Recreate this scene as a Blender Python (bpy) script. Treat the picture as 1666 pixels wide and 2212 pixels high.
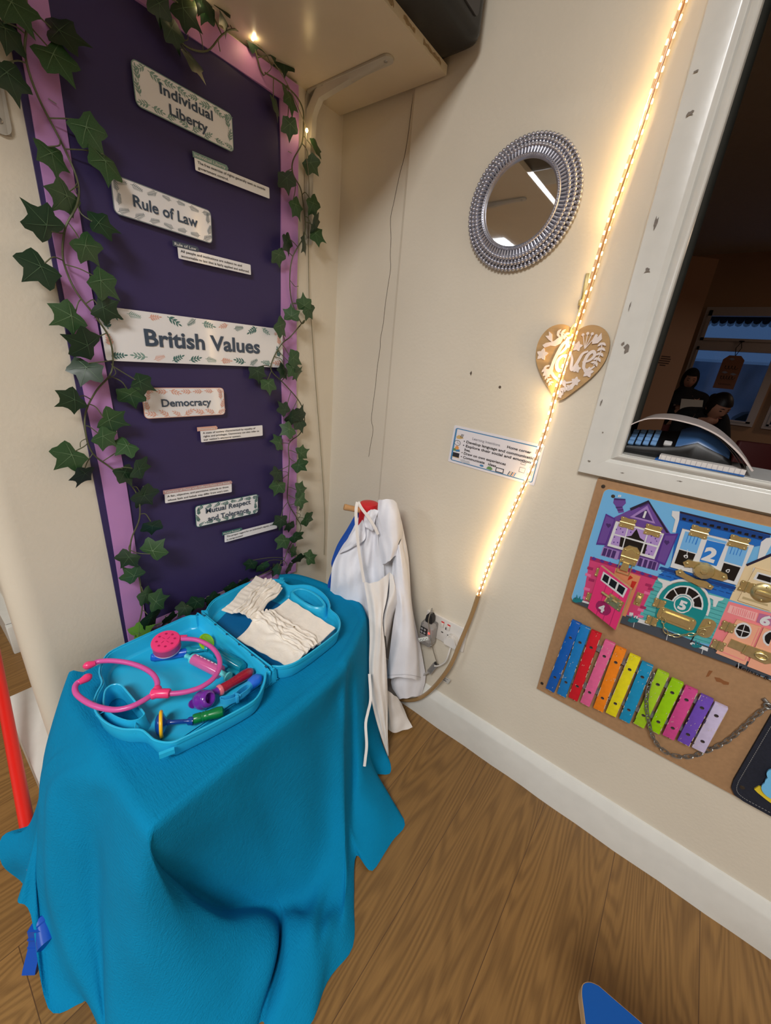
import bpy, math, random
import numpy as np
from mathutils import Vector, Matrix
from mathutils.geometry import tessellate_polygon
for o in list(bpy.data.objects): bpy.data.objects.remove(o)
SC = bpy.context.scene
COL = SC.collection
random.seed(7)
R = math.radians

# ------------------------------------------------------------------ camera, light, exposure
CAM = Vector((-0.97, -0.99, 1.164))
cam = bpy.data.cameras.new('camera')
cam.sensor_fit = 'HORIZONTAL'; cam.sensor_width = 36.0; cam.lens = 844.2 / 1666 * 36.0
cam.clip_start = 0.02
camo = bpy.data.objects.new('camera', cam); COL.objects.link(camo); SC.camera = camo
def rodrigues(v):
    v = np.array(v, float); a = np.linalg.norm(v); k = v / a
    K = np.array([[0, -k[2], k[1]], [k[2], 0, -k[0]], [-k[1], k[0], 0]])
    return np.eye(3) + math.sin(a) * K + (1 - math.cos(a)) * K @ K
CR = rodrigues((-1.0724836, 0.6066116, 0.73554229)).T          # camera axes in the room
camo.matrix_world = Matrix.Translation(CAM) @ Matrix(CR.tolist()).to_4x4()

SC.view_settings.view_transform = 'Standard'
SC.view_settings.look = 'None'
SC.view_settings.exposure = 0.33
SC.view_settings.gamma = 1.0
SC.view_settings.use_curve_mapping = False

world = bpy.data.worlds.new('dusk'); SC.world = world; world.use_nodes = True
world.node_tree.nodes['Background'].inputs[0].default_value = (0.09, 0.19, 0.42, 1)
world.node_tree.nodes['Background'].inputs[1].default_value = 0.28

def area(name, loc, sx, sy, power, col, rot=(0, 0, 0)):
    l = bpy.data.lights.new(name, 'AREA'); l.shape = 'RECTANGLE'; l.size = sx; l.size_y = sy
    l.energy = power; l.color = col
    o = bpy.data.objects.new(name, l); COL.objects.link(o); o.location = loc; o.rotation_euler = rot
    return o
area('panel_and_fill_light', (-2.5, -1.25, 2.62), 1.2, 0.6, 70, (1.0, 0.985, 0.97))
area('panel_and_fill_light', (-2.7, -3.7, 2.62), 1.2, 0.6, 11, (0.98, 0.98, 1.0))  # unseen panel, added as fill for the bounce light
area('panel_and_fill_light', (-4.75, 1.25, 2.64), 1.0, 1.0, 55, (0.93, 0.96, 1.0))
area('panel_and_fill_light', (-1.7, -4.3, 2.63), 1.2, 0.4, 11, (1.0, 0.98, 0.96))  # added low frontal fill for the signs beneath the shelf
area('next_room_fill', (4.2, -3.2, 2.6), 0.4, 0.4, 6, (1.0, 0.72, 0.5))  # added warm fill, keeps the room beyond the hatch from going black

# ------------------------------------------------------------------ helpers
def lin(c):
    def f(v):
        v /= 255.0
        return v / 12.92 if v <= 0.04045 else ((v + 0.055) / 1.055) ** 2.4
    return (f(c[0]), f(c[1]), f(c[2]), 1)

MATS = {}
def mat(name, c, rough=0.5, metal=0.0, var=0.0, vscale=20, bump=0.0, bscale=60, emit=0, alpha=1, trans=0, sheen=0, coat=0, spec=None, stretch=None, c2=None):
    if name in MATS: return MATS[name]
    m = bpy.data.materials.new(name); m.use_nodes = True
    nt = m.node_tree; b = nt.nodes['Principled BSDF']; L = nt.links.new
    b.inputs['Base Color'].default_value = lin(c)
    b.inputs['Roughness'].default_value = rough
    b.inputs['Metallic'].default_value = metal
    if spec is not None: b.inputs['Specular IOR Level'].default_value = spec
    if coat: b.inputs['Coat Weight'].default_value = coat; b.inputs['Coat Roughness'].default_value = 0.08
    if sheen: b.inputs['Sheen Weight'].default_value = sheen; b.inputs['Sheen Roughness'].default_value = 0.5
    if trans: b.inputs['Transmission Weight'].default_value = trans
    if alpha < 1: b.inputs['Alpha'].default_value = alpha
    if emit:
        b.inputs['Emission Color'].default_value = lin(c); b.inputs['Emission Strength'].default_value = emit
    if var or bump:
        tc = nt.nodes.new('ShaderNodeTexCoord'); src = tc.outputs['Object']
        if stretch:
            mp = nt.nodes.new('ShaderNodeMapping'); mp.inputs['Scale'].default_value = stretch
            L(src, mp.inputs['Vector']); src = mp.outputs['Vector']
    if var:
        n = nt.nodes.new('ShaderNodeTexNoise'); n.inputs['Scale'].default_value = vscale; n.inputs['Detail'].default_value = 5
        L(src, n.inputs['Vector'])
        mx = nt.nodes.new('ShaderNodeMix'); mx.data_type = 'RGBA'
        cc = lin(c)
        mx.inputs['A'].default_value = tuple(max(0, v * (1 - var)) for v in cc[:3]) + (1,)
        mx.inputs['B'].default_value = lin(c2) if c2 else tuple(min(1, v * (1 + var)) for v in cc[:3]) + (1,)
        rp = nt.nodes.new('ShaderNodeMapRange'); rp.inputs['From Min'].default_value = 0.3; rp.inputs['From Max'].default_value = 0.7
        L(n.outputs['Fac'], rp.inputs['Value']); L(rp.outputs['Result'], mx.inputs['Factor']); L(mx.outputs['Result'], b.inputs['Base Color'])
    if bump:
        n = nt.nodes.new('ShaderNodeTexNoise'); n.inputs['Scale'].default_value = bscale; n.inputs['Detail'].default_value = 6
        L(src, n.inputs['Vector'])
        bp = nt.nodes.new('ShaderNodeBump'); bp.inputs['Strength'].default_value = bump; bp.inputs['Distance'].default_value = 0.004
        L(n.outputs['Fac'], bp.inputs['Height']); L(bp.outputs['Normal'], b.inputs['Normal'])
    MATS[name] = m
    return m

def frame(o, u, v):
    u = Vector(u).normalized(); v = Vector(v); n = u.cross(v).normalized(); v = n.cross(u)
    return Matrix(((u.x, v.x, n.x, o[0]), (u.y, v.y, n.y, o[1]), (u.z, v.z, n.z, o[2]), (0, 0, 0, 1)))
def rz(a): return Matrix.Rotation(R(a), 4, 'Z')
def rx(a): return Matrix.Rotation(R(a), 4, 'X')
def ry(a): return Matrix.Rotation(R(a), 4, 'Y')
def tr(x, y, z): return Matrix.Translation((x, y, z))
def FA(x, z, a=0, off=0.0): return frame((x, -off, z), (1, 0, 0), (0, 0, 1)) @ rz(a)      # on the display wall, facing -Y
def FB(y, z, a=0, off=0.0): return frame((-off, y, z), (0, -1, 0), (0, 0, 1)) @ rz(a)     # on the hatch wall, facing -X

class G:
    """gathers geometry of one mesh"""
    def __init__(s, M=None): s.v = []; s.f = []; s.m = []; s.mi = 0; s.M = M or Matrix()
    def add(s, vs, fs, M=None):
        T = s.M @ M if M else s.M
        b = len(s.v)
        s.v += [tuple(T @ Vector(p)) for p in vs]
        s.f += [tuple(b + i for i in f) for f in fs]; s.m += [s.mi] * len(fs)
        return s
    def use(s, i): s.mi = i; return s
    def box(s, c, d, M=None, bev=0.0):
        x, y, z = c; a, b, e = d[0] / 2, d[1] / 2, d[2] / 2
        if bev <= 0:
            vs = [(x + i * a, y + j * b, z + k * e) for i in (-1, 1) for j in (-1, 1) for k in (-1, 1)]
            return s.add(vs, [(0, 1, 3, 2), (4, 6, 7, 5), (0, 4, 5, 1), (2, 3, 7, 6), (0, 2, 6, 4), (1, 5, 7, 3)], M)
        pts = rrect(d[0], d[1], bev, 3); n = len(pts)
        q = min(bev * 0.6, e * 0.9)
        prof = [(-e, q), (-e + q * .3, q * .3), (-e + q, 0), (e - q, 0), (e - q * .3, q * .3), (e, q)]
        vs = []
        for (h, ins) in prof:
            kx = (a - ins) / a; ky = (b - ins) / b
            vs += [(x + p[0] * kx, y + p[1] * ky, z + h) for p in pts]
        fs = []
        for r in range(len(prof) - 1):
            for i in range(n):
                j = (i + 1) % n
                fs.append((r * n + i, r * n + j, (r + 1) * n + j, (r + 1) * n + i))
        fs.append(tuple(range(n - 1, -1, -1))); fs.append(tuple((len(prof) - 1) * n + i for i in range(n)))
        return s.add(vs, fs, M)
    def poly(s, pts, z=0.0, M=None):
        t = tessellate_polygon([[Vector((p[0], p[1], 0)) for p in pts]])
        out = []
        for a, b, c in t:
            A, B, Cc = pts[a], pts[b], pts[c]
            ar = (B[0] - A[0]) * (Cc[1] - A[1]) - (B[1] - A[1]) * (Cc[0] - A[0])
            out.append((a, b, c) if ar > 0 else (a, c, b))
        return s.add([(p[0], p[1], z) for p in pts], out, M)
    def rect(s, x0, y0, x1, y1, z=0.0, M=None):
        return s.add([(x0, y0, z), (x1, y0, z), (x1, y1, z), (x0, y1, z)], [(0, 1, 2, 3)], M)
    def disc(s, x, y, r, z=0.0, n=20, ry_=None, M=None):
        return s.poly([(x + r * math.cos(2 * math.pi * i / n), y + (ry_ or r) * math.sin(2 * math.pi * i / n)) for i in range(n)], z, M)
    def prism(s, pts, z0, z1, M=None, bottom=True):
        ar = sum(pts[i][0] * pts[(i + 1) % len(pts)][1] - pts[(i + 1) % len(pts)][0] * pts[i][1] for i in range(len(pts)))
        if ar < 0: pts = pts[::-1]
        n = len(pts)
        s.poly(pts, z1, M)
        if bottom:
            k = len(s.f); s.poly(pts, z0, M); s.f[k:] = [f[::-1] for f in s.f[k:]]
        vs = [(p[0], p[1], z0) for p in pts] + [(p[0], p[1], z1) for p in pts]
        return s.add(vs, [(i, (i + 1) % n, n + (i + 1) % n, n + i) for i in range(n)], M)
    def ribbon(s, pts, w, z=0.0, M=None):
        """flat stroke; w a number or list"""
        n = len(pts); L = []; Rr = []
        for i in range(n):
            a = Vector(pts[max(0, i - 1)]); b = Vector(pts[min(n - 1, i + 1)]); d = (b - a)
            if d.length < 1e-9: d = Vector((1, 0))
            d.normalize(); h = (w[i] if isinstance(w, (list, tuple)) else w) / 2
            p = Vector(pts[i]); zi = z[i] if isinstance(z, (list, tuple)) else z; L.append((p.x - d.y * h, p.y + d.x * h, zi)); Rr.append((p.x + d.y * h, p.y - d.x * h, zi))
        return s.add(L + Rr, [(n + i, n + i + 1, i + 1, i) for i in range(n - 1)], M)
    def tube(s, pts, r, n=10, cap=True, closed=False, M=None):
        P = [Vector(p) for p in pts]; N = len(P); vs = []; fs = []
        up = None
        for i in range(N):
            a = P[(i - 1) % N] if closed else P[max(0, i - 1)]; b = P[(i + 1) % N] if closed else P[min(N - 1, i + 1)]
            t = (b - a)
            t = t.normalized() if t.length > 1e-9 else Vector((0, 0, 1))
            if up is None:
                up = Vector((0, 0, 1)) if abs(t.z) < 0.9 else Vector((1, 0, 0))
            x = (up - t * up.dot(t))
            x = x.normalized() if x.length > 1e-6 else t.orthogonal().normalized()
            up = x; y = t.cross(x)
            rr = r[i] if isinstance(r, (list, tuple)) else r
            for k in range(n):
                q = 2 * math.pi * k / n
                vs.append(tuple(P[i] + x * (rr * math.cos(q)) + y * (rr * math.sin(q))))
        for i in range(N if closed else N - 1):
            j = (i + 1) % N
            for k in range(n):
                l = (k + 1) % n
                fs.append((i * n + k, i * n + l, j * n + l, j * n + k))
        if cap and not closed:
            fs.append(tuple(range(n - 1, -1, -1))); fs.append(tuple((N - 1) * n + k for k in range(n)))
        return s.add(vs, fs, M)
    def lathe(s, prof, n=24, M=None):
        """profile of (r, z) about local Z"""
        vs = []; fs = []; N = len(prof)
        for (r, z) in prof:
            for k in range(n):
                q = 2 * math.pi * k / n
                vs.append((max(r, 1e-5) * math.cos(q), max(r, 1e-5) * math.sin(q), z))
        for i in range(N - 1):
            for k in range(n):
                l = (k + 1) % n
                fs.append((i * n + k, i * n + l, (i + 1) * n + l, (i + 1) * n + k))
        if prof[0][0] > 1e-4: fs.append(tuple(range(n - 1, -1, -1)))
        if prof[-1][0] > 1e-4: fs.append(tuple((N - 1) * n + k for k in range(n)))
        return s.add(vs, fs, M)
    def ball(s, c, r, n=12, M=None, sc=(1, 1, 1)):
        prof = [(math.sin(math.pi * i / n), -math.cos(math.pi * i / n)) for i in range(n + 1)]
        T = tr(*c) @ Matrix.Diagonal((r * sc[0], r * sc[1], r * sc[2], 1))
        return s.lathe(prof, n * 2, (M @ T) if M else T)
    def grid(s, P, closed_u=False, M=None):
        nu = len(P); nv = len(P[0]); vs = [tuple(p) for row in P for p in row]; fs = []
        for i in range(nu if closed_u else nu - 1):
            j = (i + 1) % nu
            for k in range(nv - 1): fs.append((i * nv + k, j * nv + k, j * nv + k + 1, i * nv + k + 1))
        return s.add(vs, fs, M)
    def text(s, body, h, w=None, z=0.0, x=0.0, y=0.0, weight=0.0, align='CENTER', M=None, space=1.0):
        """flat lettering; h = cap height, squeezed to width w when given"""
        vs, fs = text_geo(body, weight, align, space)
        k = h / 0.69
        if w:
            xs = [p[0] for p in vs]; kx = w / max(1e-6, max(xs) - min(xs))
        else: kx = k
        return s.add([(x + p[0] * kx, y + (p[1] - 0.345) * k, z) for p in vs], fs, M)

_T = {}
def text_geo(body, weight, align, space):
    key = (body, weight, align, space)
    if key in _T: return _T[key]
    cu = bpy.data.curves.new('t', 'FONT'); cu.body = body; cu.align_x = align; cu.offset = weight; cu.space_line = space
    cu.resolution_u = 3; cu.fill_mode = 'FRONT'
    ob = bpy.data.objects.new('t', cu); COL.objects.link(ob)
    bpy.context.view_layer.update()
    me = bpy.data.meshes.new_from_object(ob.evaluated_get(bpy.context.evaluated_depsgraph_get()))
    vs = [tuple(v.co) for v in me.vertices]; fs = [tuple(p.vertices) for p in me.polygons]
    nrm = sum(p.normal.z for p in me.polygons)
    if nrm < 0: fs = [f[::-1] for f in fs]
    bpy.data.objects.remove(ob); bpy.data.curves.remove(cu); bpy.data.meshes.remove(me)
    _T[key] = (vs, fs)
    return _T[key]

def rrect(w, h, r, n=4):
    r = min(r, w / 2 - 1e-5, h / 2 - 1e-5); out = []
    for cx, cy, a0 in ((w / 2 - r, h / 2 - r, 0), (-w / 2 + r, h / 2 - r, 90), (-w / 2 + r, -h / 2 + r, 180), (w / 2 - r, -h / 2 + r, 270)):
        for i in range(n + 1):
            a = R(a0 + 90 * i / n); out.append((cx + r * math.cos(a), cy + r * math.sin(a)))
    return out
def spline(pts, k=6, closed=False):
    """Catmull-Rom through the points"""
    P = [np.array(p, float) for p in pts]; n = len(P); out = []
    for i in range(n if closed else n - 1):
        p0 = P[(i - 1) % n] if (closed or i > 0) else 2 * P[0] - P[1]
        p1 = P[i]; p2 = P[(i + 1) % n]
        p3 = P[(i + 2) % n] if (closed or i < n - 2) else 2 * P[-1] - P[-2]
        for j in range(k):
            t = j / k
            out.append(tuple(0.5 * ((2 * p1) + (p2 - p0) * t + (2 * p0 - 5 * p1 + 4 * p2 - p3) * t * t + (3 * p1 - p0 - 3 * p2 + p3) * t ** 3)))
    if not closed: out.append(tuple(P[-1]))
    return out

def obj(name, g, mats, parent=None, loc=None, smooth=35, label=None, cat=None, group=None, kind=None, mods=None):
    """link gathered geometry (room coordinates) as one mesh object with its origin at its base"""
    V = np.array(g.v, float)
    if loc is None:
        lo = V.min(0); hi = V.max(0); loc = Vector(((lo[0] + hi[0]) / 2, (lo[1] + hi[1]) / 2, lo[2]))
    loc = Vector(loc)
    V = V - np.array(loc)
    me = bpy.data.meshes.new(name); me.from_pydata(V.tolist(), [], g.f)
    for m in (mats if isinstance(mats, (list, tuple)) else [mats]): me.materials.append(m)
    me.polygons.foreach_set('material_index', g.m)
    if smooth:
        me.shade_smooth(); me.set_sharp_from_angle(angle=R(smooth))
    me.update()
    o = bpy.data.objects.new(name, me); COL.objects.link(o)
    if parent is not None:
        o.parent = parent; o.location = loc - wloc(parent)
    else: o.location = loc
    return tag(o, label, cat, group, kind)
def wloc(o):
    l = o.location.copy()
    while o.parent: o = o.parent; l += o.location
    return l
def tag(o, label=None, cat=None, group=None, kind=None):
    if label: o['label'] = label
    if cat: o['category'] = cat
    if group: o['group'] = group
    if kind: o['kind'] = kind
    return o
def thing(name, loc, label, cat, group=None):
    o = bpy.data.objects.new(name, None); COL.objects.link(o); o.location = loc; o.empty_display_size = 0.05
    return tag(o, label, cat, group)
def struct(name, g, m, smooth=35, parent=None):
    return obj(name, g, m, parent, smooth=smooth, kind='structure' if parent is None else None)
# ------------------------------------------------------------------ setting: the room
def floor_mat():
    m = bpy.data.materials.new('oak_floor'); m.use_nodes = True; nt = m.node_tree; L = nt.links.new
    b = nt.nodes['Principled BSDF']; N = nt.nodes.new
    def math_(op, a, bv=None, c=None):
        n = N('ShaderNodeMath'); n.operation = op
        for i, v in enumerate((a, bv, c)):
            if v is None: continue
            if isinstance(v, (int, float)): n.inputs[i].default_value = v
            else: L(v, n.inputs[i])
        return n.outputs[0]
    tc = N('ShaderNodeTexCoord'); sp = N('ShaderNodeSeparateXYZ'); L(tc.outputs['Object'], sp.inputs[0])
    x, y = sp.outputs['X'], sp.outputs['Y']
    row = math_('FLOOR', math_('DIVIDE', y, 0.185))
    wn = N('ShaderNodeTexWhiteNoise'); wn.noise_dimensions = '1D'; L(row, wn.inputs['W'])
    xo = math_('ADD', x, math_('MULTIPLY', wn.outputs['Value'], 1.3))
    idx = math_('FLOOR', math_('DIVIDE', xo, 1.25))
    cv = N('ShaderNodeCombineXYZ'); L(row, cv.inputs[0]); L(idx, cv.inputs[1])
    w2 = N('ShaderNodeTexWhiteNoise'); w2.noise_dimensions = '2D'; L(cv.outputs[0], w2.inputs['Vector'])
    rnd = w2.outputs['Value']
    gv = N('ShaderNodeCombineXYZ'); L(math_('MULTIPLY', x, 1.0), gv.inputs[0]); L(math_('MULTIPLY', y, 8.0), gv.inputs[1]); L(math_('MULTIPLY', rnd, 37.0), gv.inputs[2])
    n1 = N('ShaderNodeTexNoise'); n1.inputs['Scale'].default_value = 1.0; n1.inputs['Detail'].default_value = 1.5; n1.inputs['Distortion'].default_value = 0.25; L(gv.outputs[0], n1.inputs['Vector'])
    rings = math_('SINE', math_('MULTIPLY', n1.outputs['Fac'], 170.0))
    rr = N('ShaderNodeMapRange'); L(rings, rr.inputs['Value']); rr.inputs['From Min'].default_value = -1.0; rr.inputs['From Max'].default_value = 0.6
    fv = N('ShaderNodeCombineXYZ'); L(math_('MULTIPLY', x, 9.0), fv.inputs[0]); L(math_('MULTIPLY', y, 230.0), fv.inputs[1]); L(rnd, fv.inputs[2])
    n2 = N('ShaderNodeTexNoise'); n2.inputs['Scale'].default_value = 1.0; n2.inputs['Detail'].default_value = 3; L(fv.outputs[0], n2.inputs['Vector'])
    mx = N('ShaderNodeMix'); mx.data_type = 'RGBA'; mx.inputs['A'].default_value = lin((96, 67, 34)); mx.inputs['B'].default_value = lin((150, 112, 62))
    fac = math_('ADD', math_('MULTIPLY', rr.outputs['Result'], 0.34), math_('MULTIPLY', n2.outputs['Fac'], 0.75)); L(fac, mx.inputs['Factor'])
    hs = N('ShaderNodeHueSaturation'); L(mx.outputs['Result'], hs.inputs['Color']); L(math_('ADD', math_('MULTIPLY', rnd, 0.26), 0.84), hs.inputs['Value'])
    # seams
    fy = math_('FRACT', math_('DIVIDE', y, 0.185)); fx = math_('FRACT', math_('DIVIDE', xo, 1.25))
    seam = math_('MULTIPLY', math_('GREATER_THAN', fy, 0.008), math_('GREATER_THAN', fx, 0.0012))
    mz = N('ShaderNodeMix'); mz.data_type = 'RGBA'; mz.inputs['A'].default_value = lin((84, 58, 34)); L(seam, mz.inputs['Factor']); L(hs.outputs['Color'], mz.inputs['B'])
    L(mz.outputs['Result'], b.inputs['Base Color']); b.inputs['Roughness'].default_value = 0.42
    bp = N('ShaderNodeBump'); bp.inputs['Strength'].default_value = 0.12; bp.inputs['Distance'].default_value = 0.002; L(fac, bp.inputs['Height']); L(bp.outputs['Normal'], b.inputs['Normal'])
    return m
WALL = mat('cream_wall_paint', (214, 206, 189), 0.55, var=0.03, vscale=4, bump=0.12, bscale=130)
GLOSS = mat('white_gloss_paint', (214, 214, 208), 0.22, var=0.025, vscale=30, bump=0.05, bscale=40)
CEIL = mat('ceiling_white', (220, 216, 206), 0.8, var=0.02)
DARKWALL = mat('next_room_wall', (196, 158, 128), 0.7, var=0.04, vscale=3)
CHIP = mat('chipped_paint_grey', (120, 112, 104), 0.7, var=0.2, vscale=200)
CRACK = mat('plaster_crack', (92, 80, 68), 0.9, var=0.2, vscale=300)

g = G(); g.box((-2.1, -0.6, -0.05), (11.0, 8.6, 0.1)); struct('floor', g, floor_mat(), 0)
g = G(); g.box((-2.1, -0.6, 2.7), (11.0, 8.6, 0.1)); struct('ceiling', g, CEIL, 0)
g = G(); g.box((-2.72, 1.8, 2.58), (0.12, 3.4, 0.14)); struct('trim_3', g, CEIL, 0)

# display wall: end of a thick partition with a rounded outer corner
g = G()
pts = [(0.05, 0.0), (0.05, 0.45)] + [(-0.862, 0.45)]
for i in range(9):
    a = R(180 + 90 * i / 8); pts.append((-0.845 + 0.045 * math.cos(a) - 0.0 * i, 0.045 + 0.045 * math.sin(a)))
pts = pts[:3] + [(p[0], p[1]) for p in pts[3:]]
g.prism(pts, 0.0, 2.65)
wall_back = struct('wall_back', g, WALL)
# crack down the plaster and small dents
# hatch wall with its opening (y -0.895..-2.3, z 1.02..2.15)
HY0, HY1, HZ0, HZ1 = -0.888, -2.3, 1.015, 2.2
g = G()
g.box((0.06, (-0.245 + HY0) / 2, 1.325), (0.12, -0.245 - HY0, 2.65))
g.box((0.06, (HY0 + HY1) / 2, HZ0 / 2), (0.12, HY0 - HY1, HZ0))
g.box((0.06, (HY0 + HY1) / 2, (HZ1 + 2.65) / 2), (0.12, HY0 - HY1, 2.65 - HZ1))
g.box((0.06, (HY1 - 4.7) / 2, 1.325), (0.12, HY1 + 4.7, 2.65))
# recessed strip beside the corner, eased edge
pl = [(0.009, 0.0), (0.009, -0.232), (0.006, -0.240), (0.001, -0.2455), (0.05, -0.2455), (0.05, 0.0)]
g.prism(pl, 0, 2.65)
wall_right = struct('wall_right', g, WALL, 20)
g = G(); g.box((-7.55, -0.6, 1.325), (0.1, 8.6, 2.65)); struct('wall_left', g, WALL)
g = G(); g.box((-3.75, -4.75, 1.325), (7.6, 0.1, 2.65)); struct('wall_front', g, WALL)
g = G(); g.box((-3.75, 3.6, 1.325), (7.6, 0.1, 2.65)); struct('wall_far', g, WALL)
# set-back wall behind the partition with its own skirting
g = G(); g.box((-0.41, 0.80, 1.325), (0.82, 0.7, 2.65)); struct('wall_behind', g, WALL)
g = G(); g.box((-0.835, 0.79, 0.06), (0.04, 0.03, 0.12), bev=0.004); g.box((-0.835, 1.0, 0.06), (0.035, 0.4, 0.12)); struct('baseboard_behind', g, GLOSS)
g = G(); g.box((-0.895, 0.21, 0.0575), (0.075, 0.37, 0.115), bev=0.004); struct('baseboard_left', g, GLOSS)

# skirting on the hatch wall: chamfered and lumpy with paint
prof = [(0.0, 0.0), (0.0, 0.128), (0.006, 0.126), (0.019, 0.106), (0.021, 0.098), (0.022, 0.0)]
g = G(); ys = [0.0 - 0.05 * i for i in range(94)]
rows = []
for i, y in enumerate(ys):
    w = 0.0012 * math.sin(i * 1.7) + 0.0008 * math.sin(i * 0.6 + 1)
    rows.append([(-(a + (w if 0 < a < 0.03 else 0)), y, b) for a, b in prof])
g.grid(rows)
struct('baseboard_right', g, GLOSS, 25)

# hatch frame (architrave) and reveal
T = trim = None
g = G()
def arch(prof, path, closed=False):
    """sweep (across, out) profile along path points [(y,z, dy,dz)] where (dy,dz) is the mitred 'across' direction"""
    rows = []
    for (y, z, dy, dz) in path: rows.append([(-o, y + a * dy, z + a * dz) for a, o in prof])
    g.grid(rows)
prof = [(0.0, 0.0), (0.0, 0.015), (0.002, 0.017), (0.046, 0.019), (0.050, 0.017), (0.053, 0.014), (0.056, 0.013), (0.059, 0.016), (0.064, 0.020), (0.070, 0.021), (0.073, 0.019), (0.074, 0.016), (0.074, -0.12)]
O0, O1, P0, P1 = -0.814, -2.36, 0.966, 2.27
arch(prof, [(O0, P0, -1, .74), (O0, P1, -1, -1), (O1, P1, 1, -1), (O1, P0, 1, .74), (O0, P0, -1, .74)])
trim1 = struct('trim_1', g, GLOSS, 40)
# chips in the paint of the frame
g = G()
for (y, z, w, h, s) in ((-0.835, 1.585, .02, .016, 1), (-0.83, 1.435, .009, .045, 2), (-0.838, 1.36, .02, .018, 3), (-0.833, 1.235, .011, .016, 4), (-0.841, 1.225, .018, .028, 5), (-0.823, 1.12, .006, .03, 6), (-0.842, 1.06, .008, .008, 7), (-0.9, .985, .014, .004, 8), (-1.0, .992, .02, .004, 9), (-0.832, 0.995, .012, .008, 10), (-0.826, 1.30, .005, .03, 11), (-0.826, 1.64, .016, .006, 12)):
    rnd = random.Random(s); pts = []
    for i in range(11):
        a = 2 * math.pi * i / 11; k = 0.2 + 0.5 * rnd.random(); pts.append((w / 2 * k * math.cos(a), h / 2 * k * math.sin(a)))
    g.poly(pts, 0, FB(y, z, 0, 0.0196))
obj('paint_chip', g, CHIP, trim1, smooth=0)

# cracks, screws dents on the walls
def P_B(l, off=0.0): return [(-off, y, z) for y, z in l]
g = G()
crk = [(-.235, 1.768), (-.232, 1.74), (-.228, 1.68), (-.222, 1.64), (-.214, 1.615), (-.207, 1.585), (-.2, 1.55), (-.193, 1.515), (-.2, 1.47), (-.202, 1.43), (-.207, 1.40), (-.203, 1.36), (-.198, 1.31), (-.196, 1.26), (-.19, 1.22), (-.191, 1.19), (-.186, 1.14), (-.184, 1.08), (-.18, 1.03), (-.178, .98), (-.188, .95), (-.182, .90), (-.178, .86)]
g.tube(spline([(0.0088, y, z) for y, z in crk], 3), 0.0007, 5)
obj('crack', g, CRACK, wall_right, smooth=60)
g = G()
g.disc(0, 0, .0035, 0.0006, 9, M=FB(-0.588, 1.125))
g.poly([(-.004, 0), (0, .006), (.002, 0), (0, -.006)], 0.0006, FB(-.505, 1.15))
obj('dent', g, CRACK, wall_right, smooth=0)
# ------------------------------------------------------------------ display board on the partition
NAVY = mat('navy_backing_paper', (50, 40, 88), 0.55, var=0.06, vscale=6, bump=0.05, bscale=15)
LILAC = mat('lilac_border_paper', (190, 138, 198), 0.5, var=0.03, vscale=8, bump=0.04, bscale=20)
WHITE_CARD = mat('laminated_white', (240, 240, 242), 0.2, coat=0.8, bump=0.05, bscale=14)
INK = mat('slate_ink', (62, 78, 98), 0.4); INKD = mat('black_ink', (38, 40, 48), 0.4)
SAGE = mat('sage_green_ink', (128, 160, 152), 0.4); TEAL = mat('teal_ink', (64, 112, 108), 0.4)
GREYI = mat('grey_blue_ink', (124, 136, 142), 0.4); SALMON = mat('salmon_ink', (222, 172, 156), 0.4)
PALE = mat('pale_ink', (222, 226, 222), 0.4)

g = G()
def wavy_sheet(g, x0, x1, z0, z1, off, amp=0.0015, nx=8, nz=30, seed=0, edge=0):
    rows = []
    for i in range(nx + 1):
        row = []
        for j in range(nz + 1):
            x = x0 + (x1 - x0) * i / nx; z = z0 + (z1 - z0) * j / nz
            w = amp * (math.sin(z * 9 + seed) * math.cos(x * 14 + seed * 2) + 0.6 * math.sin(z * 23 + x * 20 + seed))
            row.append((x + edge * math.sin(z * 7 + seed) , -(off + w), z))
        rows.append(row)
    g.grid(rows)
    rows2 = [rows[0], [(p[0], -0.0002, p[2]) for p in rows[0]]]; g.grid(rows2[::-1])
    rows2 = [rows[-1], [(p[0], -0.0002, p[2]) for p in rows[-1]]]; g.grid(rows2)
    g.grid([[r[0] for r in rows], [(r[0][0], -0.0002, r[0][2]) for r in rows]][::-1])
wavy_sheet(g, -0.708, -0.153, 0.415, 1.755, 0.004, 0.0012, 20, 50, 1)
board = obj('display_board', g, NAVY, smooth=60, loc=(-0.43, 0, 0.415), label='tall dark purple display board with lilac paper border on the cream wall', cat='display board')
for x0, x1, z0, z1, s in ((-0.698, -0.652, 0.42, 1.75, 2), (-0.207, -0.152, 0.425, 1.752, 3)):
    g = G(); wavy_sheet(g, x0, x1, z0, z1, 0.0068, 0.0012, 4, 50, s, 0.003 if s == 2 else 0.0012); obj('border_strip', g, LILAC, board, smooth=60)
for z0, z1, s in ((1.712, 1.757, 4), (0.418, 0.462, 5)):
    g = G(); wavy_sheet(g, -0.7, -0.153, z0, z1, 0.0085, 0.001, 20, 4, s); obj('border_strip', g, LILAC, board, smooth=60)
STEEL = mat('staple_steel', (170, 168, 165), 0.3, metal=0.9)
for x, z in ((-0.668, 1.51), (-0.665, 1.295), (-0.655, 1.19), (-0.66, 0.665), (-0.18, 1.62), (-0.178, 1.2), (-0.182, 0.9)):
    g = G(FA(x, z, random.uniform(-40, 40), 0.009)); g.box((0, 0, 0.0008), (0.011, 0.0012, 0.0014)); obj('staple', g, STEEL, board, smooth=0)

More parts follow.
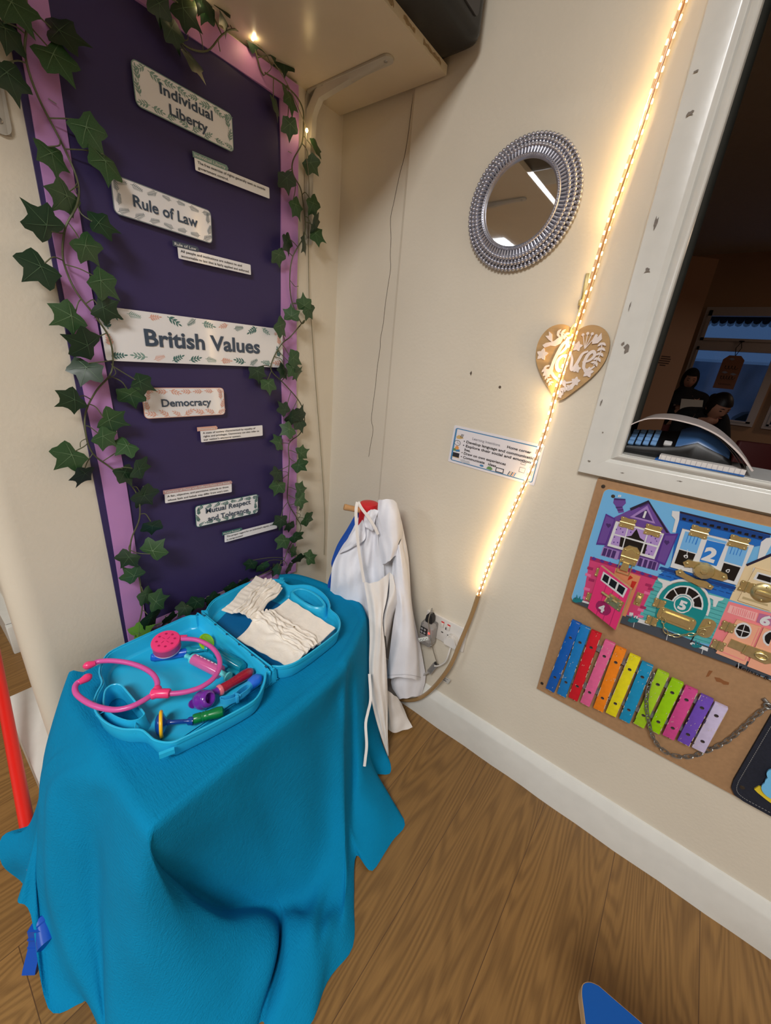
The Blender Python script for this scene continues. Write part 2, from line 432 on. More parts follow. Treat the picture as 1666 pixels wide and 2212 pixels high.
# ---- printed signs
def leaflet(l, w, n=4):
    up = [(l * i / n, w * math.sin(math.pi * (i / n) ** 0.8)) for i in range(n + 1)]
    return up + [(p[0], -p[1]) for p in up[-2:0:-1]]
def sprig(g, x, y, ang, L_, kind=0, z=0.0):
    M = tr(x, y, z) @ rz(ang)
    if kind == 2:      # thin fern
        g.ribbon([(0, 0), (L_ * .5, L_ * .03), (L_, 0)], L_ * .035, 0, M)
        for i in range(7):
            t = L_ * (0.12 + 0.12 * i); q = L_ * (0.36 - 0.03 * i)
            for s in (-1, 1): g.poly(leaflet(q, L_ * .028), 0, M @ tr(t, 0, (i * 2 + (s > 0) + 1) * 2.5e-6) @ rz(s * 48))
    else:
        g.ribbon([(0, 0), (L_ * .5, L_ * .04), (L_ * .95, 0)], L_ * .05, 0, M)
        k = 3 if kind == 0 else 4
        for i in range(k):
            t = L_ * (0.15 + 0.75 * i / k); q = L_ * (0.42 if kind == 0 else 0.34) * (1 - 0.1 * i)
            for s in (-1, 1): g.poly(leaflet(q, q * (.17 if kind == 0 else .24)), 0, M @ tr(t, 0, (i * 2 + (s > 0) + 1) * 3e-6) @ rz(s * (38 if kind == 0 else 52)))
        g.poly(leaflet(L_ * .3, L_ * .06), 0, M @ tr(L_ * .85, 0, 3.2e-5))
def sign(name, x, z, w, h, a, rad, mats, kinds, lines, inkm, label, sz, border=True, weight=0.021, dens=1.0, cat='sign', stand=0.0125, cols=None):
    M = FA(x, z, a, stand)
    g = G(M)
    g.use(1); g.prism(rrect(w, h, rad), -0.0006, 0.0)
    g.use(0); b = 0.0016 if border else 0.0; g.poly(rrect(w - 2 * b, h - 2 * b, max(0.0005, rad - b)), 0.00025)
    rnd = random.Random(name + str(x)); n = max(3, int(w / h * 2.3 * dens)); s = h * (0.36 if h < .09 else .3)
    for i in range(n):
        px_ = -w / 2 + w * (i + 0.6) / n
        for sy in (1, -1):
            g.use(2 + (rnd.randrange(len(mats) - 2) if cols is None else cols[i % len(cols)]))
            k = kinds[(i + (sy > 0)) % len(kinds)]
            ang = (sy * -12 if rnd.random() < .5 else 180 + sy * 12) + rnd.uniform(-25, 25)
            q = s * rnd.uniform(.8, 1.1)
            sprig(g, px_ - q / 2 * math.cos(R(ang)), sy * (h / 2 - q * .38) - q / 2 * math.sin(R(ang)), ang, q, k, 0.0003 + 1.5e-5 * (2 * i + (sy > 0)) % .0006)
    for sx in (1, -1):
        for sy in (-.12, .2):
            g.use(2 + rnd.randrange(len(mats) - 2)); q = s * .9
            sprig(g, sx * (w / 2 - q * .45), sy * h - q * .4, 90 + rnd.uniform(-20, 20), q, kinds[0], 0.0010 + 4e-5 * (sx + 2 * (sy > 0) + 2))
    o = obj(name, g, mats, smooth=0, label=label, cat=cat, group='printed signs on the purple board')
    g = G(M)
    for (t, yy, ww) in lines: g.text(t, sz, ww, 0.0014, 0, yy, weight)
    obj('lettering', g, inkm, o, smooth=0)
    return o
def plain(w, *m): return [WHITE_CARD, w] + list(m)
sign('sign', -0.438, 1.593, 0.199, 0.066, 0.5, 0.009, plain(SAGE, SAGE), (0,), (('Individual', 0.0115, 0.106), ('Liberty', -0.0135, 0.078)), INK, 'white sign reading Individual Liberty with sage leaf border, topmost on the purple board', 0.0158, dens=1.2)
sign('sign', -0.500, 1.406, 0.196, 0.063, -1.0, 0.009, plain(GREYI, GREYI), (2,), (('Rule of Law', 0, 0.128),), INK, 'white sign reading Rule of Law with grey fern border on the purple board', 0.0185, dens=1.0)
sign('sign', -0.430, 1.164, 0.443, 0.101, 0.5, 0.004, [WHITE_CARD, WHITE_CARD, TEAL, SALMON, SAGE], (1, 0, 2), (('British Values', 0, 0.288),), INK, 'wide white banner reading British Values with green and pink leaves', 0.032, border=False, weight=0.028, dens=1.1, cols=[0, 2, 1, 0])
sign('sign', -0.495, 1.025, 0.197, 0.068, 0.2, 0.009, plain(SALMON, SALMON), (0,), (('Democracy', 0, 0.12),), INK, 'white sign reading Democracy with salmon pink leaf border', 0.0165, dens=1.1)
sign('sign', -0.403, 0.722, 0.195, 0.062, -1.7, 0.008, plain(TEAL, TEAL), (1,), (('Mutual Respect', 0.0115, 0.14), ('and Tolerance', -0.0125, 0.128)), INK, 'white sign reading Mutual Respect and Tolerance with dark green leaf border', 0.0142, dens=1.2)
def strip(x, z, w, h, a, headm, head, hw, hx, body, label, sz):
    M = FA(x, z, a, 0.0125); g = G(M)
    g.use(0); g.prism(rrect(w, h, 0.002), -0.0005, 0.0)
    g.use(1); g.prism([(hx - .003, h / 2 - .001), (hx + hw - .003, h / 2 - .001), (hx + hw, h / 2 + .004), (hx + hw - .004, h / 2 + .009), (hx - .003, h / 2 + .009)], -0.0004, 0.0004)
    o = obj('definition_strip', g, [WHITE_CARD, headm], smooth=0, label=label, cat='sign', group='definition strips on the purple board')
    g = G(M); n = len(body); st = h / (n + .45)
    for i, (t, ww) in enumerate(body): g.text(t, sz, ww, 0.0006, -w / 2 + .006, h / 2 - st * (i + .75), 0.012, 'LEFT')
    obj('lettering', g, INKD, o, smooth=0)
    g = G(M); g.text(head, 0.0052, hw - .008, 0.0008, hx, h / 2 + .004, 0.012, 'LEFT'); obj('heading', g, PALE, o, smooth=0)
strip(-0.338, 1.513, 0.186, 0.022, 2.0, SAGE, 'Individual Liberty', .078, -.093, (('The free exercise of rights generally seen as outside', .168), ('government control.', .07)), 'white paper strip with a green heading just below the Individual Liberty sign', 0.0046)
strip(-0.394, 1.340, 0.179, 0.022, 1.0, mat('dark_slate_ink', (70, 82, 100), 0.4), 'Rule of Law', .055, -.096, (('All people and institutions are subject to and', .148), ('accountable to law that is fairly applied and enforced.', .168)), 'white paper strip about law with a slate heading below the Rule of Law sign', 0.0046)
strip(-0.375, 0.940, 0.185, 0.030, 0.4, SALMON, 'Democracy', .052, -.097, (('A state of society characterised by equality of', .155), ('rights and privileges. Democracy can also refer to', .166), ("our nation's electoral system.", .108)), 'white paper strip of three lines with a pink heading below the Democracy sign', 0.0046)
strip(-0.481, 0.790, 0.182, 0.025, -2.4, mat('dusky_pink_ink', (190, 150, 150), 0.4), 'Tolerance of Those with Different Faiths and Beliefs', .184, -.091, (('A fair, objective, and permissive attitude to those', .166), ("whose faith and beliefs may differ from one's own.", .166)), 'white paper strip about tolerance just above the Mutual Respect sign', 0.0048)
strip(-0.329, 0.632, 0.186, 0.025, -2.6, TEAL, 'Mutual Respect', .062, -.097, (("The proper regard for an individual's dignity, which", .17), ('is reciprocated.', .054)), 'lowest white paper strip on the purple board, with a teal heading', 0.0048)

# ---- ivy garlands
LEAF = [mat('ivy_leaf_green', (34, 68, 38), 0.4, var=0.35, vscale=60, c2=(62, 98, 58)), mat('ivy_leaf_vein', (96, 124, 88), 0.5)]
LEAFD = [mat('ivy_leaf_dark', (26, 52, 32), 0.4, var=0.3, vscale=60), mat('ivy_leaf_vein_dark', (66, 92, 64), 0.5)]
LEAFB = [mat('ivy_leaf_bright', (92, 140, 50), 0.42, var=0.3, vscale=60), mat('ivy_leaf_vein', (0, 0, 0))]
STEM = mat('ivy_stem', (84, 88, 60), 0.6, var=0.2, vscale=80)
def leaf_geo(g, seed):
    rnd = random.Random(seed)
    half = [(0.0, 1.0), (0.17, 0.68), (0.34, 0.46), (0.58, 0.42), (0.90, 0.40), (0.80, 0.14), (0.72, -0.10), (0.74, -0.34), (0.70, -0.56), (0.44, -0.62), (0.2, -0.60), (0.0, -0.50)]
    half = [(x * rnd.uniform(.88, 1.05), y * rnd.uniform(.92, 1.05)) for x, y in half]
    out = half + [(-x * rnd.uniform(.9, 1.08), y) for x, y in half[-2:0:-1]]
    n = len(out); vs = [(0, 0, 0.06)]
    bend = rnd.uniform(.08, .22); tw = rnd.uniform(-.15, .15)
    def zf(x, y): return 0.10 * abs(x) - bend * (y * y) * .6 - .12 * x * x + tw * x * y
    for k in (0.5, 1.0):
        for (x, y) in out: vs.append((x * k, y * k, zf(x * k, y * k) + (0.03 if k < 1 else 0)))
    fs = [(0, 1 + i, 1 + (i + 1) % n) for i in range(n)] + [(1 + i, 1 + n + i, 1 + n + (i + 1) % n, 1 + (i + 1) % n) for i in range(n)]
    fs = [f[::-1] for f in fs]
    g.use(0); g.add(vs, fs)
    g.use(1)
    for (tx, ty) in ((0, .86), (.72, .26), (-.72, .26), (.56, -.48), (-.56, -.48)):
        pts = [(0, -.2 + .02, .09)] + [(tx * t, -.2 + (ty + .2) * t, zf(tx * t, -.2 + (ty + .2) * t) + .035 + .02 * (1 - t)) for t in (.35, .7, 1)]
        for q in range(3):
            a = Vector(pts[q]); b = Vector(pts[q + 1]); d = (b - a).normalized(); s = Vector((-d.y, d.x, 0)) * (.018 - .005 * q)
            g.add([tuple(a - s), tuple(b - s * .7), tuple(b + s * .7), tuple(a + s)], [(0, 1, 2, 3)])
LMESH = {}
def leaf_obj(root, x, z, ang, size, off, variant, mats_key, tilt):
    M = frame((x, -off, z), (1, 0, 0), (0, 0, 1)) @ rz(ang - 90) @ rx(tilt[0]) @ ry(tilt[1]) @ Matrix.Scale(size, 4)
    k = (variant, mats_key)
    if k not in LMESH:
        g = G(); leaf_geo(g, variant)
        o = obj('leaf', g, {0: LEAF, 1: LEAFD, 2: LEAFB}[mats_key], root, loc=(0, 0, 0), smooth=60); LMESH[k] = o
    else:
        o = LMESH[k].copy(); COL.objects.link(o); o.parent = root
    o.matrix_local = Matrix.Translation(-wloc(root)) @ M
def garland(label, leaves, stem, size, seed, dark=()):
    rnd = random.Random(seed)
    zs = [s[1] for s in stem]; xs = [s[0] for s in stem]
    root = thing('ivy_garland', (sum(xs) / len(xs), -0.012, min(zs)), label, 'artificial ivy', 'ivy garlands around the purple board')
    P = spline([(x, -0.018 - 0.005 * math.sin(i * 1.3), z) for i, (x, z) in enumerate(stem)], 5)
    g = G(); g.tube(P, 0.0017, 6)
    for i, (x, z, a, l) in enumerate(leaves):
        off = rnd.uniform(.024, .040); sz = size * rnd.uniform(.88, 1.12)
        bx = x - math.cos(R(a)) * sz * .45; bz = z - math.sin(R(a)) * sz * .45
        # leaf stalk from a stem point a little above
        best = min(P, key=lambda p: (p[0] - bx) ** 2 + (p[2] - bz - .015) ** 2)
        mid = ((best[0] + bx) / 2 + rnd.uniform(-.006, .006), -.024, (best[2] + bz) / 2 + rnd.uniform(-.002, .008))
        g.tube(spline([best, mid, (bx, -off + .002, bz)], 4), 0.0011, 5)
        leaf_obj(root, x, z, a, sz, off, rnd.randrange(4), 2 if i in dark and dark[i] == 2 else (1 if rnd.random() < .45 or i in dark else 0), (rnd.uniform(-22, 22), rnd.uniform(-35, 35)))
    for k in range(6):        # bare tendrils
        p = P[rnd.randrange(len(P))]; a = rnd.uniform(0, 6.28); L_ = rnd.uniform(.02, .04)
        g.tube(spline([p, (p[0] + L_ * .6 * math.cos(a), -.026, p[2] + L_ * .6 * math.sin(a)), (p[0] + L_ * math.cos(a + .5), -.022, p[2] + L_ * math.sin(a + .5))], 4), 0.0008, 4)
    obj('stem', g, STEM, root, smooth=60)
# positions on the display wall: (x, z, direction, half length)
IVY_L = [(-0.701,1.596,-59,.013),(-0.721,1.559,-97,.015),(-0.641,1.599,0,.026),(-0.661,1.556,-57,.024),(-0.728,1.505,-74,.015),(-0.63,1.48,-52,.024),(-0.688,1.426,-84,.019),(-0.613,1.44,-94,.023),(-0.68,1.374,-128,.028),(-0.718,1.33,132,.022),(-0.632,1.346,-7,.023),(-0.658,1.304,-53,.023),(-0.737,1.256,-137,.03),(-0.643,1.25,-41,.021),(-0.643,1.207,-28,.023),(-0.706,1.185,-149,.024),(-0.692,1.142,161,.021),(-0.694,1.092,-119,.023),(-0.728,1.037,-154,.024),(-0.598,1.07,-30,.024),(-0.621,1.043,-71,.022),(-0.663,0.994,-23,.025),(-0.682,0.959,-44,.027),(-0.649,0.936,-151,.019),(-0.75,0.927,-142,.028),(-0.732,0.886,-114,.026),(-0.626,0.886,-8,.025),(-0.654,0.873,-74,.02),(-0.621,0.814,-57,.017),(-0.619,0.739,-88,.016),(-0.681,0.675,-126,.026),(-0.62,0.68,46,.023),(-0.675,0.628,126,.024),(-0.654,0.554,-77,.027),(-0.628,0.53,-3,.014),(-0.65,0.486,-68,.025),(-0.677,0.458,23,.013)]
STEM_L = [(-0.682,1.621),(-0.687,1.591),(-0.697,1.549),(-0.688,1.506),(-0.663,1.449),(-0.653,1.406),(-0.661,1.37),(-0.683,1.332),(-0.693,1.291),(-0.692,1.261),(-0.683,1.227),(-0.658,1.187),(-0.64,1.147),(-0.645,1.091),(-0.679,1.052),(-0.705,1.011),(-0.712,0.968),(-0.705,0.926),(-0.678,0.892),(-0.649,0.855),(-0.634,0.814),(-0.638,0.761),(-0.66,0.711),(-0.666,0.666),(-0.658,0.625),(-0.659,0.569),(-0.664,0.512),(-0.68,0.46)]
IVY_R = [(-0.2,1.704,-81,.018),(-0.234,1.68,-73,.018),(-0.195,1.66,-73,.021),(-0.114,1.649,7,.027),(-0.126,1.611,-40,.022),(-0.213,1.548,-69,.017),(-0.18,1.504,-55,.017),(-0.121,1.525,-56,.02),(-0.113,1.486,24,.027),(-0.102,1.464,-20,.028),(-0.15,1.432,-122,.019),(-0.205,1.422,-68,.017),(-0.23,1.386,-63,.02),(-0.199,1.256,89,.019),(-0.155,1.289,100,.019),(-0.137,1.272,-41,.02),(-0.236,1.219,-43,.022),(-0.183,1.142,-25,.028),(-0.218,1.106,-122,.026),(-0.172,1.103,12,.03),(-0.19,1.113,-71,.023),(-0.305,1.099,-83,.02),(-0.278,1.069,-91,.018),(-0.222,1.003,121,.02),(-0.186,0.976,-26,.038),(-0.16,0.983,66,.019),(-0.156,0.953,-77,.019),(-0.208,0.939,-150,.021),(-0.238,0.903,164,.018),(-0.151,0.863,19,.021),(-0.163,0.823,-43,.028),(-0.25,0.808,-128,.018),(-0.243,0.765,-117,.016),(-0.154,0.738,-3,.025),(-0.162,0.705,-18,.031),(-0.145,0.677,-89,.021),(-0.123,0.624,-23,.025),(-0.238,0.648,-104,.017),(-0.203,0.621,-90,.025),(-0.178,0.574,-27,.019),(-0.231,0.572,-138,.016),(-0.182,0.519,14,.027),(-0.165,0.482,-51,.029),(-0.111,0.47,4,.019),(-0.256,0.478,-139,.016),(-0.199,0.456,-52,.028),(-0.348,0.528,-123,.02),(-0.309,0.506,-74,.025)]
STEM_R = [(-0.256,1.731),(-0.22,1.731),(-0.175,1.729),(-0.145,1.717),(-0.141,1.689),(-0.15,1.647),(-0.181,1.601),(-0.178,1.575),(-0.149,1.556),(-0.139,1.521),(-0.138,1.461),(-0.181,1.397),(-0.188,1.341),(-0.175,1.286),(-0.143,1.24),(-0.139,1.247),(-0.188,1.201),(-0.216,1.178),(-0.243,1.136),(-0.25,1.105),(-0.21,1.071),(-0.152,1.017),(-0.128,0.962),(-0.143,0.92),(-0.19,0.893),(-0.194,0.838),(-0.198,0.767),(-0.194,0.699),(-0.157,0.634),(-0.14,0.585),(-0.191,0.541),(-0.216,0.489)]
IVY_T = [(-0.436,1.73,-30,.018),(-0.398,1.753,-109,.016),(-0.365,1.779,-8,.012),(-0.409,1.758,-110,.014),(-0.304,1.796,-3,.023),(-0.281,1.776,-30,.016),(-0.242,1.784,-11,.021),(-0.211,1.764,-97,.021),(-0.467,1.686,-62,.019),(-0.434,1.659,-49,.016),(-0.492,1.704,-80,.012),(-0.357,1.766,-69,.01)]
STEM_T = [(-0.496,1.721),(-0.484,1.707),(-0.462,1.695),(-0.43,1.689),(-0.389,1.704),(-0.358,1.741),(-0.33,1.762),(-0.289,1.766),(-0.266,1.736),(-0.256,1.727)]
IVY_B = [(-0.484,0.468,-60,.033),(-0.53,0.474,-117,.015),(-0.421,0.474,-58,.023),(-0.564,0.467,-147,.014),(-0.607,0.46,-79,.018),(-0.381,0.478,-61,.027),(-0.264,0.474,-54,.026)]
STEM_B = [(-0.674,0.457),(-0.633,0.453),(-0.598,0.454),(-0.549,0.461),(-0.491,0.46),(-0.429,0.466),(-0.361,0.472),(-0.272,0.473),(-0.216,0.481)]
FAIRY = [(-0.4124812173425024,1.758385814839805),(-0.2946873743435008,1.7667031167234266),(-0.14553451150470387,1.6737113152212335)]
garland('leafy ivy garland winding down the left side of the purple board', IVY_L, STEM_L, 0.033, 3, {12: 0, 28: 0, 29: 0, 36: 2})
garland('small-leaved ivy garland down the right side of the purple board', IVY_R, STEM_R, 0.031, 5, {})
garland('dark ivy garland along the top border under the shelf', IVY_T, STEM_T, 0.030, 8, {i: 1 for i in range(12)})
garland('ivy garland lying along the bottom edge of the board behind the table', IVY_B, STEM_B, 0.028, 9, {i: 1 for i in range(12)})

# ---- fairy lights threaded through the ivy
root = thing('fairy_lights', (-0.147, -0.02, 0.434), 'thin clear string of fairy lights with three lit bulbs along the board edge', 'fairy lights')
g = G()
wire = [(-0.47, 1.752), (-0.4125, 1.7575), (-0.35, 1.772), (-0.295, 1.766), (-0.22, 1.745), (-0.165, 1.70), (-0.146, 1.673), (-0.144, 1.627), (-0.133, 1.57), (-0.114, 1.467), (-0.107, 1.296), (-0.099, 1.262), (-0.079, 1.098), (-0.044, 0.844), (-0.022, 0.662), (-0.014, 0.56), (-0.012, 0.434)]
g.tube(spline([(x, -0.006 - (0.022 if z > 1.5 else 0), z) for x, z in wire], 5), 0.0011, 5)
obj('wire', g, mat('clear_green_wire', (120, 116, 92), 0.4), root, smooth=60)
BULB = mat('fairy_bulb_glow', (255, 206, 120), 0.3, emit=25)
for x, z in ((-0.4125, 1.7575), (-0.295, 1.766), (-0.146, 1.673)):
    g = G(); g.ball((x, -0.032, z - .002), 0.0034, 8, sc=(1, 1, 1.3)); o = obj('bulb', g, BULB, root, smooth=60)
    l = bpy.data.lights.new('bulb_light', 'POINT'); l.energy = 0.02; l.color = (1, .75, .42); l.shadow_soft_size = 0.004
    lo = bpy.data.objects.new('bulb_light', l); COL.objects.link(lo); lo.parent = o; lo.location = (0, -0.006, 0)

# ---- shelf, brackets and the black box on it
SHELF = mat('cream_shelf_paint', (206, 194, 170), 0.28, var=0.03, vscale=10, bump=0.05, bscale=40)
g = G(); g.box((-0.705, -0.166, 1.7715), (1.402, 0.332, 0.017))
shelf = obj('wall_shelf', g, SHELF, label='cream painted board shelf fixed high above the purple display board', cat='shelf')
g = G()
for x0, x1, s in ((-.10, -.03, 1), (-.17, -.13, 2), (-.23, -.2, 3), (-.31, -.26, 4)):
    rnd = random.Random(s); n = 8
    g.poly([(x0 + (x1 - x0) * i / n, 1.7665 + rnd.uniform(0, .003)) for i in range(n + 1)] + [(x1 - (x1 - x0) * i / n, 1.774 + rnd.uniform(-.002, .003)) for i in range(n + 1)], 0, frame((0, -0.3324, 0), (1, 0, 0), (0, 0, 1)))
obj('worn_edge', g, mat('bare_chipboard', (150, 128, 96), 0.8, var=0.35, vscale=220), shelf, smooth=0)
BRK = mat('white_bracket_paint', (182, 178, 168), 0.35, var=0.02)
def bracket(x, label):
    root = thing('shelf_bracket', (x, 0, 1.44), label, 'bracket', 'brackets under the wall shelf')
    zt = 1.7625; g = G()
    g.prism(rrect(.028, .322, .013, 6), 0.0, 0.004, FA(x, zt - .161, 0, 0.0))
    g.prism(rrect(.028, .262, .013, 6), 0.0, 0.004, frame((x, -.131, zt), (1, 0, 0), (0, -1, 0)))
    obj('arm', g, BRK, root, smooth=40)
    # pressed rib, deepest at the inner corner
    rows = []
    pr = []
    for i in range(41):
        t = i / 40
        if t < .5: s = .30 * (1 - t / .5) ** 1.0; z = zt - .02 - s; d = .004 + .020 * (1 - s / .30) ** 1.3; pr.append((-d, z, 'v', s))
        else: s = .235 * ((t - .5) / .5); y = -.02 - s; d = .004 + .020 * (1 - s / .235) ** 1.3; pr.append((y, zt - d, 'h', s))
    path = [(-.004, zt - .315)] + [(p[0], p[1]) for p in pr if p[2] == 'v' and p[3] > .02] + [(-.030, zt - .036), (-.036, zt - .030)] + [(p[0], p[1]) for p in pr if p[2] == 'h' and p[3] > .02] + [(-.255, zt - .004)]
    back = [(-.255, zt - .001), (-.001, zt - .001), (-.001, zt - .315)]
    g = G(); w = .0075
    a = [(x - w, p[0], p[1]) for p in path]; b = [(x + w, p[0], p[1]) for p in path]
    ab = [(x - w * 1.7, p[0] * .2 if i < len(path) / 2 else p[0], p[1] if i < len(path) / 2 else zt - (zt - p[1]) * .2) for i, p in enumerate(path)]
    bb = [(x + w * 1.7, q[1], q[2]) for q in ab]
    g.grid([ab, a, b, bb]); obj('rib', g, BRK, root, smooth=60)
    for (px_, y, z, n) in ((x, 0, zt - .075, 0), (x, 0, zt - .305, 0), (x, -.06, zt, 1), (x, -.245, zt, 1)):
        M = FA(px_ - (.009 if n == 0 and z > zt - .2 else 0), z, 0, .004) if n == 0 else frame((px_ + (.0 if y < -.2 else -.009), y, z - .004), (1, 0, 0), (0, -1, 0))
        g = G(); g.lathe([(0.0045, 0), (0.0042, .0012), (0.002, .0020), (0.0, .0020)], 12, M); g.box((0, 0, .0019), (.005, .0008, .0006), M); obj('screw', g, STEEL, root, smooth=40)
bracket(-0.112, 'white painted bracket under the shelf, right of the purple board')
bracket(-0.742, 'white painted bracket left of the purple board, cut off by the photo edge')

BLK = mat('black_plastic', (13, 12, 13), 0.38, bump=0.03, bscale=200); GRYB = mat('dark_grey_plastic', (58, 57, 60), 0.5)
root = thing('plastic_box', (-0.31, -0.3, 1.780), 'large black plastic box on the shelf, overhanging its front edge', 'box')
g = G(); 
prof = rrect(.60, .24, .03, 5)
lay = [(.0, .020), (.002, .010), (.007, .003), (.015, 0), (.30, 0)]
vs = []; n = len(prof)
for h, ins in lay: vs += [(-.312 + p[0] * (.30 - ins) / .30, -.302 + p[1] * (.12 - ins) / .12, 1.7805 + h) for p in prof]
fs = [(r * n + i, r * n + (i + 1) % n, (r + 1) * n + (i + 1) % n, (r + 1) * n + i) for r in range(len(lay) - 1) for i in range(n)] + [tuple(range(n - 1, -1, -1)), tuple((len(lay) - 1) * n + i for i in range(n))]
g.add(vs, fs); obj('casing', g, BLK, root, smooth=40)
g = G(); g.prism([(p[0] * .93, p[1]) for p in rrect(.56, .26, .012)], 0, .003, frame((-.312, -.4222, 1.932), (1, 0, 0), (0, 0, 1))); obj('front_panel', g, GRYB, root, smooth=40)
# ------------------------------------------------------------------ things on the hatch wall
SILVER = mat('antique_silver', (192, 194, 206), 0.32, metal=0.85, var=0.12, vscale=90)
SILVERD = mat('dark_silver', (70, 68, 84), 0.45, metal=0.5)
MIRROR = mat('mirror_glass', (236, 238, 242), 0.02, metal=1.0)
my, mz = -0.563, 1.4955
MM = FB(my, mz, 0, 0.0) 
root = thing('wall_mirror', (-0.001, my, mz - .12), 'round wall mirror with a beaded silver sunburst frame', 'mirror')
g = G(MM); g.lathe([(0.113, 0.0), (0.113, .004), (.102, .009), (.093, .013), (.080, .016)], 72)
obj('backplate', g, SILVERD, root, smooth=40)
for k, (r0, r1, zb, n) in enumerate(((.1015, .1175, .0075, 84), (.0925, .1075, .0125, 84), (.084, .097, .017, 84))):
    g = G(MM)
    for i in range(n):
        a = 2 * math.pi * (i + .5 * (k % 2)) / n; c, s = math.cos(a), math.sin(a)
        g.tube([(c * r0, s * r0, zb + .002), (c * r1, s * r1, zb)], [.0027, .0036], 6)
        g.ball((c * (r1 + .0015), s * (r1 + .0015), zb + .0008), .0046, 5)
    obj('beaded_ring', g, SILVER, root, smooth=60)
g = G(MM); P = []
g.lathe([(.0855, .012), (.0855, .021), (.0835, .0232), (.0815, .022), (.0800, .0235), (.0780, .0225), (.0765, .019), (.0765, .012)], 72)
for i in range(110):
    a = 2 * math.pi * i / 110; g.ball((.0818 * math.cos(a), .0818 * math.sin(a), .0228), .0013, 4)
obj('inner_rim', g, SILVER, root, smooth=50)
g = G(MM); g.lathe([(0.0, .0165), (.072, .0165), (.0772, .0178)][::-1], 64); g.f = [f[::-1] for f in g.f] if False else g.f
obj('mirror_glass', g, MIRROR, root, smooth=20)

# ---- rope light down the wall
root = thing('rope_light', (-0.03, -0.62, 0.07), 'glowing clear rope light running down the wall, dark and unlit at its lower end', 'rope light')
lit = [(-0.79, 1.80), (-0.784, 1.732), (-0.777, 1.68), (-0.772, 1.623), (-0.767, 1.563), (-0.76, 1.498), (-0.753, 1.427), (-0.747, 1.334), (-0.739, 1.24), (-0.731, 1.137), (-0.727, 1.045), (-0.716, 0.954), (-0.694, 0.84), (-0.67, 0.712), (-0.65, 0.564)]
unlit = [(-0.65, 0.564), (-0.643, 0.489), (-0.629, 0.397), (-0.613, 0.298), (-0.585, 0.213), (-0.551, 0.139), (-0.512, 0.084), (-0.46, 0.045), (-0.40, 0.02)]
LP = spline([(-0.027, y, z) for y, z in lit], 8)
CLEAR = mat('clear_pvc', (255, 240, 214), 0.08, trans=0.9, alpha=0.45)
AMBER = mat('clear_amber_pvc', (176, 142, 96), 0.2, trans=0.25, coat=0.5)
g = G(); g.tube(LP, .0058, 12); obj('clear_sleeve', g, CLEAR, root, smooth=60)
UP = spline([(-0.027 - 0.02 * min(1, i / 4), y, z) for i, (y, z) in enumerate(unlit)], 6)
g = G(); g.tube(UP, .0066, 12); obj('unlit_sleeve', g, AMBER, root, smooth=60)
g = G(); g.tube([(p[0] + .001, p[1], p[2]) for p in LP], .0012, 5); g.tube([(p[0] + .0015, p[1] + .003, p[2]) for p in LP], .0006, 5)
obj('core_wire', g, mat('copper_wire', (176, 120, 66), 0.3, metal=0.6), root, smooth=60)
# two rows of diodes
cum = [0.0]
for a, b in zip(LP[:-1], LP[1:]): cum.append(cum[-1] + (Vector(b) - Vector(a)).length)
def along(s):
    for i in range(len(cum) - 1):
        if cum[i + 1] >= s:
            t = (s - cum[i]) / (cum[i + 1] - cum[i]); return Vector(LP[i]).lerp(Vector(LP[i + 1]), t), (Vector(LP[i + 1]) - Vector(LP[i])).normalized()
    return Vector(LP[-1]), Vector((0, 0, -1))
WARM = mat('led_warm', (255, 212, 146), 0.4, emit=7); COOL = mat('led_white', (255, 244, 226), 0.4, emit=9)
g = G(); n = 62
for i in range(n):
    s = .01 + (cum[-1] - .02) * i / (n - 1)
    for side, sh in ((-1, 0), (1, .006)):
        p, d = along(min(cum[-1], s + sh)); p = p + Vector((-.001, side * .0034, 0)); ph = s * 5.2
        g.use(0 if math.sin(ph) > .1 else 1)
        g.tube([tuple(p - d * .0032), tuple(p + d * .0032)], .0014, 6)
obj('diodes', g, [WARM, COOL], root, smooth=0, kind='stuff')
for k in range(7):
    p, d = along(cum[-1] * (k + .5) / 7)
    l = bpy.data.lights.new('rope_glow', 'AREA'); l.shape = 'RECTANGLE'; l.size = .008; l.size_y = cum[-1] / 7; l.energy = (0.032, 0.085, 0.026, 0.09, 0.034, 0.065, 0.075)[k]; l.color = (1, .64, .26)
    o = bpy.data.objects.new('rope_glow', l); COL.objects.link(o); o.parent = root
    q = Vector((1, .25, 0)).to_track_quat('-Z', 'Y'); o.rotation_euler = (frame((0, 0, 0), Vector((.55, 1, 0)).cross(d), d)).to_euler()
    o.location = p + Vector((.005, .004, 0)) - root.location

# ---- wooden heart plaque on its hook
HW_ = mat('pale_plywood', (182, 148, 100), 0.6, var=0.16, vscale=9, stretch=(1, 1, 8), bump=0.05, bscale=60)
WP = mat('white_cut_wood', (226, 214, 208), 0.5)
hy, hz = -0.735, 1.113
root = thing('heart_plaque', (-0.004, hy, hz), 'wooden heart plaque with white cut-out letters and flowers, partly behind the rope light', 'wall plaque')
half = [(0, .138), (.010, .1475), (.024, .1535), (.040, .1535), (.056, .147), (.068, .134), (.0745, .118), (.0755, .100), (.072, .082), (.063, .064), (.049, .045), (.031, .025), (.013, .006), (.004, .0)]
hp = spline([(x, z) for x, z in half], 3); outl = hp + [(-p[0], p[1]) for p in hp[-1:0:-1]]
g = G(FB(hy, hz, 0, .004)); g.prism([(p[0] * .98, p[1]) for p in outl], 0, .006); obj('heart', g, HW_, root, smooth=30)
ZW = .0062
ZC = [0]
def lift():
    ZC[0] += 1; return ZC[0] * 1.6e-5
def white_piece(name, fn):
    g = G(FB(hy, hz, 0, .004)); ZC[0] = 0; fn(g); return obj(name, g, WP, root, smooth=0)
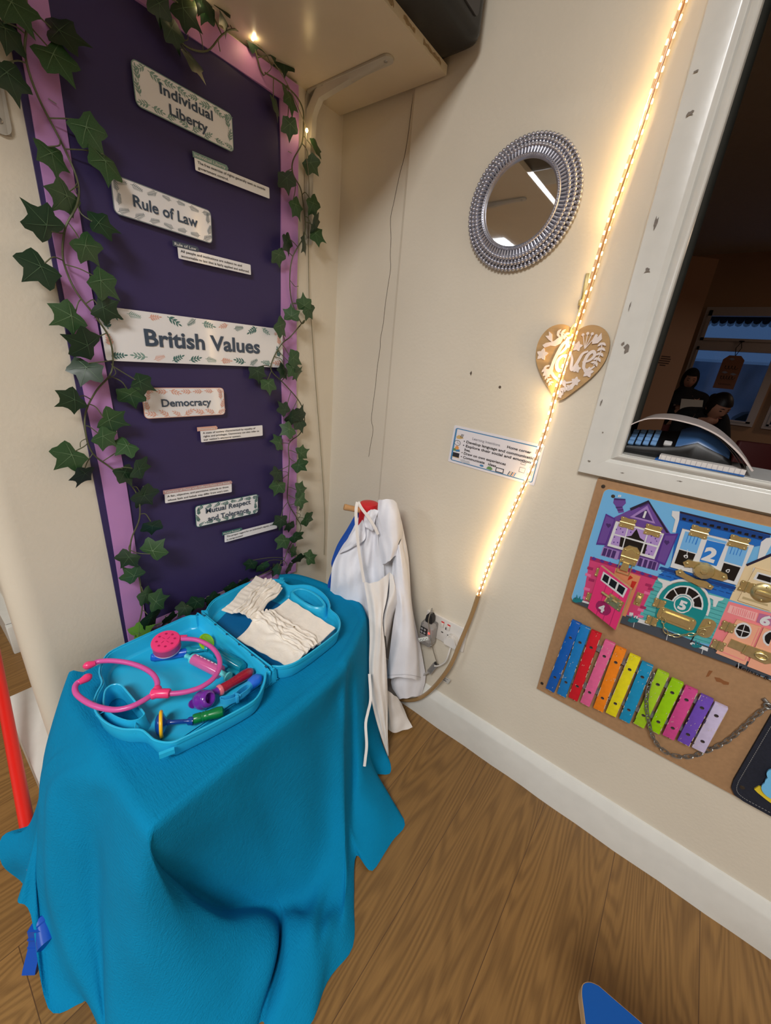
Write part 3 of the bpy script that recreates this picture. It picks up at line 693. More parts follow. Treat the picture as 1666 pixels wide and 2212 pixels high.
def leafs(g, path, size, w=.003, first=0):
    pts = spline(path, 5); g.ribbon(pts, w * .6, ZW + .0018 + lift())
    for i in range(first, len(pts) - 1, 3):
        a = Vector(pts[i]); d = (Vector(pts[i + 1]) - a).normalized(); ang = math.degrees(math.atan2(d.y, d.x))
        for s in (-1, 1): g.prism(leaflet(size, size * .24), ZW - .001, ZW + .0018 + lift(), tr(a.x, a.y, 0) @ rz(ang + s * 48))
def flower(g, x, y, r):
    for k in range(5): g.prism([(p[0] + r * .1, p[1]) for p in leaflet(r, r * .36, 6)], ZW - .001, ZW + .0018 + lift(), tr(x, y, 0) @ rz(72 * k + 15))
    g.prism([(x + r * .3 * math.cos(a), y + r * .3 * math.sin(a)) for a in [i * .7854 for i in range(8)]], ZW - .001, ZW + .0020 + lift())
def bird(g, x, y, k, f):
    b = [(0, 0), (.008, .003), (.016, .011), (.022, .014), (.029, .012), (.024, .006), (.022, -.002), (.012, -.008), (.002, -.007), (-.010, -.012), (-.016, -.007), (-.009, -.002)]
    w = [(.004, .0), (.000, .016), (-.008, .021), (-.006, .013), (-.014, .012), (-.004, .004)]
    for q in (b, w): g.prism([(x + f * p[0] * k, y + p[1] * k) for p in q], ZW - .001, ZW + .0018 + lift())
def curl(g, pts, w):
    P = spline(pts, 6); n = len(P); z0 = ZW + .0024 + lift(); W_ = [w * (.55 + .55 * math.sin(math.pi * i / (n - 1))) for i in range(n)]
    g.ribbon(P, W_, [z0 + 3e-6 * i for i in range(n)])
    for sd in (1, -1):
        e = [Vector(P[i]) + sd * W_[i] / 2 * Vector((-(Vector(P[min(n - 1, i + 1)]) - Vector(P[max(0, i - 1)])).normalized().y, (Vector(P[min(n - 1, i + 1)]) - Vector(P[max(0, i - 1)])).normalized().x)) for i in range(n)]
        g.add([(p.x, p.y, z0 + 3e-6 * i) for i, p in enumerate(e)] + [(p.x, p.y, ZW - .001) for p in e], [(i, i + 1, n + i + 1, n + i)[::sd] for i in range(n - 1)])
def lettering(g):
    curl(g, [(-.036, .070), (-.044, .067), (-.045, .059), (-.038, .054), (-.032, .064), (-.028, .085), (-.020, .112), (-.012, .120), (-.010, .110), (-.018, .098), (-.026, .092)], .0062)     # L
    curl(g, [(-.030, .076), (-.030, .060), (-.036, .050), (-.042, .052), (-.040, .059), (-.030, .057), (-.018, .046), (.004, .038), (.022, .042)], .006)
    curl(g, [(-.004, .094), (-.016, .090), (-.022, .078), (-.018, .064), (-.008, .062), (-.002, .072), (-.002, .084), (-.006, .094)], .0065)                                                            # o
    curl(g, [(.002, .098), (.008, .086), (.010, .070), (.014, .066), (.020, .080), (.026, .098), (.036, .104)], .006)                                                                                  # v
    curl(g, [(.030, .082), (.042, .086), (.050, .096), (.046, .104), (.038, .098), (.034, .084), (.036, .070), (.046, .068), (.056, .076)], .006)                                                      # e
white_piece('lettering', lettering)
def flora(g):
    bird(g, -.046, .118, 1.0, 1); bird(g, .006, .028, .8, 1)
    flower(g, -.058, .092, .012); flower(g, .012, .112, .010); flower(g, .046, .063, .0105); flower(g, .026, .043, .009); flower(g, .022, .068, .008); flower(g, -.0005, .012, .008)
    leafs(g, [(-.036, .136), (-.022, .136), (-.010, .126), (-.004, .112)], .011); leafs(g, [(.058, .122), (.060, .106), (.058, .090), (.053, .078)], .0105)
    leafs(g, [(-.047, .062), (-.040, .050), (-.031, .040), (-.022, .030)], .0085); leafs(g, [(.016, .032), (.010, .026), (.004, .020)], .007)
    for a in (-28, -8, 12, 32):
        x, y = .030 + .026 * math.sin(R(a)), .112 + .026 * math.cos(R(a)); g.ribbon([(.028, .108), (x, y)], .0016, ZW + .0015 + lift()); g.disc(x, y, .0030, ZW + .0019 + lift(), 10)
    g.prism([(.040 + p[0], .118 + p[1]) for p in [(0, 0), (.010, .002), (.016, .010), (.012, .022), (.007, .013), (.002, .019), (-.002, .008)]], ZW - .001, ZW + .0018 + lift())
white_piece('flowers_and_birds', flora)
g = G(); P0 = (-.0105, hy, hz + .142)
g.tube(spline([(-.0105, hy + .004, hz + .140), (-.012, hy + .002, hz + .172), (-.012, hy - .0005, hz + .205), (-.010, hy + .0005, hz + .214)], 4), .0013, 6)
g.tube(spline([(-.0105, hy + .010, hz + .139), (-.014, hy + .007, hz + .150), (-.013, hy - .004, hz + .165), (-.012, hy - .0025, hz + .185), (-.010, hy + .0005, hz + .212)], 4), .0016, 6)
obj('string', g, mat('jute_string', (206, 178, 120), 0.8), root, smooth=60)
BRASS = mat('brass', (206, 190, 138), 0.32, metal=0.8, var=0.08, vscale=120)
root2 = thing('wall_hook', (0, hy, hz + .19), 'small brass hook on the wall above the heart plaque', 'hook')
g = G(FB(hy + .002, hz + .215, 3, 0)); g.box((0, .006, .002), (.009, .058, .004), bev=.001); obj('plate', g, BRASS, root2)
g = G(FB(hy + .002, hz + .2, 3, 0)); g.box((0, -.004, .008), (.011, .011, .009), bev=.002); obj('hook', g, BRASS, root2)

# ---- learning intentions card
M = FB(-.602, .96, -1.8, .0005); g = G(M)
CARD = mat('glossy_white_card', (224, 222, 228), 0.25, coat=0.4); BLUEI = mat('blue_border_ink', (70, 130, 176), 0.4); TAN = mat('tan_ink', (202, 172, 116), 0.5)
g.use(0); g.prism(rrect(.246, .102, .003), 0, .0015)
g.use(1); g.poly(rrect(.234, .090, .005), .0018); g.use(0); g.poly(rrect(.229, .085, .003), .0021)
g.use(1); g.rect(-.117, -.042, -.112, .042, .0023)
# little pictures: hand, clock, books, blackboard, papers, tree, computer, pencils
Z = .0025
g.use(2); g.poly([(-.111, .022), (-.104, .028), (-.096, .026), (-.088, .022), (-.098, .018), (-.108, .017)], Z); g.use(3)
for q in range(3): g.ribbon([(-.099 + q * .003, .022), (-.096 + q * .003, .032)], .0012, Z + .0002)
g.disc(-.104, .006, .0095, Z, 22, .0075); g.use(0); g.disc(-.104, .006, .0083, Z + .0002, 22, .0063); g.use(3); g.ribbon([(-.104, .011), (-.104, .006), (-.098, .005)], .0009, Z + .0004)
g.use(5); g.disc(-.103, -.008, .006, Z, 12); g.use(1); g.poly([(-.106, -.013), (-.094, -.010), (-.092, -.016), (-.104, -.018)], Z + .0002); g.use(4); g.poly([(-.113, -.010), (-.106, -.010), (-.104, -.017), (-.113, -.017)], Z + .0001)
g.use(3); g.rect(-.112, -.033, -.092, -.021, Z); g.use(2); g.rect(-.113, -.0345, -.091, -.033, Z + .0002)
g.use(6); g.poly([(-.088, -.036), (-.074, -.033), (-.066, -.041), (-.080, -.044)], Z); g.poly([(-.072, -.036), (-.06, -.034), (-.055, -.041), (-.066, -.043)], Z + .0001)
g.use(1); g.disc(-.022, -.037, .006, Z, 12, .003); g.use(4); g.poly([(-.008, -.041), (-.004, -.034), (.004, -.033), (.01, -.038), (.006, -.042)], Z)
g.use(3); g.rect(.018, -.042, .040, -.030, Z); g.use(0); g.rect(.020, -.040, .038, -.032, Z + .0002); g.use(1); g.rect(.022, -.0445, .044, -.0425, Z)
for q, mi in enumerate((3, 2, 3, 5, 1)): g.use(mi); g.ribbon([(.052 + q * .004, -.042), (.056 + q * .004, -.031)], .0018, Z)
g.use(3)
for (a, b, c, d) in ((.078, -.026, .092, -.014), (.078, -.006, .090, -.001)): g.ribbon([(a, b), (c, b), (c, d), (a, d), (a, b)], .0009, Z)
poster = obj('learning_poster', g, [CARD, BLUEI, TAN, INKD, mat('green_ink', (98, 142, 88), 0.5), mat('orange_ink', (220, 150, 84), 0.5), mat('pale_grey_ink', (190, 192, 198), 0.5)], smooth=0, label='white Learning Intentions card with a blue border stuck on the wall behind the rope light', cat='poster')
g = G(M); g.text('Learning Intentions', .0068, .078, Z, -.024, .027, .004); obj('heading', g, mat('grey_print', (108, 108, 120), 0.5), poster, smooth=0)
g = G(M)
for t, x, y, w in (('Home corner', .034, .0275, .062), ('• Develop language and communication', -.087, .015, .20), ('• Explore their social and emotional', -.087, .004, .196), ('lives.', -.080, -.0065, .018), ('• Draw on own experiences', -.087, -.0165, .128), ('• Communicate   ideas', -.087, -.0275, .104)):
    g.text(t, .0066, w, Z + .0003, x, y, .022, 'LEFT')
obj('handwriting', g, mat('marker_black', (28, 26, 32), 0.5), poster, smooth=0)

# ---- double socket with what is plugged into it
PLA = mat('white_plastic', (216, 212, 206), 0.35); CLR = mat('clear_plastic', (216, 214, 212), 0.12, trans=0.75)
sy, sz = -.558, .377
M = FB(sy, sz, 0, 0)
root = thing('wall_socket', (0, sy, sz - .043), 'white double wall socket low on the wall beside the hanging coat', 'socket')
g = G(M); g.box((0, 0, .0045), (.146, .086, .009), bev=.003); obj('plate', g, PLA, root)
for x in (-.010, .012):
    g = G(M); g.box((x, .021, .0105), (.010, .017, .004), rx(6), bev=.001); sw = obj('switch', g, PLA, root)
    g = G(M); g.box((x, .029, .0101), (.010, .005, .0015)); obj('red_mark', g, mat('red_mark', (206, 40, 44), 0.4), sw, smooth=0)
g = G(M)
for x in (-.056, .004):
    g.box((x, .012, .0092), (.005, .009, .0006)); g.box((x - .011, -.008, .0092), (.007, .004, .0006)); g.box((x + .011, -.008, .0092), (.007, .004, .0006))
obj('pin_holes', g, mat('socket_shadow_grey', (60, 58, 56), .6), root, smooth=0)
root = thing('mains_plug', (-.009, sy - .03, sz - .03), 'white moulded mains plug in the right half of the socket', 'plug')
MP = FB(sy - .034, sz - .012, 0, .0095)
out = [(-.023, -.020), (.023, -.020), (.025, -.006), (.012, .016), (0, .021), (-.012, .016), (-.025, -.006)]
g = G(MP); g.prism([(x * 1, y) for x, y in out], 0, .012); g.prism([(x * .86, y * .86) for x, y in out], .012, .020); obj('body', g, PLA, root, smooth=40)
g = G(); g.tube(spline([(-.018, sy - .034, sz - .032), (-.03, sy - .036, sz - .06), (-.03, sy - .030, sz - .09), (-.03, sy - .012, sz - .118), (-.03, sy + .004, sz - .13)], 6), .0026, 8); obj('cable', g, PLA, root, smooth=60)
root = thing('light_adapter', (-.009, sy + .05, sz - .05), 'clear plug-in adapter with a glowing red button and a black plug on its top', 'adapter')
MA = FB(sy + .046, sz - .014, 0, .0095)
g = G(MA); g.box((0, -.006, .018), (.046, .082, .036), bev=.006); body = obj('case', g, CLR, root)
g = G(MA); g.box((-.002, -.008, .016), (.034, .056, .022), bev=.003); obj('inner_case', g, mat('milky_plastic', (196, 192, 190), 0.4), root)
BLKP = mat('black_matt_plastic', (26, 26, 28), 0.45)
g = G(MA); g.box((-.008, .006, .0365), (.026, .026, .001)); obj('button_pad', g, BLKP, body, smooth=0)
for x, y in ((-.015, .012), (-.004, .012), (-.015, 0), (-.004, 0)):
    g = G(MA); g.disc(x, y, .0042, .0374, 14); obj('button', g, mat('grey_button', (150, 150, 152), .4), body, smooth=0)
g = G(MA); g.ball((.012, .006, .034), .004, 8); obj('indicator', g, mat('red_indicator', (255, 70, 60), .4, emit=1.6), body)
g = G(MA @ tr(-.004, -.024, .0372) @ rz(38)); g.rect(-.022, -.006, .022, .006, 0); g.mi = 1
for i in range(7): g.rect(-.019 + i * .006, -.004 + (i % 2) * .003, -.015 + i * .006, -.002 + (i % 2) * .003, .0003)
obj('sticker', g, [mat('sticker_white', (222, 228, 224), .5), INKD], body, smooth=0)
g = G(MA); g.prism([(-.011, .036), (.011, .036), (.013, .043), (.011, .060), (.006, .068), (-.006, .068), (-.011, .060), (-.013, .043)], .010, .028); obj('black_plug', g, BLKP, root, smooth=40)
g = G(MA); g.tube([(0, .066, .018), (0, .078, .018)], .004, 10); g.tube([(0, .078, .018), (0, .086, .019)], [.0032, .0024], 10); obj('clear_tip', g, CLR, root, smooth=60)
g = G(); g.tube(spline([(-.03, sy + .046, sz + .068), (-.047, sy + .042, sz + .045), (-.048, sy + .034, sz + .01), (-.034, sy + .02, sz - .06), (-.028, sy + .006, sz - .10), (-.024, sy - .004, sz - .125)], 6), .0014, 6); obj('thin_wire', g, mat('thin_grey_wire', (126, 118, 104), .4), root, smooth=60)
root = thing('inline_controller', (-.025, sy + .012, sz - .17), 'small clear inline light controller hanging on its cable under the socket', 'controller')
MC = frame((-.024, sy + .012, sz - .148), Vector((0, .42, -1)), Vector((0, 1, .42)))
g = G(MC); g.box((0, 0, 0), (.05, .018, .012), bev=.003); b_ = obj('case', g, CLR, root)
g = G(MC); g.box((0, 0, 0), (.040, .012, .006)); obj('circuit', g, BLKP, root, smooth=0)
g = G(MC); g.box((-.025, 0, 0), (.006, .014, .009)); obj('end_cap', g, BLKP, root, smooth=0)
g = G(); g.tube([tuple(MC @ Vector((.025, 0, 0))), (-.026, sy + .07, sz - .235)], .0036, 8); obj('ribbed_lead', g, CLR, root, smooth=60)
M_ = frame((-.024, sy - .035, sz - .162), Vector((0, -1, .05)), Vector((-.2, .2, 1)))
g = G(M_); g.prism([(-.022, -.012), (.014, -.014), (.024, .012), (-.010, .011)], 0, .0006); g.mi = 1; g.rect(-.012, -.008, .008, -.004, .0008); g.rect(-.008, .000, .008, .002, .0008); g.rect(-.006, .005, .014, .007, .0008)
obj('paper_tag', g, [mat('tag_white', (206, 206, 200), .6), INKD], root, smooth=0)
# artwork of the painted latch board, millimetres from the top left corner of the fibreboard (right, up)
ART = [('purple',1,[(105,-20),(55,-72),(52,-79),(54,-164),(161,-161),(159,-75)]),
  ('purple_d',2,[(90,-35),(105,-20),(109,-23),(94,-38)]),
  ('roof',3,[(77,-44),(104,-18),(156,-74),(152,-75),(105,-23),(80,-49)]),
  ('lilac',2,[(105,-30),(82,-63),(129,-63)]),
  ('purple_d',3,[(106,-38),(90,-59),(123,-59)]),
  ('purple',1,[(43,-32),(64,-28),(67,-36),(63,-45),(69,-56),(60,-61),(50,-47),(44,-42)]),
  ('purple_d',2,[(43,-31),(64,-27),(64,-30),(44,-35)]),
  ('purple_d',2,[(51,-49),(63,-45),(63,-47),(53,-52)]),
  ('purple_d',2,[(56,-54),(66,-50),(67,-52),(57,-56)]),
  ('white',2,[(49,-27),(49,-22),(54,-21),(55,-24),(53,-27),(51,-25),(53,-23),(51,-23),(51,-27)]),
  ('lilac',2,[(52,-145),(85,-144),(86,-165),(52,-167)]),
  ('purple_d',3,[(54,-147),(61,-146),(61,-165),(54,-166)]),
  ('purple_d',3,[(63,-146),(70,-146),(70,-165),(63,-165)]),
  ('purple_d',3,[(72,-146),(79,-146),(79,-164),(72,-164)]),
  ('lilac',2,[(121,-143),(157,-141),(158,-161),(122,-163)]),
  ('purple_d',3,[(124,-144),(130,-144),(131,-163),(124,-163)]),
  ('purple_d',3,[(133,-144),(139,-144),(140,-162),(134,-162)]),
  ('purple_d',3,[(142,-144),(148,-143),(149,-161),(143,-162)]),
  ('purple_d',3,[(149,-143),(155,-143),(156,-161),(150,-161)]),
  ('purple_m',4,[(37,-69),(57,-74),(56,-139),(37,-145)]),
  ('purple',5,[(39,-73),(56,-77),(54,-136),(39,-140)]),
  ('purple_m',4,[(150,-78),(171,-70),(170,-144),(151,-141)]),
  ('purple',5,[(152,-81),(169,-75),(168,-139),(154,-138)]),
  ('purple_d',6,[(50,-99),(44,-93),(44,-89),(48,-90),(51,-88),(54,-92)]),
  ('purple_d',6,[(160,-100),(154,-95),(154,-90),(158,-91),(160,-89),(163,-93)]),
  ('pink',1,[(33,-179),(166,-176),(167,-283),(45,-293)]),
  ('pink_d',2,[(33,-177),(166,-173),(166,-181),(34,-186)]),
  ('purple_m',3,[(40,-175),(47,-179),(43,-184),(36,-181)]),
  ('purple_m',3,[(57,-175),(64,-179),(60,-183),(53,-180)]),
  ('purple_m',3,[(74,-174),(80,-178),(76,-183),(70,-180)]),
  ('purple_m',3,[(90,-174),(96,-178),(92,-182),(86,-179)]),
  ('purple_m',3,[(106,-174),(112,-178),(108,-182),(102,-179)]),
  ('purple_m',3,[(121,-173),(127,-177),(124,-181),(118,-179)]),
  ('purple_m',3,[(137,-173),(143,-177),(139,-181),(133,-178)]),
  ('purple_m',3,[(152,-173),(157,-176),(154,-180),(148,-178)]),
  ('pink_d',2,[(34,-203),(46,-202),(46,-209),(34,-210)]),
  ('pink_l',2,[(34,-220),(46,-220),(46,-227),(34,-227)]),
  ('pink_d',2,[(44,-230),(56,-229),(56,-236),(44,-237)]),
  ('pink_l',2,[(40,-256),(53,-255),(53,-262),(40,-264)]),
  ('pink_d',2,[(50,-266),(62,-265),(62,-272),(50,-273)]),
  ('pink_l',2,[(43,-280),(56,-279),(56,-286),(44,-288)]),
  ('pink_d',2,[(150,-196),(161,-195),(161,-202),(150,-202)]),
  ('pink_l',2,[(153,-214),(163,-214),(164,-220),(153,-221)]),
  ('pink_d',2,[(156,-250),(166,-249),(167,-256),(156,-257)]),
  ('pink_l',2,[(157,-273),(168,-272),(168,-279),(158,-280)]),
  ('pink_d',2,[(157,-203),(167,-202),(168,-208),(157,-209)]),
  ('pink_l',2,[(153,-258),(164,-257),(164,-264),(153,-265)]),
  ('white',2,[(141,-276),(148,-274),(150,-282),(142,-284)]),
  ('white',2,[(152,-279),(158,-278),(159,-284),(152,-285)]),
  ('inside',2,[(88,-184),(137,-185),(137,-290),(93,-292)]),
  ('inside_d',3,[(119,-190),(125,-194),(117,-204),(117,-194)]),
  ('inside_d',3,[(125,-201),(134,-200),(132,-221),(126,-220)]),
  ('blue',1,[(160,-26),(297,-27),(299,-47),(279,-61),(285,-172),(164,-174),(179,-142)]),
  ('roof',2,[(160,-25),(297,-26),(298,-29),(161,-29)]),
  ('blue_d',2,[(162,-29),(298,-30),(298,-42),(163,-43)]),
  ('black',3,[(168,-36),(174,-36),(174,-41),(168,-40)]),
  ('black',3,[(179,-36),(185,-36),(186,-40),(179,-40)]),
  ('black',3,[(190,-36),(196,-36),(197,-40),(191,-40)]),
  ('black',3,[(201,-36),(207,-36),(208,-40),(202,-40)]),
  ('black',3,[(212,-36),(218,-35),(219,-40),(212,-40)]),
  ('black',3,[(223,-36),(228,-35),(229,-40),(223,-40)]),
  ('black',3,[(233,-36),(239,-35),(240,-40),(234,-40)]),
  ('black',3,[(243,-36),(249,-35),(250,-40),(244,-40)]),
  ('black',3,[(254,-36),(259,-35),(260,-40),(254,-40)]),
  ('black',3,[(264,-36),(269,-35),(270,-40),(264,-40)]),
  ('black',3,[(274,-36),(279,-35),(280,-40),(274,-40)]),
  ('black',3,[(283,-35),(289,-35),(289,-40),(284,-39)]),
  ('white',2,[(148,-28),(160,-26),(164,-42),(166,-70),(161,-71),(158,-44),(150,-38)]),
  ('white',2,[(294,-36),(300,-33),(304,-45),(303,-77),(296,-80),(290,-45)]),
  ('blue_d',2,[(164,-149),(286,-143),(286,-150),(162,-156)]),
  ('blue_d',2,[(167,-157),(177,-157),(177,-158),(167,-159)]),
  ('blue_d',2,[(165,-166),(174,-165),(174,-167),(165,-167)]),
  ('blue_d',2,[(181,-157),(190,-156),(190,-158),(181,-158)]),
  ('blue_d',2,[(178,-165),(187,-164),(187,-166),(178,-166)]),
  ('blue_d',2,[(194,-156),(202,-155),(202,-157),(194,-157)]),
  ('blue_d',2,[(191,-164),(200,-164),(200,-165),(192,-166)]),
  ('blue_d',2,[(206,-155),(215,-155),(215,-156),(206,-157)]),
  ('blue_d',2,[(204,-163),(213,-163),(213,-164),(204,-165)]),
  ('blue_d',2,[(219,-155),(227,-154),(227,-156),(219,-156)]),
  ('blue_d',2,[(217,-163),(225,-162),(225,-164),(217,-164)]),
  ('blue_d',2,[(231,-154),(239,-154),(239,-155),(231,-155)]),
  ('blue_d',2,[(229,-162),(238,-162),(238,-163),(229,-164)]),
  ('blue_d',2,[(243,-153),(251,-153),(251,-154),(243,-155)]),
  ('blue_d',2,[(241,-161),(250,-161),(250,-162),(241,-163)]),
  ('blue_d',2,[(255,-153),(263,-152),(263,-154),(255,-154)]),
  ('blue_d',2,[(253,-161),(261,-160),(261,-162),(253,-162)]),
  ('blue_d',2,[(266,-152),(274,-152),(274,-153),(267,-154)]),
  ('blue_d',2,[(265,-160),(273,-160),(273,-161),(265,-161)]),
  ('blue_d',2,[(278,-152),(286,-151),(286,-153),(278,-153)]),
  ('blue_d',2,[(276,-159),(284,-159),(284,-160),(276,-161)]),
  ('teal_l',1,[(165,-174),(285,-171),(296,-277),(269,-284),(160,-282),(163,-210)]),
  ('teal_m',2,[(165,-186),(283,-183),(283,-184),(165,-187)]),
  ('teal_m',2,[(165,-196),(284,-192),(284,-193),(165,-197)]),
  ('teal_m',2,[(165,-205),(284,-201),(284,-202),(165,-207)]),
  ('teal_m',2,[(165,-215),(285,-210),(285,-211),(165,-216)]),
  ('teal_m',2,[(165,-225),(285,-219),(285,-220),(165,-226)]),
  ('teal_m',2,[(165,-235),(286,-228),(286,-229),(165,-236)]),
  ('teal_m',2,[(165,-245),(286,-237),(286,-238),(165,-247)]),
  ('teal_m',2,[(165,-255),(286,-247),(286,-248),(165,-257)]),
  ('teal_m',2,[(165,-266),(287,-256),(287,-257),(165,-267)]),
  ('teal_m',2,[(165,-276),(287,-265),(287,-267),(165,-277)]),
  ('teal_m',2,[(165,-286),(288,-275),(288,-276),(165,-288)]),
  ('white',3,[(166,-176),(193,-174),(192,-179),(187,-183),(186,-198),(182,-199),(177,-184),(169,-181)]),
  ('white',3,[(252,-175),(277,-173),(276,-178),(271,-182),(271,-196),(267,-197),(263,-183),(255,-180)]),
  ('salmon',1,[(285,-176),(346,-172),(388,-298),(288,-291)]),
  ('salmon_l',2,[(289,-182),(330,-180),(332,-198),(290,-199)]),
  ('salmon',3,[(295,-183),(296,-183),(297,-197),(296,-197)]),
  ('salmon',3,[(298,-183),(298,-183),(300,-197),(299,-197)]),
  ('salmon',3,[(300,-183),(301,-183),(303,-197),(302,-197)]),
  ('salmon',3,[(303,-183),(304,-183),(306,-196),(305,-197)]),
  ('salmon',3,[(306,-183),(307,-182),(309,-196),(308,-196)]),
  ('salmon',3,[(309,-182),(310,-182),(312,-196),(311,-196)]),
  ('salmon',3,[(312,-182),(313,-182),(315,-196),(314,-196)]),
  ('salmon',3,[(315,-182),(316,-182),(317,-196),(316,-196)]),
  ('salmon',3,[(318,-182),(318,-182),(320,-195),(319,-196)]),
  ('salmon',3,[(320,-182),(321,-182),(323,-195),(322,-195)]),
  ('salmon',3,[(323,-182),(324,-181),(326,-195),(325,-195)]),
  ('salmon',3,[(326,-181),(327,-181),(329,-195),(328,-195)]),
  ('mauve',2,[(332,-179),(348,-177),(354,-197),(334,-199)]),
  ('cream',1,[(284,-94),(310,-65),(346,-171),(285,-172)]),
  ('roof',2,[(284,-94),(309,-61),(311,-66),(287,-97)]),
  ('white',2,[(296,-96),(320,-95),(330,-123),(300,-122)]),
  ('black',3,[(304,-103),(323,-103),(327,-115),(304,-113)]),
  ('cream_d',2,[(300,-151),(335,-152),(336,-162),(301,-164)]),
  ('kerb',1,[(28,-291),(161,-285),(276,-285),(383,-283),(390,-302),(283,-307),(126,-310),(26,-305)]),
  ('teal_p',3,[(24,-303),(26,-292),(30,-296),(30,-281),(35,-293),(38,-281),(40,-292),(46,-286),(45,-296),(32,-304)]),
  ('teal_p',3,[(143,-298),(145,-288),(148,-292),(148,-278),(153,-288),(155,-278),(157,-288),(162,-283),(161,-292),(150,-299)]),
  ('teal_p',3,[(262,-298),(263,-290),(266,-293),(265,-280),(270,-290),(271,-280),(273,-289),(278,-284),(277,-293),(268,-299)]),
  ('white',2,[(45,-291),(70,-289),(70,-294),(45,-296)]),
  ('white',2,[(160,-282),(184,-280),(185,-289),(160,-292)]),
  ('white',2,[(258,-289),(288,-288),(289,-296),(259,-295)]),
  ('white',2,[(155,-292),(156,-292),(158,-308),(157,-308)]),
  ('white',2,[(218,-292),(219,-292),(221,-307),(220,-307)]),
  ('white',2,[(280,-291),(281,-291),(283,-306),(282,-306)]),
  ('white',2,[(338,-292),(339,-292),(342,-306),(341,-306)]),
  ('white',3,[(266,-220),(265,-206),(262,-193),(257,-181),(249,-170),(240,-163),(230,-158),(220,-157),(209,-159),(199,-164),(190,-172),(183,-184),(178,-197),(176,-211),(176,-226),(181,-225),(180,-212),(182,-199),(187,-186),(193,-176),(201,-169),(210,-164),(220,-162),(229,-163),(239,-168),(247,-174),(254,-184),(259,-195),(261,-207),(262,-220)]),
  ('black',3,[(259,-225),(261,-224),(260,-291),(258,-291)])]
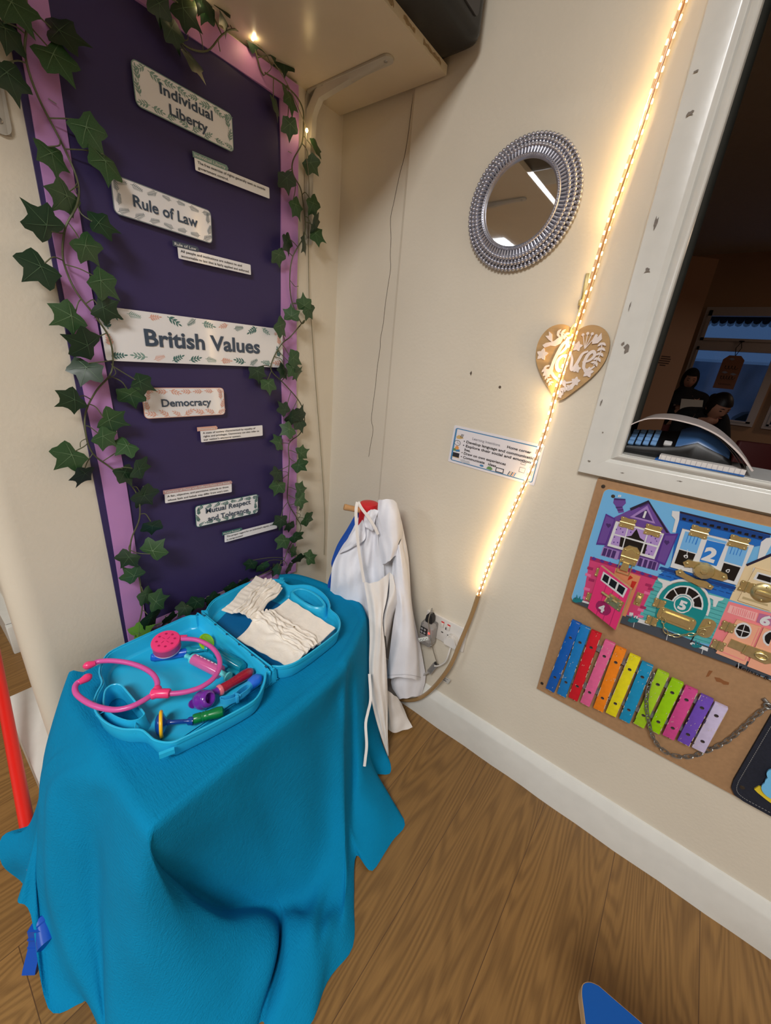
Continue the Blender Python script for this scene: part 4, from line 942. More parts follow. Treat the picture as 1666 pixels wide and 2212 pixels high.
DOORS = {'w1':('white',[(60,-79),(149,-78),(149,-137),(59,-139)],[('curtain',1,[(66,-82),(147,-82),(145,-131),(64,-133)]),('black',2,[(101,-83),(96,-101),(78,-111),(81,-132),(108,-132),(130,-132),(128,-107),(112,-100)]),('white',3,[(63,-107),(148,-106),(148,-110),(63,-110)]),('white',3,[(84,-81),(86,-81),(89,-133),(87,-133)]),('white',3,[(121,-82),(123,-82),(125,-132),(122,-132)]),('purple_m',2,[(65,-95),(67,-95),(67,-98),(65,-98)]),('purple_m',2,[(72,-91),(74,-91),(74,-94),(72,-94)]),('purple_m',2,[(78,-97),(80,-97),(80,-100),(78,-100)]),('purple_m',2,[(66,-113),(68,-113),(68,-116),(66,-116)]),('purple_m',2,[(75,-123),(77,-123),(77,-126),(75,-126)]),('purple_m',2,[(68,-125),(70,-125),(70,-128),(68,-128)]),('purple_m',2,[(92,-92),(94,-92),(94,-95),(92,-95)]),('purple_m',2,[(121,-100),(122,-100),(123,-103),(121,-103)]),('purple_m',2,[(129,-88),(131,-88),(131,-91),(129,-91)]),('purple_m',2,[(137,-91),(139,-91),(139,-94),(137,-94)]),('purple_m',2,[(132,-102),(134,-102),(134,-105),(132,-105)]),('purple_m',2,[(139,-105),(140,-105),(141,-108),(139,-108)]),('purple_m',2,[(129,-121),(131,-121),(131,-124),(129,-124)]),('purple_m',2,[(138,-121),(140,-120),(141,-123),(139,-123)]),('purple_m',2,[(136,-128),(138,-128),(138,-131),(136,-131)]),('purple_m',2,[(140,-96),(142,-96),(143,-98),(141,-98)])]),
  'w2':('white',[(174,-58),(283,-55),(285,-138),(179,-143)],[('blue_l',1,[(180,-61),(208,-61),(210,-99),(182,-99)]),('black',2,[(182,-101),(209,-101),(209,-132),(183,-132)]),('blue_l',1,[(215,-60),(245,-60),(245,-65),(215,-66)]),('blue_m',1,[(217,-67),(245,-66),(246,-113),(219,-113)]),('blue_l',1,[(250,-61),(277,-60),(280,-99),(253,-99)]),('black',2,[(254,-102),(279,-102),(279,-132),(256,-132)]),('blue_m',2,[(186,-63),(187,-63),(188,-83),(187,-83)]),('blue_m',2,[(191,-63),(192,-63),(193,-82),(192,-82)]),('blue_m',2,[(197,-63),(198,-63),(198,-82),(197,-82)]),('blue_m',2,[(202,-63),(203,-63),(204,-82),(202,-82)]),('blue_m',2,[(255,-63),(256,-63),(257,-82),(256,-82)]),('blue_m',2,[(260,-63),(260,-63),(262,-81),(261,-82)]),('blue_m',2,[(264,-63),(265,-63),(266,-81),(265,-81)]),('blue_m',2,[(269,-63),(270,-63),(271,-81),(270,-81)]),('white',3,[(194,-108),(198,-107),(200,-112),(198,-115),(194,-114),(192,-111)]),('black',4,[(195,-110),(197,-110),(198,-112),(197,-114),(195,-113)]),('white',3,[(194,-96),(195,-96),(197,-107),(196,-107)]),('white',3,[(263,-112),(266,-111),(267,-115),(266,-119),(262,-118),(261,-115)]),('black',4,[(263,-114),(265,-113),(266,-115),(265,-117),(263,-117)])]),
  'w5':('teal',[(262,-217),(261,-205),(258,-193),(253,-183),(246,-174),(238,-167),(229,-164),(220,-162),(210,-164),(202,-169),(194,-176),(187,-185),(183,-197),(181,-209),(181,-222),(189,-280),(258,-277)],[('white',1,[(254,-211),(253,-202),(250,-193),(246,-185),(240,-179),(234,-174),(227,-171),(220,-170),(213,-172),(206,-175),(200,-180),(195,-188),(191,-196),(189,-205),(188,-215),(206,-214),(206,-209),(207,-205),(209,-201),(211,-197),(214,-195),(217,-193),(221,-192),(224,-193),(228,-194),(231,-196),(233,-200),(235,-203),(237,-208),(238,-212)]),('black',2,[(251,-206),(250,-202),(249,-198),(247,-194),(245,-190),(243,-187),(241,-184),(234,-195),(235,-197),(236,-199),(238,-201),(238,-204),(239,-206),(240,-209)]),('black',2,[(239,-181),(236,-179),(233,-177),(230,-176),(227,-175),(223,-174),(220,-174),(221,-189),(223,-189),(225,-189),(227,-190),(229,-191),(230,-192),(232,-194)]),('black',2,[(217,-174),(214,-175),(211,-176),(207,-178),(205,-180),(202,-183),(199,-186),(208,-196),(210,-195),(211,-193),(213,-192),(215,-191),(217,-190),(219,-189)]),('black',2,[(198,-188),(196,-191),(194,-195),(193,-199),(192,-203),(191,-208),(191,-212),(203,-213),(203,-210),(204,-207),(204,-205),(205,-202),(206,-200),(207,-198)]),('white',2,[(237,-212),(236,-207),(234,-202),(231,-198),(227,-195),(223,-194),(219,-194),(215,-196),(211,-199),(209,-203),(207,-208),(207,-214),(208,-220),(210,-225),(213,-229),(217,-232),(221,-233),(225,-233),(229,-231),(232,-227),(235,-223),(236,-218)]),('teal',3,[(234,-212),(234,-208),(232,-203),(230,-200),(226,-198),(223,-197),(219,-197),(216,-198),(213,-201),(211,-205),(209,-209),(209,-214),(210,-219),(212,-223),(214,-226),(217,-229),(221,-230),(225,-230),(228,-228),(231,-225),(233,-222),(234,-217)])]),
  'w6a':('peach',[(307,-206),(343,-204),(348,-292),(301,-291)],[('white',1,[(334,-223),(333,-217),(331,-213),(328,-209),(324,-207),(321,-206),(317,-207),(314,-210),(311,-214),(310,-219),(310,-225),(311,-230),(313,-235),(316,-238),(320,-241),(324,-241),(327,-240),(331,-237),(333,-233),(334,-228)]),('black',2,[(332,-223),(331,-219),(329,-215),(327,-212),(324,-211),(321,-210),(318,-211),(316,-213),(314,-216),(313,-220),(313,-224),(313,-229),(315,-232),(318,-235),(320,-237),(323,-237),(326,-236),(329,-234),(331,-231),(332,-227)]),('white',3,[(312,-224),(331,-222),(332,-224),(313,-226)]),('white',3,[(320,-209),(321,-209),(324,-238),(323,-239)]),('salmon',1,[(308,-282),(343,-283),(343,-285),(308,-284)]),('salmon',1,[(340,-207),(341,-207),(345,-283),(344,-283)])]),
  'w6b':('peach',[(346,-204),(357,-204),(387,-293),(351,-293)],[('white',1,[(360,-202),(357,-203),(355,-205),(353,-208),(351,-211),(350,-216),(350,-220),(351,-224),(353,-228),(355,-232),(358,-234),(361,-236),(364,-236)]),('black',2,[(361,-206),(358,-207),(356,-208),(355,-210),(354,-213),(353,-216),(353,-220),(354,-223),(355,-226),(357,-229),(359,-231),(361,-232),(363,-232)])]),
  'w3':('cream',[(298,-95),(320,-95),(344,-167),(296,-167)],[('white',1,[(303,-101),(322,-101),(328,-118),(302,-117)]),('black',2,[(306,-104),(323,-104),(326,-114),(306,-114)]),('cream_d',1,[(300,-156),(336,-156),(337,-160),(300,-161)])]),
  'd4':('hotpink',[(62,-188),(131,-204),(131,-311),(64,-301)],[('white',1,[(71,-197),(126,-206),(124,-231),(71,-220)]),('black',2,[(75,-201),(86,-202),(87,-219),(74,-217)]),('black',2,[(90,-203),(104,-205),(104,-222),(90,-220)]),('black',2,[(108,-206),(122,-208),(121,-226),(108,-223)]),('oval',1,[(111,-277),(110,-271),(107,-267),(102,-264),(97,-262),(91,-263),(86,-265),(81,-269),(79,-274),(78,-280),(79,-286),(82,-290),(87,-293),(93,-295),(98,-294),(104,-292),(108,-287),(110,-282)]),('pink_d',1,[(85,-224),(86,-224),(86,-306),(85,-306)]),('pink_d',1,[(101,-227),(102,-227),(102,-309),(101,-309)]),('pink_d',1,[(116,-230),(117,-230),(118,-311),(117,-311)])])}
NUMS = {'1':(106,-49),'2':(230,-94),'4':(92,-281),'5':(222,-215),'6':(344,-189)}
HW = {'h1a':(82,-76),'h1b':(129,-77),'h2a':(201,-55),'h2b':(261,-55),'h4a':(60,-207),'h4b':(57,-274),'h5a':(185,-229),'h5b':(184,-274),'h6a':(300,-226),'h6b':(299,-272),'h3':(299,-135),'hasp1':(106,-150),'lock2':(231,-128),'bolt4':(109,-250),'catch4':(148,-238),'chain5':(225,-249),'ck5':(272,-247),'hasp6':(346,-258),'knob3':(322,-136),'screw':(40,-28),'brand':(370,-303),'clasp1b':(104,-170)}
LB = [(25,-17),(294,-15),(390,-302),(26,-306)]
# ------------------------------------------------------------------ busy board
MDF = mat('hardboard_brown', (164, 128, 92), 0.65, var=0.07, vscale=120, bump=0.05, bscale=180)
BO = FB(-.857, .96, 0, 0.0)
def BM(u, v, w=0.0, a=0): return BO @ tr(u / 1000, v / 1000, w) @ rz(a)
root = thing('busy_board', (-.001, -1.22, .355), 'large brown fibreboard sheet with toys fixed to it under the hatch', 'board')
g = G(BO); g.prism([(0.0, 0.0), (.002, -.30), (.003, -.606), (.76, -.606), (.76, 0.0)], 0.0, .013); obj('sheet', g, MDF, root, smooth=0)
SCR = mat('dark_screw', (70, 62, 54), .5, metal=.5)
for u, v in ((15, -14), (12, -581), (433, -25)):
    g = G(BM(u, v, .013)); g.lathe([(.0042, 0), (.004, .0012), (0, .0015)], 12); g.box((0, 0, .0016), (.006, .001, .0004)); g.box((0, 0, .0016), (.001, .006, .0004)); obj('screw', g, SCR, root, smooth=30)
g = G(BM(330, -354, .0133)); g.poly([(-.012, .002), (-.004, .005), (.004, .003), (.012, .004), (.013, -.002), (.006, -.006), (.001, -.004), (-.006, -.006)], 0); g.poly([(-.024, .012), (-.018, .014), (-.020, -.002), (-.024, -.006)], 0)
obj('stain', g, mat('brown_stain', (138, 88, 50), .5), root, smooth=0)

# ---- painted latch board
CN = {'purple': (104, 72, 150), 'purple_d': (66, 44, 104), 'purple_m': (82, 48, 140), 'lilac': (160, 128, 192), 'roof': (34, 30, 56), 'white': (214, 216, 218), 'pink': (204, 66, 118), 'pink_d': (160, 40, 92), 'pink_l': (224, 110, 158), 'hotpink': (226, 54, 118), 'inside': (214, 140, 100), 'inside_d': (190, 48, 40), 'blue': (24, 104, 190), 'blue_d': (16, 62, 130), 'blue_m': (30, 118, 204), 'blue_l': (112, 176, 228), 'black': (16, 16, 20), 'teal_l': (84, 176, 178), 'teal_m': (50, 136, 142), 'teal': (0, 134, 138), 'teal_p': (20, 118, 128), 'salmon': (232, 132, 138), 'salmon_l': (238, 178, 176), 'mauve': (180, 110, 150), 'cream': (222, 202, 162), 'cream_d': (180, 162, 122), 'kerb': (66, 74, 84), 'curtain': (172, 144, 204), 'peach': (232, 168, 138), 'oval': (150, 34, 90), 'sky': (112, 180, 228), 'ply': (196, 158, 112)}
CK = list(CN); CM = [mat('toy_paint_' + k, CN[k], .32) for k in CK]; CI = {k: i for i, k in enumerate(CK)}
def mm(l): return [(a / 1000, b / 1000) for a, b in l]
LW0, LW1 = .0132, .0225
root = thing('latch_board', (-.014, -1.07, .655), 'painted wooden latch board toy with numbered houses, fixed on the brown fibreboard', 'toy')
g = G(BO)
g.use(CI['ply']); g.prism([(x + .2165, y - .1595) for x, y in rrect(.394, .291, .012)], LW0, LW1 - .0003); g.use(CI['sky']); g.poly([(x + .2165, y - .1595) for x, y in rrect(.392, .289, .0115)], LW1)
for q, (c, z, pl) in enumerate(ART): g.use(CI[c]); g.poly(mm(pl), LW1 + .0005 * z + 3.4e-6 * q)
panel = obj('painted_panel', g, CM, root, smooth=0)
def hinge(par, u, v, a=0, w=.024, h=.019):
    g = G(BM(u, v, LW1 + .0045, a)); g.prism([(sx * x, sy * y) for sx, sy, pts in ((1, -1, ((.06, .5), (.14, .44), (.24, .5), (.46, .5), (.5, .44), (.5, .2), (.45, .1), (.45, -.1), (.5, -.2), (.5, -.44), (.46, -.5), (.24, -.5), (.14, -.44), (.06, -.5))), (-1, 1, ((.06, .5), (.14, .44), (.24, .5), (.46, .5), (.5, .44), (.5, .2), (.45, .1), (.45, -.1), (.5, -.2), (.5, -.44), (.46, -.5), (.24, -.5), (.14, -.44), (.06, -.5)))) for x, y in ((a_ * w, b_ * h) for a_, b_ in pts)], 0, .0012); g.tube([(0, -h / 2, .0016), (0, h / 2, .0016)], .0016, 8)
    for x in (-.38, .38):
        for y in (-.36, .36): g.ball((w * x, h * y, .0012), .0016, 5, sc=(1, 1, .7))
    return obj('hinge', g, BRASS, par, smooth=40)
DOORO = {}
def door_part(key, base, name='door'):
    b, o, inner = DOORS[key]; g = G(BO)
    g.use(CI['ply']); g.prism(mm(o), LW1 + .0005, LW1 + .0038); g.use(CI[b]); g.poly(mm(o), LW1 + .004)
    for q, (c, z, pl) in enumerate(inner): g.use(CI[c]); g.poly(mm(pl), LW1 + .004 + .00022 * z + 7e-6 * q)
    return obj(name, g, CM, root, smooth=0)
d1 = door_part('w1', 0, 'window_flap'); d2 = door_part('w2', 0, 'window_flap'); d5 = door_part('w5', 0); d6a = door_part('w6a', 0); d6b = door_part('w6b', 0); d3 = door_part('w3', 0)
# the pink door stands ajar, hinged at its left edge
b, o, inner = DOORS['d4']
HX, AJ = .058, 24
MD = BO @ tr(HX, 0, LW1 + .001) @ ry(-AJ) @ tr(-HX, 0, 0)
kx = 1.09
def dd(l): return [(HX + (x - HX) * kx, y) for x, y in mm(l)]
g = G(MD); g.use(CI['ply']); g.prism(dd(o), -.0005, .0068); g.use(CI['hotpink']); g.poly(dd(o), .007)
for q, (c, z, pl) in enumerate(inner): g.use(CI[c]); g.poly(dd(pl), .007 + .00022 * z + 7e-6 * q)
d4 = obj('door', g, CM, root, smooth=0)
tag(d4, 'hot pink door numbered 4 standing ajar')
for k, par, a in (('h1a', d1, 90), ('h1b', d1, 90), ('h2a', d2, 90), ('h2b', d2, 90), ('h5a', d5, 0), ('h5b', d5, 0), ('h6a', d6a, 0), ('h6b', d6a, 0), ('h3', d3, 0)):
    hinge(par, HW[k][0], HW[k][1], a, .0235 if k[1] in '12' else .021, .029 if k[1] in '12' else .021)
for k in ('h4a', 'h4b'): hinge(d4, HW[k][0] + 2, HW[k][1], 0, .018, .021)
def num(par, n, h, M=None, dz=.0045):
    g = G((M or BO @ tr(NUMS[n][0] / 1000, NUMS[n][1] / 1000, LW1 + dz))); g.text(n, h, None, 0, 0, 0, .05); obj('number', g, CM[CI['white']], par, smooth=0)
num(panel, '1', .0135, dz=.0028); num(d2, '2', .026); num(d5, '5', .019, dz=.0052); num(panel, '6', .019, dz=.0022)
num(d4, '4', .017, MD @ tr(HX + (NUMS['4'][0] / 1000 - HX) * kx, NUMS['4'][1] / 1000, .0076))
g = G(BM(HW['brand'][0] - 34, HW['brand'][1] + 1, LW1 + .0012, 0)); g.text('Melissa & Doug', .0075, .085, 0, 0, 0, .01, 'LEFT'); obj('lettering', g, CM[CI['black']], panel, smooth=0)
g = G(BM(40, -28, LW1)); g.lathe([(.004, 0), (.0035, .001), (0, .0012)], 12); obj('screw', g, SCR, root, smooth=30)
# latches
def plate(g, pts, z0, z1): g.prism(mm(pts), z0, z1)
g = G(BM(HW['hasp1'][0], HW['hasp1'][1], LW1 + .0045)); plate(g, [(-15, -14), (15, -14), (17, 6), (16, 18), (8, 27), (-8, 27), (-16, 18), (-17, 6)], 0, .0022); plate(g, [(-9, 2), (9, 2), (11, 14), (0, 22), (-11, 14)], .0022, .006); g.tube([(-.016, .001, .004), (.016, .001, .004)], .0026, 8)
for x, y in ((-.011, -.008), (.011, -.008), (-.012, .016), (.012, .016)): g.ball((x, y, .0024), .002, 5)
obj('toggle_latch', g, BRASS, root, smooth=40)
g = G(BM(HW['clasp1b'][0], HW['clasp1b'][1] - 2, LW1 + .005)); plate(g, [(-8, -9), (8, -9), (6, 9), (-6, 9)], .002, .0045); g.tube([(-.012, .012, .002), (-.012, -.016, .003), (.012, -.016, .003), (.012, .012, .002)], .0012, 6); obj('latch_loop', g, BRASS, root, smooth=40)
g = G(BM(HW['lock2'][0], HW['lock2'][1], LW1 + .0045))
plate(g, [(-36, 4), (-30, 12), (-16, 13), (0, 17), (16, 10), (34, 6), (38, -2), (32, -9), (14, -10), (2, -18), (-12, -14), (-18, 0), (-30, -4)], 0, .004); g.lathe([(.017, .004), (.015, .009), (.006, .011), (0, .0115)], 20); g.lathe([(.006, .011), (.004, .0135), (0, .014)], 14)
plate(g, [(-42, -18), (-34, -12), (-24, -18), (-6, -22), (10, -20), (24, -26), (22, -34), (0, -34), (-26, -28), (-38, -26)], 0, .0035)
for x, y in ((-.029, .005), (.031, -.001), (-.034, -.019), (.018, -.028)): g.ball((x, y, .004), .0032, 6, sc=(1, 1, .6))
obj('sash_lock', g, BRASS, root, smooth=40)
g = G(MD @ tr(HX + (HW['bolt4'][0] / 1000 - HX) * kx, HW['bolt4'][1] / 1000, .0075) @ rz(-6)); g.box((.004, 0, .0006), (.034, .026, .0012)); g.tube([(-.028, .005, .004), (.020, .005, .004)], .003, 8); g.box((-.004, .005, .004), (.007, .011, .006)); g.box((.014, .005, .004), (.006, .011, .006)); g.tube([(-.012, .005, .005), (-.012, -.008, .009)], .0016, 6)
for x in (-.008, .016):
    for y in (-.010, .011): g.ball((x, y, .0012), .0017, 5)
obj('bolt', g, BRASS, d4, smooth=40)
g = G(BM(HW['catch4'][0], HW['catch4'][1], LW1)); g.box((0, 0, .0006), (.013, .032, .0012)); g.box((0, 0, .004), (.010, .012, .007), bev=.002)
for y in (-.012, .012): g.ball((0, y, .0012), .0024, 5)
obj('bolt_catch', g, BRASS, root, smooth=40)
g = G(BM(HW['chain5'][0] - 4, HW['chain5'][1], LW1 + .0045, -1)); g.prism(rrect(.066, .030, .009), 0, .0022); g.prism(rrect(.052, .015, .006), .0022, .006)
for x in (-.026, .026): g.ball((x, -.010, .0022), .002, 5); g.ball((x, .010, .0022), .002, 5)
ch = obj('chain_guard', g, BRASS, root, smooth=40)
cp = spline([(202, -256, 12), (205, -270, 14), (216, -286, 12), (232, -283, 12), (248, -271, 11), (262, -262, 11), (270, -248, 10)], 3); cp = [(c[0] / 1000, c[1] / 1000, c[2] / 1000 + LW1) for c in cp]
for i in range(0, len(cp) - 1, 2):
    a = Vector(cp[i]); b = Vector(cp[min(i + 2, len(cp) - 1)]); d = b - a; L_ = d.length * .62; m = (a + b) / 2; d.normalize(); s = d.cross(Vector((0, 0, 1))).normalized() if (i // 2) % 2 == 0 else Vector((0, 0, 1))
    g = G(BO); g.tube([tuple(m + d * (L_ * math.cos(q)) + s * (.0034 * math.sin(q))) for q in [k * .5236 for k in range(12)]], .0008, 5, closed=True); obj('chain_link', g, BRASS, ch, smooth=60)
g = G(BM(HW['ck5'][0], HW['ck5'][1], LW1, -3)); g.prism(rrect(.024, .044, .011), 0, .002); g.prism(rrect(.009, .026, .004), .002, .003); g.ball((0, .014, .003), .0028, 6); g.ball((0, -.015, .002), .0022, 5); g.tube([(-.010, -.006, .004), (.004, .010, .006)], .0012, 6); obj('keyhole_plate', g, BRASS, root, smooth=40)
g = G(BM(HW['hasp6'][0] - 2, HW['hasp6'][1], LW1 + .0045, -2)); plate(g, [(-32, -9), (-8, -9), (-4, -12), (28, -14), (34, -8), (34, 6), (28, 12), (-4, 10), (-8, 9), (-32, 9)], 0, .0022); g.tube([(-.008, -.010, .003), (-.008, .010, .003)], .002, 8); P = [(.017 + .009 * math.cos(q), -.001 + .006 * math.sin(q), .004) for q in [k * .5236 for k in range(12)]]; g.tube(P, .0016, 6, closed=True); obj('hasp', g, BRASS, root, smooth=40)
g = G(BM(HW['knob3'][0] + 2, HW['knob3'][1], LW1 + .0045)); g.lathe([(.019, 0), (.019, .002), (.016, .005), (.006, .006), (0, .006)], 24); g.box((0, 0, .007), (.026, .008, .005), bev=.002); g.ball((0, -.014, .004), .0024, 5); g.ball((0, .013, .005), .0024, 5); obj('turn_knob', g, BRASS, root, smooth=40)

# ---- wooden bar chime
BARS = [((48, -349), (37, -574), (0, 88, 176)), ((69, -351), (66, -571), (14, 120, 190)), ((94, -353), (93, -564), (204, 20, 40)), ((126, -363), (121, -561), (222, 98, 148)), ((150, -367), (151, -557), (238, 132, 24)), ((180, -371), (178, -552), (226, 214, 26)), ((206, -377), (207, -549), (10, 142, 190)), ((237, -380), (235, -542), (160, 202, 36)), ((265, -386), (264, -537), (150, 204, 10)), ((291, -389), (291, -533), (204, 72, 140)), ((319, -393), (318, -528), (110, 76, 184)), ((344, -397), (344, -526), (200, 190, 222))]
root = thing('xylophone', (-.014, -1.05, .385), 'wooden xylophone of twelve bright painted bars fixed low on the brown fibreboard', 'xylophone')
for k, f in enumerate((.2, .78)):
    g = G(BO); pts = [((b[0][0] + (b[1][0] - b[0][0]) * f) / 1000, (b[0][1] + (b[1][1] - b[0][1]) * f) / 1000) for b in BARS]; a, b_ = Vector(pts[0]), Vector(pts[-1]); d = b_ - a
    M = tr((a.x + b_.x) / 2, (a.y + b_.y) / 2, .0185) @ rz(math.degrees(math.atan2(d.y, d.x))); g.box((0, 0, 0), (d.length + .01, .012, .011), M); obj('rail', g, mat('grey_rail', (128, 122, 124), .6), root, smooth=0)
WORN = mat('bare_bar_edge', (206, 190, 170), .7)
for i, (a, b_, c) in enumerate(BARS):
    a = Vector(a) / 1000; b_ = Vector(b_) / 1000; d = b_ - a; m = (a + b_) / 2
    M = BO @ tr(m.x, m.y, .0245) @ rz(math.degrees(math.atan2(d.y, d.x)) + 90); L_ = d.length; w = .0222
    PM = mat('bar_paint_%d' % i, c, .42, var=.08, vscale=70)
    g = G(M); g.box((0, 0, .0045), (w, L_, .009), bev=.0012); bar = obj('bar', g, PM, root)
    g = G(M); rnd = random.Random(i)
    for k in range(9):
        s = rnd.choice((-1, 1)); y = rnd.uniform(-.48, .48) * L_; l = rnd.uniform(.004, .02); g.rect(s * (w / 2 - .0004) - .0005, y - l / 2, s * (w / 2 - .0004) + .0005, y + l / 2, .00915)
    for k in range(5):
        x = rnd.uniform(-.4, .4) * w; y = rnd.uniform(-.45, .45) * L_; g.poly([(x, y), (x + .0016, y + .003), (x + .001, y + .0045)], .00915)
    for s in (-1, 1):
        for k in range(2): x = rnd.uniform(-.35, .25) * w; g.rect(x, s * (L_ / 2 - .0007) - .0004, x + rnd.uniform(.003, .007), s * (L_ / 2 - .0007) + .0004, .00915)
    obj('worn_edge', g, WORN, bar, smooth=0, kind='stuff')
    for y in (.29 * L_, -.29 * L_):
        g = G(M); g.disc(0, y, .0038, .0093, 14); g.use(1); g.ribbon([(-.0026, y - .0016), (0, y - .0026), (.0026, y - .0016)], .0012, .0095); obj('screw_hole', g, [mat('bar_hole_dark', (48, 42, 46), .5), STEEL], bar, smooth=0)

# ---- chain
CHS = mat('dull_steel_chain', (150, 150, 148), .36, metal=.8)
root = thing('chain', (-.03, -1.1, .37), 'dull steel chain hanging in a loop in front of the xylophone', 'chain')
cp = [(221, -392, 34), (223, -428, 38), (231, -468, 40), (245, -505, 40), (264, -546, 34), (286, -573, 27), (312, -579, 24), (339, -562, 22), (358, -528, 22), (378, -482, 22), (390, -428, 23), (398, -384, 24), (406, -362, 22)]
CP = [Vector((c[0] / 1000, c[1] / 1000, c[2] / 1000)) for c in spline(cp, 30)]
acc = 0; last = CP[0]; k = 0; pitch = .0112
pts = [CP[0]]
for a, b_ in zip(CP[:-1], CP[1:]):
    acc += (b_ - a).length
    if acc >= pitch: pts.append(b_); acc = 0
for a, b_ in zip(pts[:-1], pts[1:]):
    d = (b_ - a).normalized(); m = (a + b_) / 2; s = d.cross(Vector((0, 0, 1))).normalized(); t = d.cross(s)
    s = (s * .8 + t * .6).normalized() if k % 2 == 0 else (s * -.6 + t * .8).normalized()
    g = G(BO); L_ = .0088
    ring = []
    for q in range(16):
        an = q * math.pi / 8; ca, sa = math.cos(an), math.sin(an); ring.append(tuple(m + d * ((L_ - .0040) * (1 if ca > .05 else -1 if ca < -.05 else 0) + .0040 * ca) + s * (.0040 * sa)))
    g.tube(ring, .0012, 5, closed=True); obj('link', g, CHS, root, smooth=60); k += 1
root = thing('hook_screw', (-.014, -1.262, .59), 'steel eye screw holding the right end of the chain', 'hook')
g = G(BO); g.tube([(.396, -.352, .016), (.414, -.364, .018)], .0036, 8); g.tube([(.405 + .006 * math.cos(q), -.360 + .006 * math.sin(q), .022) for q in [i * .6283 for i in range(10)]], .0018, 6, closed=True); obj('eye', g, CHS, root, smooth=60)

# ---- navy felt panel, cut off by the frame
FELT = mat('navy_felt', (26, 30, 44), .95, var=.2, vscale=200, bump=.2, bscale=300)
root = thing('felt_panel', (-.014, -1.36, .345), 'navy felt panel with rounded corners at the lower right of the busy board', 'panel')
out = [(416, -372), (418, -565), (421, -586), (430, -598), (446, -602), (700, -602), (700, -372)]
g = G(BO); g.prism(mm(out), .0132, .020); obj('felt', g, FELT, root, smooth=20)
g = G(BO); off = [(424, -372), (425, -562), (428, -580), (435, -590), (448, -594), (700, -594)]; P = spline([(a / 1000, b / 1000, .0202) for a, b in off[1:5]], 4); P = [(.423, -.372, .0202)] + P + [(.7, -.594, .0202)]
L_ = 0
for a, b_ in zip(P[:-1], P[1:]):
    a = Vector(a); b_ = Vector(b_); n = max(1, int((b_ - a).length / .005))
    for i in range(n): g.tube([tuple(a.lerp(b_, i / n)), tuple(a.lerp(b_, (i + .6) / n))], .0005, 4)
obj('stitching', g, mat('pale_stitch', (150, 150, 148), .8), root, smooth=0)
g = G(BM(434, -570, .020)); g.lathe([(.0045, 0), (.004, .001), (0, .0012)], 12); obj('screw', g, SCR, root, smooth=30)
g = G(BO); g.prism(mm([(449, -557), (452, -546), (458, -541), (474, -546), (560, -572), (560, -590), (470, -566), (456, -561)]), .020, .0235); obj('felt_shape', g, mat('yellow_felt', (222, 196, 44), .9, bump=.15, bscale=300), root, smooth=20)
g = G(BO)
for cx, cy, r in ((468, -500, 18), (480, -520, 26), (474, -536, 20), (500, -505, 34)): g.prism([(cx / 1000 + r / 1000 * math.cos(i * .314), cy / 1000 + r / 1000 * math.sin(i * .314)) for i in range(20)], .0236, .0268 + r * 1e-5)
obj('felt_shape', g, mat('sky_blue_felt', (110, 186, 232), .9, bump=.15, bscale=300), root, smooth=20)
# ------------------------------------------------------------------ on the sill of the hatch
PAPER = mat('glossy_magazine_paper', (206, 196, 192), .3, var=.03, vscale=12); BLKPH = mat('black_phone_plastic', (9, 10, 13), .4)
SILL = 1.0222
g = G(); g.box((.066, -1.6, 1.018), (.155, 1.43, .008)); struct('trim_2', g, GLOSS, 30)
root = thing('desk_phone', (.05, -.97, SILL), 'black desk telephone with pale blue keys lying on the hatch sill under the curled pages', 'telephone')
SEC = [(-.864, 1.029, 1.045), (-.868, 1.033, 1.056), (-.885, 1.038, 1.066), (-.92, 1.042, 1.071), (-.955, 1.047, 1.074), (-.98, 1.054, 1.080), (-1.005, 1.066, 1.090), (-1.025, 1.058, 1.084), (-1.05, 1.050, 1.070), (-1.062, 1.044, 1.058), (-1.068, 1.034, 1.040)]
g = G(); rows = []
for y, zf, zb in SEC: rows.append([(.022, y, SILL + .0004), (.017, y, SILL + .004), (.0155, y, zf - .007), (.0185, y, zf - .001), (.024, y, zf), (.072, y, zb - .003), (.08, y, zb), (.105, y, zb - .002), (.112, y, zb - .010), (.112, y, SILL + .0004)])
g.grid(rows); g.poly([(p[0], p[2]) for p in rows[0]], 0, frame((0, rows[0][0][1], 0), (1, 0, 0), (0, 0, 1))); g.poly([(p[0], p[2]) for p in rows[-1]], 0, frame((0, rows[-1][0][1], 0), (1, 0, 0), (0, 0, 1)))
obj('body', g, BLKPH, root, smooth=50)
g = G(); rows = []
for y, zf, zb in ((-.972, 1.053, 1.078), (-.985, 1.060, 1.085), (-1.005, 1.069, 1.093), (-1.03, 1.060, 1.085), (-1.052, 1.052, 1.072), (-1.060, 1.046, 1.062)): rows.append([(.020, y, zf - .004), (.022, y, zf + .003), (.07, y, zb + .004), (.09, y, zb + .002), (.095, y, zb - .004)])
g.grid(rows); obj('handset', g, mat('blue_grey_plastic', (60, 100, 150), .35), root, smooth=50)
KEYB = mat('phone_key_blue', (120, 164, 214), .35)
for i in range(5):
    for j in range(4):
        y = -.880 - i * .0135; zf = 1.0375 + i * .0019; g = G(tr(.029 + j * .012, y, zf + .0035 + j * .0068) @ ry(-29)); g.box((0, 0, .001), (.0105, .0105, .005), bev=.0014); obj('key', g, KEYB, root, smooth=30)
g = G(tr(.032, -.958, 1.0535) @ ry(-29)); g.box((0, 0, 0), (.012, .014, .006), bev=.002); obj('call_button', g, mat('phone_button_white', (206, 206, 206), .4), root, smooth=30)
root = thing('notepad', (.03, -1.02, SILL), 'squared paper notepad with a blue cover on the sill beneath the telephone', 'notepad')
NB = [(-.010, -.947), (-.016, -1.088), (.075, -1.094), (.08, -.951)]
